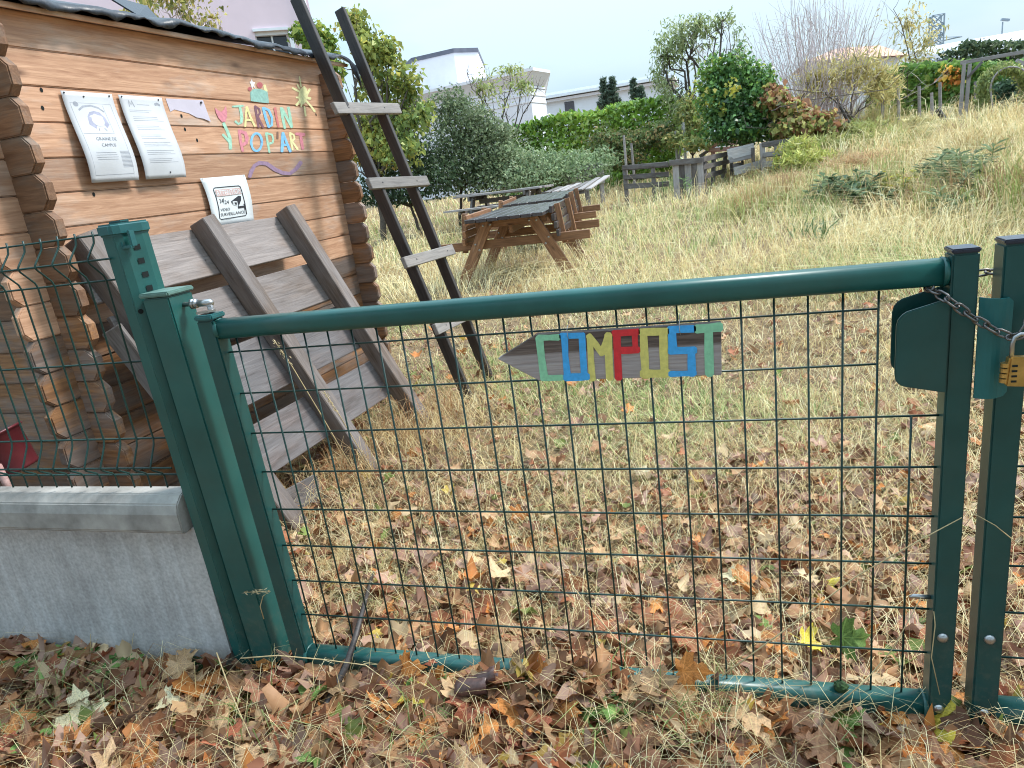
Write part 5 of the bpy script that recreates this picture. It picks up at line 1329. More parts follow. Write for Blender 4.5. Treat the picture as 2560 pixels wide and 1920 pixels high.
YG = [(.20, .24, .045), (.13, .20, .04), (.075, .14, .03), (.30, .30, .06), (.36, .25, .07)]
GG = [(.07, .10, .05), (.11, .15, .075), (.16, .20, .11), (.22, .25, .15), (.045, .07, .035)]
def trees():
    # maple turning yellow, behind the ladder
    b = [pb(766, 55, 13, 34, 48), pb(800, 110, 13, 46, 52), pb(842, 112, 13, 26, 36), pb(760, 150, 13.2, 42, 60), pb(815, 190, 13, 66, 55), pb(880, 195, 13, 48, 50), pb(905, 240, 12.8, 34, 40), pb(850, 260, 13, 66, 50), pb(790, 280, 13, 60, 60), pb(850, 320, 12.6, 62, 44), pb(770, 370, 13, 60, 60)]
    f = footing(815, 440, 13); t = plant('maple_tree', 'young maple turning yellow and orange behind the ladder', 'tree', f)
    skeleton('trunk', t, f, b, .075, M['bark'])
    crown('crown', t, b, 10500, .105, .72, [(.11, .16, .05), (.17, .22, .065), (.26, .28, .075), (.40, .36, .09), (.44, .29, .09)], [1.8, 2.8, 3, 2.3, 1.1], M['foliage'], shell=.62, gap=-.10, gapf=2.3, kf=1.5, seed=1.0, droop=.22, bright=1.5)
    b = [pb(690, 90, 15.5, 34, 40), pb(650, 72, 15.6, 24, 24), pb(712, 150, 15.5, 30, 50)]
    f = footing(690, 440, 15.5); t = plant('small_tree', 'small yellowish tree showing between the ladder rails and the cabin roof', 'tree', f)
    skeleton('trunk', t, f, b, .06, M['bark']); crown('crown', t, b, 1700, .13, .8, YG, [2, 2, 1, 3, 2], M['foliage'], gap=-.3, gapf=2.2, seed=2.0, droop=.2)
    # sparse tree over the cabin roof
    b = [pb(300, 25, 17, 50, 34), pb(370, 40, 17, 60, 40), pb(440, 50, 17, 60, 44), pb(480, 70, 17, 34, 34), pb(380, -30, 17, 110, 50)]
    f = footing(400, 420, 17); t = plant('thin_leaved_tree', 'thinly leaved yellowing tree rising behind the cabin roof', 'tree', f)
    skeleton('trunk', t, f, b, .09, M['bark_pale'], 9, .12); crown('crown', t, b, 2600, .13, .55, [(.30, .27, .07), (.40, .36, .12), (.20, .23, .07), (.48, .38, .16)], [2, 3, 2, 2], M['foliage'], gap=-.12, gapf=2.4, shell=.6, seed=3.0, droop=.3)
    # grey-green bushes
    def bush(name, label, foot, blobs, n, L, Wd, pal, wts, mat='foliage', **kw):
        t = plant(name, label, 'bush', foot, kw.pop('group', None)); skeleton('stems', t, foot, blobs, .04, M['bark'], 3); crown('foliage', t, blobs, n, L, Wd, pal, wts, M[mat], **kw); return t
    bush('bush', 'tall grey green bush right of the maple', footing(985, 430, 14.5), [pb(950, 240, 14.5, 44, 40), pb(985, 225, 14.6, 36, 36), pb(1010, 265, 14.5, 60, 50), pb(1050, 280, 14.8, 50, 46), pb(960, 310, 14.3, 66, 50), pb(1030, 330, 14.5, 70, 56), pb(985, 375, 14.3, 84, 50), pb(1085, 310, 14.8, 50, 56), pb(1060, 380, 14.4, 70, 40), pb(1120, 320, 15.2, 50, 50), pb(920, 270, 14.6, 36, 40)], 16500, .078, .5, GG, [2, 3, 4, 3, 1], shell=.4, gap=-.5, seed=4.0)
    bush('bush', 'very dark low bush at the foot of the maple', footing(900, 440, 13.6), [pb(790, 350, 14.2, 60, 60), pb(770, 400, 14.0, 60, 40), pb(850, 330, 14.2, 50, 46), pb(905, 330, 13.6, 44, 44), pb(870, 375, 13.4, 70, 40), pb(800, 410, 13.2, 70, 34), pb(930, 385, 13.4, 60, 40), pb(860, 425, 13.2, 90, 20)], 9500, .075, .55, [(.035, .06, .03), (.055, .09, .045), (.09, .13, .06), (.16, .2, .11)], [3, 3, 2, 1], shell=.4, seed=5.0)
    bush('bush', 'pale green shrub in front of the clipped hedge', footing(1150, 400, 14.6), [pb(1100, 350, 14.6, 56, 44), pb(1160, 358, 14.6, 62, 44), pb(1215, 360, 14.8, 56, 40), pb(1130, 390, 14.3, 90, 34), pb(1280, 355, 15.4, 56, 36), pb(1240, 375, 14.8, 70, 30)], 10500, .075, .5, [(.08, .13, .06), (.15, .21, .10), (.22, .28, .15), (.28, .32, .19)], [1, 3, 3, 2], shell=.4, gap=-.4, seed=6.0)
    bush('bush', 'brownish green brambles under the right half of the clipped hedge', footing(1370, 340, 18.5), [pb(1310, 310, 18.5, 46, 36), pb(1370, 305, 18.5, 50, 30), pb(1430, 290, 18.6, 44, 32), pb(1340, 345, 18.2, 60, 22)], 4800, .09, .55, [(.16, .15, .06), (.10, .14, .05), (.25, .19, .08), (.06, .10, .05)], [2, 3, 2, 2], shell=.45, gap=-.4, seed=7.0)
    # sapling with hanging compound leaves
    f = footing(1075, 330, 19.0); t = plant('walnut_sapling', 'slender sapling with drooping pale leaves before the white building', 'tree', f)
    b = [pb(1040, 190, 19, 34, 44), pb(1090, 215, 19, 56, 50), pb(1130, 180, 19, 40, 40), pb(1030, 240, 19, 40, 30), pb(1160, 190, 19, 26, 34), pb(1010, 160, 19, 18, 24), pb(1100, 150, 19, 46, 12)]
    skeleton('trunk', t, f, b, .05, M['bark'], 7, .1); crown('crown', t, b, 1500, .125, .34, [(.24, .29, .10), (.33, .36, .14), (.18, .23, .09), (.40, .38, .18)], [2, 3, 2, 2], M['foliage'], shell=.75, gap=-.1, gapf=2.4, droop=.25, seed=8.0)
    # airy willow-like tree
    f = footing(1520, 300, 20); t = plant('airy_tree', 'airy grey green tree with twisted dark limbs behind the ivy mound', 'tree', f)
    b = [pb(1440, 120, 20, 36, 50), pb(1470, 75, 20, 42, 42), pb(1500, 140, 20, 50, 50), pb(1450, 175, 20, 44, 34), pb(1545, 90, 20, 44, 50), pb(1590, 120, 20, 30, 60), pb(1510, 55, 20, 30, 30), pb(1560, 180, 19.8, 50, 40), pb(1560, 45, 20, 34, 22), pb(1440, 160, 19.8, 40, 40), pb(1470, 200, 19.8, 46, 34), pb(1520, 195, 19.7, 50, 36), pb(1480, 235, 19.6, 40, 24)]
    skeleton('trunk', t, f, b, .1, M['bark'], 6, .2); crown('crown', t, b, 8600, .11, .34, [(.17, .22, .10), (.25, .30, .14), (.33, .36, .18), (.40, .41, .21)], [2, 3, 3, 1], M['foliage'], shell=.6, gap=-.18, gapf=2.0, droop=.3, seed=9.0)
    # conifer tips
    for (x, y0, y1, lab, w) in ((1303, 168, 235, 'twin topped dark conifer above the clipped hedge', 15), (1322, 165, 235, 'second dark conifer tip beside the twin topped one', 12), (1368, 170, 230, 'thin conifer tip right of the other conifers', 10), (1384, 186, 226, 'smallest conifer tip at the right end of the conifers', 7)):
        f = footing(x, 330, 29); tip = np.array(at(x, y0, 29)); t = plant('conifer', lab, 'tree', f)
        q = Geo(); q.tube([f, (f + tip) / 2, tip], [.14, .07, .01], 6)
        low = np.array(at(x, y1, 29)); Hh = tip[2] - low[2]; C_, D_ = [], []
        for k_ in range(15):
            z = low[2] + Hh * k_ / 15.0; R = (w / 1504 * 31) * 1.0 * (1 - k_ / 15.5) + .05
            for j_ in range(5):
                a = rng.random() * 6.28; d = np.array([math.cos(a), math.sin(a), .35]); e = np.array([tip[0], tip[1], z]) + d * R * (.7 + .5 * rng.random())
                q.tube([np.array([tip[0], tip[1], z]), e], [.025, .008], 4)
                for s_ in np.linspace(.2, 1, 8):
                    for _ in range(3): C_.append(np.array([tip[0], tip[1], z]) * (1 - s_) + e * s_ + rng.normal(size=3) * .03); D_.append(d + rng.normal(size=3) * .8)
        q.build('trunk', M['bark'], t)
        C_ = np.array(C_); D_ = np.array(D_); n_ = len(C_)
        V, F, c = kites(C_, D_, rng.normal(size=(n_, 3)), np.full(n_, .16), np.full(n_, .04), np.tile(np.array([[.12, .17, .12]]), (n_, 1)) * (.7 + .7 * rng.random((n_, 1))))
        local_mesh('needles', V, F, M['foliage'], t, False, c)
trees()
def hedge_mass(name, label, quads, n, L, Wd, pal, wts, mat, cat='hedge', seed=0.0, thick=1.2, gap=None, kf=1.4):
    """clipped hedge: leaves through a slab between picture points (top edge) at distance Y, down to the ground"""
    pts = [np.array(at(x, y, Y)) for x, y, Y in quads]
    t = plant(name, label, cat, pts[0] * .5 + pts[-1] * .5 - [0, 0, 1.5])
    segs = list(zip(pts, pts[1:])); ln = np.array([np.linalg.norm(b - a) for a, b in segs]); k_ = rng.choice(len(segs), n, p=ln / ln.sum())
    A_ = np.array([s[0] for s in segs])[k_]; B_ = np.array([s[1] for s in segs])[k_]; u_ = rng.random((n, 1)); T = A_ + (B_ - A_) * u_
    al = unit(B_ - A_); nr = np.stack([al[:, 1], -al[:, 0], np.zeros(n)], 1); nr = unit(nr)
    zg = gz(T[:, 0], T[:, 1])
    face = rng.random(n)
    w_ = np.where(face < .62, rng.random(n) ** .8, np.where(face < .85, 0.0, rng.random(n)))       # front face, top, inside
    dep = np.where(face < .62, 0.0, rng.random(n) * thick) 
    lump = .16 * n3(T * 1.0, 2.1, seed) + .10 * n3(np.stack([T[:, 0], T[:, 1], w_ * 3], 1), 3.3, seed + 2)
    P = T.copy(); P[:, 2] = zg + (T[:, 2] - zg) * (1 - w_) + np.where(face >= .62, lump * .9, 0) + rng.normal(size=n) * .05
    P = P - nr * (dep - .25 + rng.random(n) * .25)[:, None] + nr * lump[:, None]
    if gap is not None:
        kp = n3(P, 1.8, seed) > gap; P, nr = P[kp], nr[kp]; n = len(P); face = face[kp]
    up_ = np.where(face < .62, .25, 1.0)[:, None]
    N = unit(nr * .8 + np.array([0, 0, 1.]) * up_ + rng.normal(size=(n, 3)) * .45); D = unit(rng.normal(size=(n, 3)) + np.array([0, 0, -.25]))
    key = .5 + .36 * n3(P, kf, seed) + rng.normal(size=n) * .17
    cols = pick(pal, wts, key) * (1 + rng.normal(size=(n, 1)) * .2).clip(.5, 1.6)
    ll = L * (1 + rng.normal(size=n) * .25).clip(.5, 1.6)
    V, F, c = kites(P, D, N, ll, ll * Wd, cols); local_mesh('foliage', V, F, M[mat], t, False, c.clip(0, 1))
    q = Geo()
    for (a, b) in segs:
        for s_ in np.linspace(.1, .9, 5):
            p = a + (b - a) * s_; q.tube([(p[0], p[1] + .5, float(gz(p[0], p[1]))), (p[0] + .05, p[1] + .5, p[2] - .3)], [.05, .03], 5)
    o = q.build('stems', M['bark'], t); o['kind'] = 'stuff'
    return t
LAUREL = [(.07, .15, .022), (.13, .25, .032), (.22, .37, .05), (.32, .46, .075), (.42, .50, .12)]
hedge_mass('clipped_hedge', 'bright glossy clipped laurel hedge before the low white building', [(1085, 283, 21.5), (1180, 252, 21.0), (1300, 236, 20.5), (1400, 222, 20.2), (1467, 214, 20.0)], 15000, .16, .5, LAUREL, [1, 2, 3, 2, 1], 'gloss_foliage', seed=11.0)
hedge_mass('leafy_hedge', 'long green hedge on the right slope behind the netting', [(1885, 190, 22), (1945, 152, 21.5), (2040, 140, 21), (2130, 142, 20.5), (2290, 120, 20)], 11500, .14, .65, [(.06, .14, .03), (.11, .22, .045), (.17, .30, .06), (.26, .38, .08), (.36, .43, .11)], [1.5, 3, 3, 2.4, 1.4], 'foliage', seed=12.0)
hedge_mass('shrub_row', 'dark green tall shrubs below the white roofed hall', [(2035, 116, 27), (2090, 92, 26), (2160, 96, 26), (2290, 100, 25)], 5200, .18, .45, [(.05, .085, .04), (.08, .12, .055), (.13, .17, .08), (.2, .22, .12)], [2, 3, 2, 1], 'foliage', cat='shrubs', seed=13.0)
def more_plants():
    def veg(name, label, cat, foot, blobs, n, L, Wd, pal, wts, mat='foliage', stem=True, **kw):
        t = plant(name, label, cat, foot)
        if stem: skeleton('stems', t, foot, blobs, .04, M['bark'], 3)
        crown('foliage', t, blobs, n, L, Wd, pal, wts, M[mat], **kw); return t
    veg('creeper', 'patch of creeper turned orange and red on the right hedge', 'creeper', footing(2060, 230, 20.4), [pb(2050, 158, 20.75, 24, 18, .16), pb(2066, 172, 20.7, 20, 22, .16), pb(2046, 178, 20.8, 14, 16, .14)], 260, .11, .75, [(.55, .20, .05), (.60, .36, .07), (.62, .48, .10), (.45, .10, .05)], [2, 3, 2, 1], gap=None, seed=14.0, stem=False, droop=.0)
    # ivy mound
    t = veg('ivy_mound', 'big ivy covered mound, yellow green on its left side', 'ivy', footing(1600, 300, 16.4), [pb(1545, 165, 16.4, 34, 42), pb(1590, 165, 16.4, 46, 46), pb(1640, 190, 16.4, 42, 46), pb(1550, 225, 16.2, 44, 50), pb(1610, 235, 16.0, 60, 56), pb(1670, 245, 16.2, 50, 50), pb(1590, 280, 15.9, 74, 34), pb(1690, 285, 16.0, 50, 26)], 15500, .085, .7,
             [(.035, .08, .025), (.065, .135, .035), (.13, .22, .05), (.26, .31, .06), (.44, .41, .08)], [2.2, 3, 2.6, 1.6, 1], 'gloss_foliage', shell=.4, gap=-.4, gapf=2.2, kf=1.8, seed=15.0, bright=1.7)
    veg('flowering_ivy', 'yellow flowering ivy on the left shoulder of the mound', 'ivy', footing(1540, 300, 15.9), [pb(1535, 175, 15.7, 30, 40), pb(1528, 215, 15.7, 24, 38), pb(1570, 185, 15.6, 26, 26), pb(1545, 240, 15.6, 20, 20)], 1300, .085, .8, [(.42, .38, .07), (.33, .33, .06), (.2, .25, .05)], [3, 2, 2], gap=.05, gapf=3.4, seed=16.0, stem=False, bright=1.15)
    f = footing(1740, 300, 15.7); t = plant('vine_heap', 'heap of brown dying vines sliding down right of the ivy mound', 'vines', f)
    bl = [pb(1670, 215, 15.8, 36, 30), pb(1710, 240, 15.7, 44, 26), pb(1750, 262, 15.6, 50, 26), pb(1790, 280, 15.5, 36, 20), pb(1720, 275, 15.5, 60, 24)]
    crown('foliage', t, bl, 4200, .11, .8, [(.16, .075, .05), (.26, .125, .07), (.36, .23, .11), (.32, .31, .10), (.13, .17, .05)], [2.6, 3, 1.6, 2, 2.4], M['foliage'], shell=.4, gap=-.35, gapf=2.2, seed=17.0)
    q = Geo()
    for k_ in range(24):
        a = np.array(bl[k_ % 5][0]) + rng.normal(size=3) * np.array(bl[k_ % 5][1]) * .8; b_ = a + np.array([rng.normal() * .5 + .4, rng.normal() * .2, rng.normal() * .25])
        limb(q, a, b_, .011, .006, .35, 7, 4)
    o = q.build('vine_stem', M['bark'], t); o['kind'] = 'stuff'
    # leafy garden arch
    f = footing(2165, 235, 16.4); t = plant('garden_arch', 'rounded garden arch overgrown with pale green climber', 'arch', f)
    cs = []
    for a in np.linspace(math.radians(200), math.radians(-25), 13): cs.append(pb(2172 + 48 * math.cos(a), 196 - 50 * math.sin(a), 16.4, 13, 13, .35))
    cs.append(pb(2120, 222, 16.4, 11, 14, .3)); 
    crown('foliage', t, cs, 4200, .07, .4, [(.17, .21, .07), (.26, .29, .10), (.36, .36, .15), (.10, .15, .06)], [2, 3, 2, 1], M['foliage'], gap=None, shell=.5, droop=.3, seed=18.0)
    for dy in (-.35, .35):
        pts = [np.array(at(2172 + 46 * math.cos(a), 196 - 48 * math.sin(a), 16.4)) + [0, dy, 0] for a in np.linspace(math.radians(215), math.radians(-40), 16)]; pts[0][2] = float(gz(pts[0][0], pts[0][1])); tube('hoop', t, pts, .018, M['grey_wood'], 6)
    crown('foliage', t, [pb(2180, 205, 17.6, 36, 38, .3)], 900, .11, .6, [(.03, .06, .035), (.05, .09, .05)], [1, 1], M['foliage'], gap=None, seed=19.0)
    # bare purple shrub
    f = footing(1790, 250, 18.8); t = plant('bare_shrub', 'large leafless shrub with a fan of thin mauve stems', 'shrub', f)
    q = Geo(); base = np.array(at(1770, 205, 18.8)); tips = []
    for k_ in range(190):
        sx = rng.normal() * 62; b0 = np.array(at(1770 + sx * .5, 215 + rng.random() * 20, 18.8 + rng.normal() * .6)); b0[2] = max(float(gz(b0[0], b0[1])), b0[2] - 1.2)
        e = np.array(at(1768 + sx * 1.55 + rng.normal() * 22, 20 + abs(sx) * .55 + rng.normal() * 34, 18.8 + rng.normal() * 1.1))
        pts = limb(q, b0, e, .011, .0032, .05, 7, 4); tips.append(pts)
        for j_ in range(5):
            s_ = rng.integers(2, 6); p = pts[s_]; d = unit((e - b0) + rng.normal(size=3) * 2.6) * (.35 + .5 * rng.random()); limb(q, p, p + d, .0042, .002, .08, 4, 3)
    o = q.build('stem', M['bark_pale'], t); o['kind'] = 'stuff'
    veg('yellow_shrub', 'wispy yellow green shrub under the bare mauve stems', 'shrub', footing(1840, 240, 18.2), [pb(1760, 175, 18.3, 66, 44), pb(1850, 150, 18.3, 60, 44), pb(1900, 175, 18.2, 50, 50), pb(1800, 205, 18.0, 80, 34), pb(1880, 215, 18.0, 60, 24)], 6500, .16, .16, [(.32, .30, .11), (.44, .38, .16), (.52, .44, .2), (.24, .26, .09), (.40, .28, .16)], [2, 3, 2, 2, 1], shell=.85, gap=-.16, gapf=2.0, droop=-.15, seed=20.0)
    veg('pale_tree', 'pale yellow thin tree at the right of the bare shrub', 'tree', footing(1990, 230, 22.5), [pb(1960, 50, 22.5, 40, 60), pb(2000, 90, 22.5, 40, 50), pb(1930, 20, 22.5, 40, 40), pb(1975, 130, 22.5, 50, 34)], 1500, .10, .4, [(.48, .42, .16), (.36, .38, .15), (.55, .47, .22)], [2, 2, 2], shell=.75, gap=-.02, droop=.3, seed=21.0, bright=1.1)
    veg('weed_bush', 'light green bush between the clipped hedge and the ivy mound', 'bush', footing(1495, 310, 18.6), [pb(1490, 240, 18.6, 26, 34), pb(1500, 275, 18.4, 40, 30), pb(1475, 300, 18.2, 50, 22), pb(1510, 310, 17.6, 40, 18)], 3600, .10, .45, [(.26, .24, .08), (.18, .22, .07), (.36, .30, .11), (.11, .16, .06)], [2, 3, 2, 2], gap=-.4, seed=22.0)
    # leafy weeds in the grass: rosettes of long leaves
    def rosette(name, label, px, py, Yd, blobs_px, n, L, Wd, pal, wts, mat='foliage', upb=.9):
        t = plant(name, label, 'plant', on_ground(px, py + 8)); P = []; Dv = []; Nn = []
        q = Geo()
        for (x, y, hh, nl) in blobs_px:
            g0 = on_ground(x, y); top = g0 + np.array([rng.normal() * .06, rng.normal() * .06, hh]); q.tube([g0, (g0 + top) / 2 + rng.normal(size=3) * .02, top], [.009, .008, .005], 5)
            for k_ in range(nl):
                s_ = rng.random() ** .6; a = rng.random() * 6.28; o_ = np.array([math.cos(a), math.sin(a), .55 - .7 * (1 - s_)]); p = g0 + (top - g0) * s_
                P.append(p + o_ * L * .5); Dv.append(o_); Nn.append(np.array([-o_[0] * .5, -o_[1] * .5, 1.]) + rng.normal(size=3) * .25)
        n_ = len(P); key = rng.random(n_); ll = L * (1 + rng.normal(size=n_) * .2).clip(.5, 1.5)
        V, F, c = kites(np.array(P), np.array(Dv), np.array(Nn), ll, ll * Wd, pick(pal, wts, key) * (1 + rng.normal(size=(n_, 1)) * .18).clip(.5, 1.5), droop=.12)
        q.build('stem', M['green_stem'], t)['kind'] = 'stuff'; local_mesh('foliage', V, F, M[mat], t, False, c.clip(0, 1)); return t
    sp = lambda cx, cy, rx, ry, k_, h0, nl: [(cx + rng.normal() * rx * .45, cy + rng.normal() * ry * .4, h0 * (.7 + .6 * rng.random()), nl) for _ in range(k_)]
    rosette('broadleaf_plant', 'clump of broad grey green leaves low in the grass', 1830, 445, 9, sp(1832, 440, 80, 24, 34, .26, 14), 0, .16, .38, [(.09, .14, .075), (.14, .20, .11), (.20, .27, .15), (.05, .09, .045)], [2, 3, 2, 1])
    rosette('spurge_plant', 'bushy grey green spurge on the slope right of the broad leaved clump', 2060, 425, 9, sp(2058, 420, 74, 30, 26, .36, 26), 0, .16, .19, [(.13, .19, .10), (.19, .25, .13), (.25, .31, .17), (.08, .12, .06)], [2, 3, 2, 1])
    rosette('spurge_plant', 'small pale green rosette just below the bushy spurge', 2062, 462, 8, sp(2052, 470, 22, 8, 5, .22, 22), 0, .15, .2, [(.22, .30, .16), (.28, .36, .20)], [1, 1])
    rosette('yellow_weed', 'yellowing weed between the broad leaved clump and the spurge', 1945, 440, 9, sp(1945, 440, 40, 14, 12, .3, 12), 0, .08, .5, [(.42, .38, .06), (.30, .30, .06), (.2, .24, .06)], [2, 2, 1])
    rosette('yellow_weed', 'yellow leaved weed standing in front of the pallet row', 1690, 395, 12, sp(1680, 392, 22, 12, 8, .5, 12), 0, .09, .5, [(.46, .42, .06), (.34, .33, .06)], [2, 1])
    rosette('green_weed', 'fresh green weed patch at the foot of the pickets', 1480, 430, 13, sp(1455, 425, 52, 14, 22, .36, 14), 0, .13, .14, [(.13, .22, .07), (.19, .29, .10), (.25, .32, .14)], [2, 3, 1])
    rosette('bright_weed', 'bright yellow green weed right of the last pallet', 1730, 330, 14, sp(1735, 330, 34, 14, 14, .5, 14), 0, .12, .25, [(.36, .38, .09), (.26, .32, .08), (.44, .42, .14)], [2, 2, 1])
    rosette('herb_plant', 'feathery blue green herb in the cut grass', 1420, 555, 6, sp(1750, 515, 50, 14, 16, .16, 14), 0, .07, .12, [(.16, .22, .12), (.22, .28, .16)], [1, 1])
more_plants()
def slope_weeds():
    def patch(name, label, blobs, n, L, Wd, pal, wts, px, py, Y, **kw):
        t = plant(name, label, 'weeds', footing(px, py, Y)); crown('foliage', t, blobs, n, L, Wd, pal, wts, M['foliage'], droop=-.2, shell=.6, **kw); return t
    patch('weed_patch', 'yellow green weeds spilling over the right end of the pallet row', [pb(1725, 322, 14.6, 44, 26), pb(1760, 345, 14.0, 50, 22), pb(1710, 350, 14.2, 36, 18)], 2600, .13, .18, [(.30, .34, .08), (.40, .40, .12), (.22, .27, .07), (.48, .42, .2)], [2, 2, 1, 1], 1740, 350, 14.2, seed=41.0)
    patch('weed_patch', 'straw and green weeds below the brown vine heap', [pb(1840, 285, 15.6, 70, 24), pb(1790, 312, 15, 60, 22), pb(1900, 300, 15, 60, 22)], 3000, .16, .12, [(.44, .38, .17), (.30, .31, .11), (.20, .25, .08), (.5, .42, .24)], [2, 2, 2, 1], 1830, 310, 15, seed=42.0)
    patch('weed_patch', 'reddish brown dead weeds in the middle of the slope', [pb(1850, 345, 11.5, 80, 16), pb(1960, 350, 11.5, 70, 18), pb(1700, 385, 11.5, 60, 12)], 2200, .12, .08, [(.36, .22, .12), (.46, .32, .18), (.30, .25, .12)], [2, 2, 1], 1850, 360, 11.5, seed=43.0)
    patch('weed_patch', 'dull green weeds round the dark charred post', [pb(2035, 275, 14.6, 50, 16), pb(2090, 290, 14, 50, 14), pb(1980, 265, 15.5, 44, 16)], 1900, .13, .12, [(.26, .27, .10), (.38, .35, .17), (.46, .40, .2)], [2, 2, 2], 2030, 290, 14.6, seed=44.0)
    # reeds in front of the bare shrub
    n_ = 2600; c = ground_hits(rng.uniform(1640, 1930, n_ * 2), rng.uniform(245, 300, n_ * 2)); c = c[~np.isnan(c[:, 0])][:n_]; n_ = len(c)
    blades('reeds', 'tall yellow green reeds before the bare shrub', c, .35 + .75 * rng.random(n_), np.full(n_, .014), rng.uniform(0, 6.28, n_), .1 + .6 * rng.random(n_), np.array([(.44, .42, .14), (.58, .52, .24), (.34, .36, .12), (.62, .52, .3)])[rng.integers(0, 4, n_)])

# maples that overhang the gate from behind the photographer and shade it
def overhead():
    for (x, y, z, rx, ry, rz, lab, n) in ((-2.8, -5.6, 5.6, 3.2, 3.0, 2.0, 'maple standing behind the fence side of the path', 3300), (2.4, -6.0, 5.8, 3.4, 3.2, 2.1, 'maple overhanging the path in front of the gate', 3500), (7.0, -4.6, 5.6, 3.0, 3.0, 2.0, 'maple at the far right of the path', 2800)):
        f = np.array([x, y - .6, 0.]); t = plant('overhanging_maple', lab, 'tree', f)
        b = [((x, y, z), (rx, ry, rz * .8)), ((x - rx * .5, y + .8, z - .5), (rx * .6, ry * .6, rz * .6)), ((x + rx * .5, y + .6, z - .3), (rx * .6, ry * .6, rz * .6)), ((x, y - 1.6, z + .6), (rx * .8, ry * .6, rz * .8))]
        skeleton('trunk', t, f, b, .17, M['bark'], 5); crown('crown', t, b, n, .26, .85, [(.16, .22, .04), (.24, .26, .05), (.36, .30, .06), (.12, .18, .035)], [2, 2, 1, 2], M['foliage'], gap=-.5, droop=.25, seed=30.0 + x, bright=1.0)
overhead()

# ================================================================== GRASS, STRAW AND FALLEN LEAVES
def ang_noise(x, y): return 2.2 * np.sin(x * .9 + 1.7 * np.sin(y * .6)) + 1.6 * np.sin(y * 1.3 + x * .4)
STRAW = np.array([(.70, .56, .27), (.78, .66, .36), (.60, .44, .22), (.80, .72, .45), (.48, .32, .15)])
GREEN = np.array([(.25, .33, .10), (.34, .41, .15), (.46, .49, .22), (.17, .24, .07), (.55, .54, .26)])
def blades(name, label, G0, h, w, az, lean, cols, mat='grass'):
    n_ = len(G0); d = np.stack([np.cos(az), np.sin(az), np.zeros(n_)], 1); s_ = np.stack([-np.sin(az + rng.normal(size=n_) * .9), np.cos(az), np.zeros(n_)], 1); s_ = unit(s_)
    hh = h[:, None]; ww = w[:, None] * .5; le = lean[:, None]
    up = np.array([0, 0, 1.])
    mid = G0 + up * hh * .55 * np.sqrt(np.clip(1 - le * .45, .1, 1)) + d * hh * .32 * le
    tip = G0 + up * hh * (1.0 - .75 * le.clip(0, 1.15)) + d * hh * (.35 + .55 * le) + rng.normal(size=(n_, 3)) * hh * .08
    V = np.stack([G0 - s_ * ww, G0 + s_ * ww, mid - s_ * ww * .8, mid + s_ * ww * .8, tip], 1).reshape(-1, 3)
    b = np.arange(n_)[:, None] * 5
    F = np.concatenate([b + np.array([[0, 1, 3]]), b + np.array([[0, 3, 2]]), b + np.array([[2, 3, 4]])], 0)
    o = local_mesh(name, V, F, M[mat], None, False, np.repeat(cols, 5, 0).clip(0, 1)); o['kind'] = 'stuff'
    if label: o['label'] = label
    return o
def free_ground(P):
    ok = ~np.isnan(P[:, 0])
    Q = np.nan_to_num(P)
    n_ = Q[:, 0] * HN[0] + Q[:, 1] * HN[1] - HC; s_ = Q[:, 0] * HV[0] + Q[:, 1] * HV[1]
    ok &= ~((n_ < .005) & (s_ > .40) & (s_ < 2.5) & (n_ > -2.4))
    ok &= ~((Q[:, 0] < -.26) & (Q[:, 0] > -2.8) & (Q[:, 1] > -.02) & (Q[:, 1] < .06))
    return ok
slope_weeds()
def golden_weeds():
    k_ = 140
    C0 = ground_hits(rng.uniform(1540, 2330, 320), rng.uniform(225, 480, 320)); C0 = C0[~np.isnan(C0[:, 0])]; C0 = C0[np.linalg.norm(C0 - CAM, axis=1) > 7][:k_]
    G0, H_, A_c, W_ = [], [], [], []
    pal = np.array([(.58, .42, .20), (.46, .30, .14), (.66, .54, .30), (.38, .24, .13), (.36, .40, .14), (.24, .31, .09)])
    for c in C0:
        m_ = rng.integers(40, 110); p = c + np.concatenate([rng.normal(size=(m_, 2)) * rng.uniform(.10, .32), np.zeros((m_, 1))], 1); p[:, 2] = gz(p[:, 0], p[:, 1]) - .01
        base = pal[rng.integers(0, 6)]; G0.append(p); H_.append(rng.uniform(.25, .72) * (.5 + .6 * rng.random(m_))); A_c.append(base * (.75 + .5 * rng.random((m_, 1)))); W_.append(np.full(m_, rng.uniform(.006, .013)))
    G0 = np.concatenate(G0); m_ = len(G0)
    blades('dry_weeds', 'golden and brown weed clumps standing on the slope', G0, np.concatenate(H_), np.concatenate(W_), rng.uniform(0, 6.28, m_), .1 + .7 * rng.random(m_), np.concatenate(A_c))
golden_weeds()
def zn3n(x, y): return n3(np.stack([x, y, x * 0], 1), 3.1, 21.0)
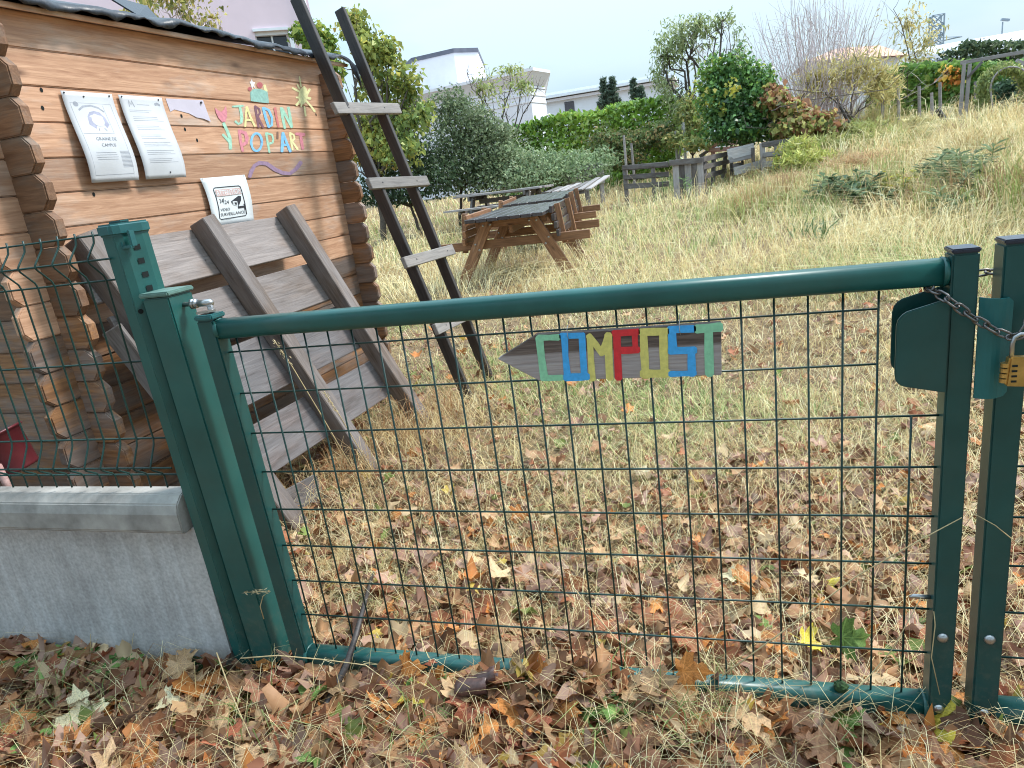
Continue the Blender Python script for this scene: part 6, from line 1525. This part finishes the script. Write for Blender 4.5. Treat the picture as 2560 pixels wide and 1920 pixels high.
def grass():
    n0 = 330000
    px = rng.uniform(-330, 2540, n0); py = rng.uniform(120, 1860, n0)
    # a share of them in tufts
    P = ground_hits(px, py)
    d_ = np.linalg.norm(np.nan_to_num(P) - CAM, axis=1)
    ok = free_ground(P) & (d_ < 38); P = P[ok]; d_ = d_[ok]
    n_ = len(P); tuft = rng.random(n_) < .6
    # pull tufted blades towards the nearest node of a jittered lattice
    cell = np.where(P[:, 1] < 4, .10, .22)
    ci = np.floor(P[:, :2] / cell[:, None]); hsh = np.sin(ci[:, 0] * 12.9898 + ci[:, 1] * 78.233) * 43758.5453; h1 = hsh - np.floor(hsh); hs2 = np.sin(ci[:, 0] * 39.3 + ci[:, 1] * 11.1) * 24634.63; h2 = hs2 - np.floor(hs2)
    cen = (ci + np.stack([.2 + .6 * h1, .2 + .6 * h2], 1)) * cell[:, None]
    P[:, :2] = np.where(tuft[:, None], cen + (P[:, :2] - cen) * .38, P[:, :2])
    ok = free_ground(P); P, d_, h1, h2, tuft = P[ok], d_[ok], h1[ok], h2[ok], tuft[ok]; n_ = len(P)
    x, y = P[:, 0], P[:, 1]
    P[:, 2] = gz(x, y) - .008
    zn = n3(np.stack([x, y, x * 0], 1), .75, 2.0); zn2 = n3(np.stack([x, y, x * 0], 1), 2.1, 7.0)
    hill = np.clip((x - 1.8 + (y - 8) * .12) / 2.5, 0, 1) * np.clip((y - 6.5) / 3.5, 0, 1)
    # heights
    h = np.interp(y, [-1, 0, .5, 3, 5, 8, 11, 15, 20, 30], [.075, .07, .075, .09, .12, .18, .26, .36, .5, .6])
    h = h * (1 + .35 * zn2) * (.65 + .7 * rng.random(n_)) * np.where(y < .1, .8, 1)
    h *= 1 + .5 * np.clip(zn3n(x, y), -1, 1)
    h += hill * (.08 + .40 * rng.random(n_) ** 2) * np.clip(.8 + .8 * zn, .15, 1.6)
    dry = np.exp(-((x + 3.0) / 1.3) ** 2 - ((y - 8.6) / 3.2) ** 2); h += dry * .26 * rng.random(n_)
    wallg = np.exp(-((x + .35) / .28) ** 2 - ((y - 1.6) / .9) ** 2); h += wallg * .30 * rng.random(n_) ** 2
    heap = np.exp(-((x + .1) / 2.4) ** 2 - ((y - 16.2) / 1.2) ** 2); h += heap * .25 * rng.random(n_)
    # thin out the litter strip before the gate and under the table
    keepp = np.interp(y, [-.6, -.05, .12, .6, 2.5, 4, 5.5], [.09, .10, .24, .38, .50, .72, 1.0]) * np.where(y < 4, np.clip(1 + 1.1 * zn2, .1, 2), 1)
    kp = rng.random(n_) < keepp
    green = zn * .70 + zn2 * .42 + rng.normal(size=n_) * .20 + np.interp(y, [-1, 0, 3, 5.5, 9, 14, 20], [-.10, -.14, -.06, .16, .26, .20, .0]) - hill * .30 - dry * .9 - heap * .5 + .45 * np.exp(-((x - 1.9) / 1.4) ** 2 - ((y - 5.0) / 1.3) ** 2) - wallg
    isg = green > .20
    si = (h1 * 3.2 + rng.random(n_) * 1.8).astype(int) % 5; gi = (h2 * 3.2 + rng.random(n_) * 1.8).astype(int) % 5
    cols = np.where(isg[:, None], GREEN[gi], STRAW[si])
    nearb = np.clip(1 - y / 5.0, 0, 1)[:, None]
    cols = np.where(isg[:, None], cols, cols * (1 - .22 * nearb)) * (1 + rng.normal(size=(n_, 1)) * .16)
    zn3 = n3(np.stack([x, y, x * 0], 1), 1.35, 12.0); br = (np.clip((zn3 - .18) / .3, 0, 1) * np.clip((y - 2.5) / 2, 0, 1))[:, None]; cols = np.where(isg[:, None], cols, cols * (1 - br * .55) + np.array([.36, .24, .12]) * br * .5)
    wgt = wallg[:, None]; cols = np.where(isg[:, None], cols, cols * (1 - wgt * .25) + np.array([.55, .30, .13]) * wgt * .25)
    w = np.maximum(.0018, d_ * .00078) * (.7 + .7 * rng.random(n_))
    az = ang_noise(x, y) + rng.normal(size=n_) * 1.1 + h1 * 2.0
    lean = np.clip(.66 + .44 * rng.random(n_) + np.where(y < 4, .16, 0) - hill * .12 - wallg * .3, 0, 1.2)
    cut = rng.random(n_) < np.where(y < 4, .10, .13); lean = np.where(cut, .1 + .4 * rng.random(n_), lean)
    a = kp & isg; b = kp & ~isg
    blades('green_grass', 'green grass in patches through the meadow', P[a], h[a], w[a], az[a], lean[a], cols[a])
    blades('dry_grass', 'pale dry straw grass covering the meadow', P[b], h[b], w[b], az[b], lean[b], cols[b])
    # straws lying flat between the leaves
    n1 = 24000
    P = ground_hits(rng.uniform(-330, 2540, n1), rng.uniform(560, 1860, n1)); ok = free_ground(P) & (np.nan_to_num(P)[:, 1] < 6); ok &= rng.random(n1) < np.interp(np.nan_to_num(P)[:, 1], [-1, .05, .2, 1, 3], [.28, .30, .5, 1, 1]); P = P[ok]; n_ = len(P)
    dd = np.linalg.norm(P - CAM, axis=1); P[:, 2] += .012 + .02 * rng.random(n_)
    blades('loose_straw', 'loose straws lying among the leaves', P, .10 + .16 * rng.random(n_), np.maximum(.0014, dd * .00065), rng.uniform(0, 6.28, n_), np.full(n_, 1.12), STRAW[rng.integers(0, 5, n_)] * (.8 + .35 * rng.random((n_, 1))))
    # tall seed heads standing out of the meadow
    n2 = 1500
    P = ground_hits(rng.uniform(-200, 2500, n2), rng.uniform(180, 640, n2)); ok = free_ground(P); P = P[ok]; n_ = len(P); dd = np.linalg.norm(P - CAM, axis=1)
    blades('tall_straw', 'tall single straws rising above the meadow', P, np.clip(.18 + .05 * dd * rng.random(n_), .2, .95), np.maximum(.003, dd * .0007), rng.uniform(0, 6.28, n_), .05 + .5 * rng.random(n_), STRAW[rng.integers(0, 4, n_)])
    # long arching straw that has fallen over in swathes
    n3_ = 26000
    P = ground_hits(rng.uniform(-250, 2500, n3_), rng.uniform(190, 660, n3_)); ok = free_ground(P); P = P[ok]; P = P[np.linalg.norm(P - CAM, axis=1) < 24]; n_ = len(P); dd = np.linalg.norm(P - CAM, axis=1)
    hl = np.clip((P[:, 0] - 1.5) / 3, 0, 1); hh = (.10 + .20 * rng.random(n_) + (.05 + .22 * rng.random(n_)) * hl + .012 * dd * rng.random(n_)); zc = n3(np.stack([P[:, 0], P[:, 1], P[:, 0] * 0], 1), .9, 31.0)
    az = ang_noise(P[:, 0] * 1.3, P[:, 1] * 1.3) + rng.normal(size=n_) * .7; d = np.stack([np.cos(az), np.sin(az), 0 * az], 1); sd_ = unit(np.stack([-d[:, 1], d[:, 0], .3 * rng.normal(size=n_)], 1)); Ln = hh * (1.3 + .9 * rng.random(n_)); w_ = np.maximum(.002, dd * .00062)
    lv = []
    for t_ in (0, .33, .66, 1.0):
        c_ = P + d * (Ln * t_ ** 1.15)[:, None] + np.array([0, 0, 1.]) * (hh * 1.25 * (2.6 * t_ * (1 - t_) * .9 + .12 * t_))[:, None] + rng.normal(size=(n_, 3)) * (.04 * hh)[:, None] * t_
        wv_ = (w_ * .5 * (1 - .75 * t_))[:, None]; lv += [c_ - sd_ * wv_, c_ + sd_ * wv_]
    V = np.stack(lv, 1).reshape(-1, 3); b8 = np.arange(n_)[:, None] * 8; F = np.concatenate([b8 + np.array([[2 * q_, 2 * q_ + 1, 2 * q_ + 3, 2 * q_ + 2]]) for q_ in range(3)], 0)
    cc = np.where(((zc + rng.normal(size=n_) * .3 - hl * .5) > .35)[:, None], GREEN[rng.integers(0, 5, n_)], STRAW[rng.integers(0, 4, n_)] * 1.04) * (.85 + .3 * rng.random((n_, 1)))
    o = local_mesh('fallen_straw', V, F, M['grass'], None, False, np.repeat(cc, 8, 0).clip(0, .95)); o['kind'] = 'stuff'; o['label'] = 'long arching straw fallen over in swathes on the slope'
    # dense dried tuft at the foot of the gate and green blades on the near side
    def clump(name, label, cx, cy, k_, h0, h1_, wid, pal, spread):
        G0 = np.array([[cx, cy, 0.]]) + np.concatenate([rng.normal(size=(k_, 2)) * spread, np.zeros((k_, 1))], 1); G0[:, 2] = gz(G0[:, 0], G0[:, 1]) - .005
        return blades(name, label, G0, h0 + (h1_ - h0) * rng.random(k_), np.full(k_, wid), rng.uniform(0, 6.28, k_), .2 + .9 * rng.random(k_), pal[rng.integers(0, len(pal), k_)] * (.75 + .4 * rng.random((k_, 1))))
    g1 = on_ground(1560, 1545); clump('grass_tuft', 'thick tangle of dried grass before the gate bottom', g1[0], g1[1], 420, .06, .17, .0022, np.concatenate([STRAW * .75, GREEN[:2] * .8]), .05)
    for (x, y, k_) in ((120, 1530, 60), (250, 1560, 50), (560, 1600, 40), (900, 1600, 40), (1500, 1600, 50), (60, 1600, 40), (1330, 1560, 25)):
        g1 = on_ground(x, y); clump('grass_tuft', 'green grass blades growing through the leaf litter', g1[0], g1[1], k_, .05, .19, .0035, GREEN[:4] * .9, .045)
    for (x, y, k_) in ((860, 960, 150), (960, 900, 120), (760, 1040, 130), (690, 1080, 60), (1010, 840, 80), (900, 930, 100)):
        g1 = on_ground(x, y); clump('grass_tuft', 'tall russet straw round the foot of the pallet and ladder', g1[0], g1[1], k_, .10, .40, .0028, np.array([(.50, .30, .15), (.58, .40, .2), (.62, .48, .27), (.40, .2, .09)]), .09)
grass()

OUT = [(0, 0), (.10, -.09), (.22, -.15), (.40, -.10), (.31, .03), (.45, .10), (.66, .20), (.55, .27), (.60, .44), (.44, .41), (.30, .43), (.22, .52), (.30, .66), (.24, .78), (.12, .80), (.0, 1.02)]
OUTL = np.array(OUT + [(-x, y) for x, y in OUT[-2:0:-1]]) * np.array([1, 1.0]) - np.array([0, .36])
LOW = np.array([(0, 0), (.24, -.12), (.40, -.04), (.37, .10), (.60, .22), (.54, .42), (.32, .46), (.27, .70), (.0, .96), (-.27, .70), (-.32, .46), (-.54, .42), (-.60, .22), (-.37, .10), (-.40, -.04), (-.24, -.12)]) - np.array([0, .36])
OVAL = np.array([(0, -.5), (.26, -.2), (.28, .15), (.0, .55), (-.28, .15), (-.26, -.2)])
LEAFCOL = dict(brown=(.27, .13, .066), tan=(.46, .29, .155), orange=(.56, .22, .06), russet=(.34, .10, .05), green=(.17, .28, .07), yellow=(.58, .46, .06), pale=(.60, .53, .34))
def litter():
    """leaf litter too plentiful to count"""
    pal = np.array([(.25, .125, .07), (.38, .22, .125), (.48, .31, .19), (.56, .23, .07), (.33, .135, .075), (.28, .165, .13), (.60, .48, .33), (.42, .28, .23), (.54, .43, .11), (.20, .28, .08)])
    wts = np.array([3.0, 3.2, 2.4, .8, 2.2, 3.0, 1.5, 2.6, .35, .4]); wts /= wts.sum()
    def scatter(name, label, outline, n0, ylo, yhi, dens, size, lift, wts_, tilt):
        P = ground_hits(rng.uniform(-600, 2640, n0), rng.uniform(ylo, yhi, n0)); ok = free_ground(P); P = P[ok]
        nz_ = n3(np.stack([P[:, 0], P[:, 1], P[:, 0] * 0], 1), 1.6, 3.0)
        ok = rng.random(len(P)) < np.interp(P[:, 1], dens[0], dens[1]) * np.clip(1 + .9 * nz_, .15, 2); P = P[ok]; n_ = len(P); m_ = len(outline)
        s_ = np.interp(P[:, 1], size[0], size[1]) * (.6 + .75 * rng.random(n_))
        P[:, 2] += lift * rng.random(n_) ** 1.5
        N = unit(np.array([0, 0, 1.]) + rng.normal(size=(n_, 3)) * tilt); D = rng.normal(size=(n_, 3)); D = unit(D - N * (D * N).sum(1, keepdims=True)); S = np.cross(D, N)
        c1 = rng.normal(size=n_) * .8; c2 = rng.normal(size=n_) * .75; jit = 1 + rng.normal(size=(n_, m_)) * .10
        u_ = outline[None, :, 0] * jit; w_ = outline[None, :, 1] * jit; zz = c1[:, None] * u_ ** 2 + c2[:, None] * w_ ** 2 + .10 * rng.normal(size=(n_, m_))
        V = P[:, None] + s_[:, None, None] * (u_[..., None] * S[:, None] + w_[..., None] * D[:, None] + zz[..., None] * N[:, None])
        V = np.concatenate([P[:, None] + 0 * V[:, :1], V], 1)
        V[..., 2] = np.maximum(V[..., 2], (gz(V[..., 0], V[..., 1]) - .004))
        k_ = m_ + 1; i = np.arange(m_); tri = np.stack([np.zeros(m_, int), 1 + i, 1 + (i + 1) % m_], 1)
        F = (np.arange(n_)[:, None, None] * k_ + tri[None]).reshape(-1, 3)
        cols = np.array([.97, .88, .76]) * pal[rng.choice(len(pal), n_, p=wts_)] * (1 + rng.normal(size=(n_, 1)) * .2).clip(.5, 1.5)
        edge = (1 - .25 * rng.random((n_, m_ + 1, 1))); edge[:, 0] = 1.12
        cc = (cols[:, None] * edge).reshape(-1, 3)
        o = local_mesh(name, V.reshape(-1, 3), F, M['leaf_attr'], None, False, cc.clip(0, 1)); o['kind'] = 'stuff'; o['label'] = label
        return n_
    scatter('leaf_litter', 'maple leaf litter behind and before the gate', LOW, 29000, 560, 1860, ([-1, -.1, .02, .12, .5, 2.5, 4.5, 7], [.25, .25, .3, .62, .50, .36, .17, .0]), ([-1, 0, .6, 5], [.085, .080, .052, .055]), .05, wts, .38)
    ringed = np.concatenate([OUTL * .5, OUTL])
    def front(n0):
        P = ground_hits(rng.uniform(-1000, 2900, n0), rng.uniform(1300, 2150, n0)); ok = free_ground(P); P = P[ok]
        ok = rng.random(len(P)) < np.interp(P[:, 1], [-.5, .0, .1, .3], [1, 1, .35, .0]); P = P[ok]; n_ = len(P); m_ = len(OUTL)
        s_ = .044 + .054 * rng.random(n_) ** 1.3; P[:, 2] += .004 + .045 * rng.random(n_) ** 1.4
        N = unit(np.array([0, -.12, 1.]) + rng.normal(size=(n_, 3)) * .27); D = rng.normal(size=(n_, 3)); D = unit(D - N * (D * N).sum(1, keepdims=True)); S = np.cross(D, N)
        c1, c2, c3 = [rng.normal(size=(n_, 1)) * a for a in (.5, .45, .5)]
        jit = 1 + rng.normal(size=(n_, 2 * m_)) * .05
        u_ = ringed[None, :, 0] * jit; w_ = ringed[None, :, 1] * jit; ang = np.arctan2(w_ + .2, u_)
        zz = c1 * u_ ** 2 + c2 * w_ ** 2 + c3 * u_ * w_ + .07 * np.abs(np.sin(ang * 2.5 + .8)) * np.hypot(u_, w_) + .02 * rng.normal(size=(n_, 2 * m_))
        V = P[:, None] + s_[:, None, None] * 1.15 * (u_[..., None] * S[:, None] + w_[..., None] * D[:, None] + zz[..., None] * N[:, None])
        V = np.concatenate([P[:, None] + 0 * V[:, :1], V], 1); V[..., 2] = np.maximum(V[..., 2], gz(V[..., 0], V[..., 1]) - .002 + .004 * rng.random(V.shape[:2]))
        k_ = 2 * m_ + 1; i = np.arange(m_); j = (i + 1) % m_
        tri = np.concatenate([np.stack([0 * i, 1 + i, 1 + j], 1), np.stack([1 + i, 1 + m_ + i, 1 + m_ + j], 1), np.stack([1 + i, 1 + m_ + j, 1 + j], 1)])
        F = (np.arange(n_)[:, None, None] * k_ + tri[None]).reshape(-1, 3)
        cols = np.array([.88, .70, .53]) * pal[rng.choice(len(pal), n_, p=wts)] * (1 + rng.normal(size=(n_, 1)) * .24).clip(.5, 1.5)
        e_ = .78 + .4 * rng.random((n_, k_, 1)); e_[:, 0] = 1.3
        o = local_mesh('leaf_litter', V.reshape(-1, 3), F, M['leaf_attr'], None, True, (cols[:, None] * e_).reshape(-1, 3).clip(0, 1)); o['kind'] = 'stuff'; o['label'] = 'deep litter of curled maple leaves before the gate'
    front(4300)
    w2 = wts * np.array([1.5, 2, 1.6, .4, 1, 2, 2.2, 2.4, .2, .1]); w2 /= w2.sum()
    scatter('small_leaf_litter', 'small brown leaf bits and seeds between the straws', OVAL, 70000, 520, 1860, ([-1, -.1, 0, 1, 3, 5, 8], [.7, .7, .8, .75, .55, .22, .0]), ([-1, 0, 5], [.020, .018, .030]), .022, w2, .35)
litter()

def leaf_mesh(seed, L_=1.0):
    r_ = np.random.default_rng(seed); m_ = len(OUTL)
    o = OUTL * (1 + r_.normal(size=(m_, 1)) * .05)
    inner = o * .5
    c1, c2, c3 = r_.normal() * .5, r_.normal() * .45, r_.normal() * .5
    def z(p): return c1 * p[:, 0] ** 2 + c2 * p[:, 1] ** 2 + c3 * p[:, 0] * p[:, 1] + .05 * np.abs(np.sin(np.arctan2(p[:, 1], p[:, 0]) * 2.5)) + r_.normal(size=len(p)) * .018
    V = [(0, 0, 0)] + [(a[0], a[1], q) for a, q in zip(inner, z(inner))] + [(a[0], a[1], q * 1.15 + r_.normal() * .03) for a, q in zip(o, z(o))]
    F = []
    for i in range(m_):
        j = (i + 1) % m_; F += [(0, 1 + i, 1 + j), (1 + i, 1 + m_ + i, 1 + m_ + j, 1 + j)]
    b = len(V); V += [(-.012, -.36, .0), (.012, -.36, .0), (.02 + c1 * .1, -.85, .06), (.0 + c1 * .1, -.85, .06)]; F.append((b, b + 1, b + 2, b + 3))
    return mesh_from('fallen_leaf', V, F, None, True)
def fallen_leaves():
    LM = {k_: leafy('fallen_leaf_' + k_, .2, .48, .3, False, c) for k_, c in LEAFCOL.items()}
    meshes = []
    for i in range(14):
        me = leaf_mesh(100 + i); me.materials.append(LM['brown']); meshes.append(me)
    def put(P, s_, colr, label, group, tiltv=None, mi=None, up=None):
        me = meshes[rng.integers(0, 14) if mi is None else mi]; o = bpy.data.objects.new('fallen_leaf', me)
        N = Vector(tiltv if tiltv is not None else (rng.normal() * .32, rng.normal() * .32 - .08, 1.0)).normalized()
        X = Vector((rng.normal(), rng.normal(), rng.normal() * .1)) if up is None else Vector(up).cross(N)
        Mx = frame(tuple(P), X, N) @ Matrix.Diagonal((s_, s_, s_, 1))
        link(o, None, Mx); o.material_slots[0].link = 'OBJECT'; o.material_slots[0].material = LM[colr]
        tag(o, label, 'leaf', group); return o
    words = dict(brown='brown', tan='tan', orange='orange', russet='dark russet', green='green', yellow='yellow', pale='bleached pale')
    def place(p):
        if p[1] > .05: return 'behind the mesh near the bottom rail, ' + ('hinge side' if p[0] < .45 else 'middle' if p[0] < .95 else 'lock side')
        x = p[0]
        for lim, w in ((-.45, 'below the concrete base'), (-.1, 'at the foot of the hinge post'), (.3, 'before the left end of the bottom rail'), (.62, 'before the rail, left of the gate middle'), (.95, 'before the rail, right of the gate middle'), (1.3, 'before the right end of the bottom rail')):
            if x < lim: return w
        return 'below the two lock stiles'
    names = list(words); w_ = np.array([4.4, 3.6, 2.2, 1.2, .5, .5, .5]); w_ /= w_.sum()
    k_ = 0
    P = ground_hits(rng.uniform(-60, 2270, 1500), rng.uniform(1330, 1720, 1500)); ok = free_ground(P)
    for p in P[ok]:
        if p[1] > .55 or (p[1] > .06 and rng.random() > .35) : continue
        c = names[rng.choice(7, p=w_)]; s_ = rng.uniform(.045, .088) * (1.12 if p[1] < 0 else .8)
        p = p + np.array([0, 0, .022 + .04 * rng.random()])
        sz = 'small' if s_ < .058 else 'large' if s_ > .078 else 'middling'; lab = '%s %s fallen maple leaf %s' % (sz, words[c], place(p)); put(p, s_, c, lab, lab.replace('leaf', 'leaves', 1)); k_ += 1
        if k_ >= 282: break
    S = [((2005, 1612), .115, 'yellow', 'big yellow green leaf lying flat at the lower right corner', None, .045, None), ((1262, 1588), .075, 'green', 'bright green leaf in the litter before the middle of the gate', None, .04, None),
         ((808, 1560), .07, 'russet', 'reddish leaf lying below the left end of the bottom rail', None, .045, None), ((1640, 1590), .08, 'tan', 'large pale tan leaf below the right part of the bottom rail', None, .045, None), ((905, 1535), .07, 'yellow', 'olive yellow leaf under the bottom rail beside the curled dark leaf', None, .045, None)]
    for (q, s_, c, lab, g_, lf, tl) in S:
        p = on_ground(*q); put(p + np.array([0, 0, lf]), s_, c, lab, g_, tl)
    # leaves standing against the rail and hung in the mesh
    for (q, Y, s_, c, lab, tl) in (((885, 1440), -.045, .066, 'orange', 'orange leaf standing upright against the bottom rail, left of centre', (-.2, -1, .35)), ((1495, 1450), -.04, .072, 'orange', 'orange leaf standing upright against the bottom rail, right of centre', (.1, -1, .3)),
                                   ((1095, 1480), -.05, .058, 'tan', 'tan leaf propped on the rail right of the curled dark leaf', (.2, -1, .6)), ((955, 1470), -.05, .06, 'orange', 'pointed orange leaf propped left of the curled dark leaf', (.3, -1, .5)),
                                   ((1840, 1378), .12, .075, 'green', 'green leaf standing upright behind the mesh near the lock stile', (.1, -1, .4))):
        put(np.array(at(q[0], q[1], Y)), s_, c, lab, None, tl, up=(1, 0, 0))
    for (q, s_, c, lab) in (((1785, 1287), .07, 'yellow', 'bright yellow leaf in the grass behind the mesh'), ((1580, 1264), .05, 'pale', 'pale green star shaped leaf behind the mesh'), ((1386, 1032), .06, 'pale', 'whitish leaf behind the mesh below the arrow sign'), ((1090, 1180), .06, 'orange', 'upright orange leaf in the grass behind the middle of the mesh'),
                            ((1515, 1190), .055, 'orange', 'orange leaf in the grass behind the mesh below the sign end'), ((2090, 885), .07, 'tan', 'large tan leaf far behind the lock case'), ((1640, 1372), .06, 'green', 'green leaf behind the mesh above the bottom rail'), ((825, 1277), .055, 'yellow', 'yellow green leaf behind the left part of the mesh')):
        p = on_ground(*q); put(p + np.array([0, 0, .035]), s_, c, lab, None, (rng.normal() * .2, -.35, 1))
fallen_leaves()

def low_weeds():
    for i, (x, y, lab, k_) in enumerate(((60, 1410, 'green creeping weed at the far left foot of the concrete base', 80), (165, 1425, 'green lobed weed below the concrete base, right of the creeping weed', 60), (255, 1450, 'small clover like weed in the litter below the concrete base', 45), (40, 1480, 'sprig of green leaves at the left edge of the litter', 40), (930, 1500, 'tiny green sprig under the bottom rail', 14))):
        g_ = on_ground(x, y); t = plant('green_weed', lab, 'weed', g_); P = g_ + np.concatenate([rng.normal(size=(k_, 2)) * (.05, .03), (.012 + .04 * rng.random((k_, 1)))], 1)
        P[:, 1] = np.minimum(P[:, 1], -.03)
        V, F, c = kites(P, np.concatenate([rng.normal(size=(k_, 2)), rng.normal(size=(k_, 1)) * .2], 1), np.array([0, -.2, 1.]) + rng.normal(size=(k_, 3)) * .25, .018 + .02 * rng.random(k_), .014 + .014 * rng.random(k_), np.array([(.10, .22, .05), (.16, .30, .07), (.22, .36, .10)])[rng.integers(0, 3, k_)])
        local_mesh('foliage', V, F, M['foliage'], t, False, c)
low_weeds()
def details():
    # curled dark leaf before the rail
    c = np.array(at(1035, 1478, -.085)); t = thing('curled_leaf', 'curled dark brown leathery leaf rolled up before the bottom rail', 'leaf', c)
    mt = plain('dark_curled_leaf', (.11, .06, .052), rough=.35, var=.35, nscale=60, bump=.3)
    for i, (o_, r0, a0, a1, tilt) in enumerate((((-.012, -.01, .004), .018, .3, 5.2, .25), ((.012, .0, .02), .014, 1.2, 5.6, .5))):
        V = []; F = []
        nu, nv = 16, 7
        for u_ in range(nu):
            th = a0 + (a1 - a0) * u_ / (nu - 1); rr = r0 * (1 + .3 * u_ / nu)
            for v_ in range(nv):
                x = (v_ / (nv - 1) - .5) * .085 * (1 - .25 * abs(u_ / nu - .5)); V.append(c + np.array(o_) + np.array([x * math.cos(tilt), rr * math.cos(th), rr * math.sin(th) + x * math.sin(tilt)]) + rng.normal(size=3) * .0012)
        for u_ in range(nu - 1):
            for v_ in range(nv - 1): a = u_ * nv + v_; F.append((a, a + 1, a + nv + 1, a + nv))
        ob = local_mesh('roll', V, F, mt, t, True); ob.modifiers.new('thickness', 'SOLIDIFY').thickness = .001
    # fallen stick passing under the bottom rail
    pts = [on_ground(655, 1650) + [0, 0, .02], on_ground(705, 1560) + [0, 0, .035], np.array(at(748, 1438, -.042)), np.array(at(768, 1375, -.005)), np.array(at(790, 1295, .22)), on_ground(812, 1235) + [0, 0, .02]]
    o = local_mesh('fallen_stick', *tube_geo(pts, [.009, .0095, .0085, .008, .0065, .004], 8), M['ladder'], None, True); tag(o, 'dark fallen stick crossing the bottom rail near the hinge stile', 'stick')
    # dry stalks
    def stalk(label, pts, r_=.0013, head=False):
        P = [np.asarray(p, float) for p in pts]; t = thing('dry_stalk', label, 'grass stalk', P[0]); tube('stem', t, P, [r_ * (1 - .5 * i / len(P)) for i in range(len(P))], M['stem'], 5)
        if head:
            e = P[-1]; d = unit(P[-1] - P[-2]); n_ = 34; s_ = rng.random(n_)
            C_ = e - d * (s_ * .085)[:, None] + rng.normal(size=(n_, 3)) * .004; V, F, cc = kites(C_, d + rng.normal(size=(n_, 3)) * .35, rng.normal(size=(n_, 3)), np.full(n_, .013), np.full(n_, .003), np.tile(np.array([[.62, .5, .3]]), (n_, 1)))
            local_mesh('seed_head', V, F, M['grass'], t, False, cc)
    A_ = lambda x, y, Y: np.array(at(x, y, Y))
    stalk('long pale straw lying across the foot of the hinge post', [A_(520, 1422, -.09), A_(600, 1416, -.075), A_(700, 1425, -.06), A_(790, 1437, -.06), A_(835, 1470, -.09)], .0019)
    stalk('bent straw with a seed head stuck on the hinge post', [A_(570, 1337, -.038), A_(562, 1310, -.036), A_(568, 1288, -.034), A_(583, 1276, -.034), A_(555, 1278, -.036), A_(527, 1280, -.037)], .0014, True)
    stalk('long straw leaning diagonally across the lower right of the gate', [A_(1560, 1460, -.10), A_(1690, 1365, -.05), A_(1850, 1245, -.035), A_(1990, 1165, -.03), A_(2078, 1118, -.03)], .0017)
    stalk('dry straw slanting down before the middle of the gate', [A_(1235, 1265, -.03), A_(1330, 1380, -.05), A_(1400, 1430, -.07), A_(1465, 1512, -.1)], .0016)
    stalk('dry grass stem with a seed head before the pallet, inside the mesh', [on_ground(800, 1080), A_(760, 1010, .5), A_(690, 890, .45), A_(630, 790, .42), A_(592, 735, .40)], .0022, True)
    stalk('second dry grass stem with a seed head beside the pallet', [on_ground(840, 1090), A_(800, 1010, .62), A_(735, 900, .55), A_(700, 845, .52)], .002, True)
    stalk('thin green straw crossing the litter by the concrete base', [A_(468, 1410, -.12), A_(500, 1500, -.2), A_(545, 1600, -.28), A_(575, 1660, -.32)], .0018)
    stalk('straw caught on the second gate leaf', [A_(2205, 1180, -.035), A_(2150, 1135, -.03), A_(2105, 1110, -.03), A_(2080, 1140, -.03)], .0011)
    stalk('straw hanging beside the stay hook', [A_(2015, 1295, -.012), A_(2020, 1350, -.03), A_(2012, 1420, -.03), A_(2030, 1500, -.045)], .0013)
    stalk('straw leaning up to the lock stile from the rail', [A_(1790, 1540, -.09), A_(1870, 1470, -.05), A_(1930, 1400, -.04), A_(1990, 1290, -.03)], .0014)
    stalk('pale straw arching over the litter at the lower left', [A_(165, 1440, -.07), A_(215, 1450, -.1), A_(255, 1530, -.2), A_(330, 1555, -.25), A_(450, 1560, -.25)], .0018)
    stalk('tall thin straw rising before the pallet beams', [on_ground(1010, 960), A_(930, 840, 1.2), A_(905, 770, 1.18)], .0022, True)
    # moss
    def moss(label, c, r_, n_=3, mat_='moss'):
        bm = bmesh.new(); bmesh.ops.create_icosphere(bm, subdivisions=3, radius=1.0)
        for v in bm.verts: 
            k_ = 1 + .22 * math.sin(v.co.x * 7 + 1) * math.sin(v.co.y * 6 + 2) * math.sin(v.co.z * 8) + random.uniform(-.06, .06); v.co = Vector((v.co.x * r_[0] * k_, v.co.y * r_[1] * k_, v.co.z * r_[2] * k_))
        me = bpy.data.meshes.new('moss_cushion'); bm.to_mesh(me); bm.free(); me.materials.append(M[mat_])
        o = add('moss_cushion', me, None, Matrix.Translation(Vector([float(q) for q in c]))); tag(o, label, 'moss')
    g_ = np.array(at(420, 1432, -.03)); moss('dark green moss growing at the foot of the concrete base', (g_[0], -.035, .012), (.085, .035, .035))
    moss('small moss ball round a wire on the bottom rail', (1.265, -.004, .098), (.014, .014, .012))
details()
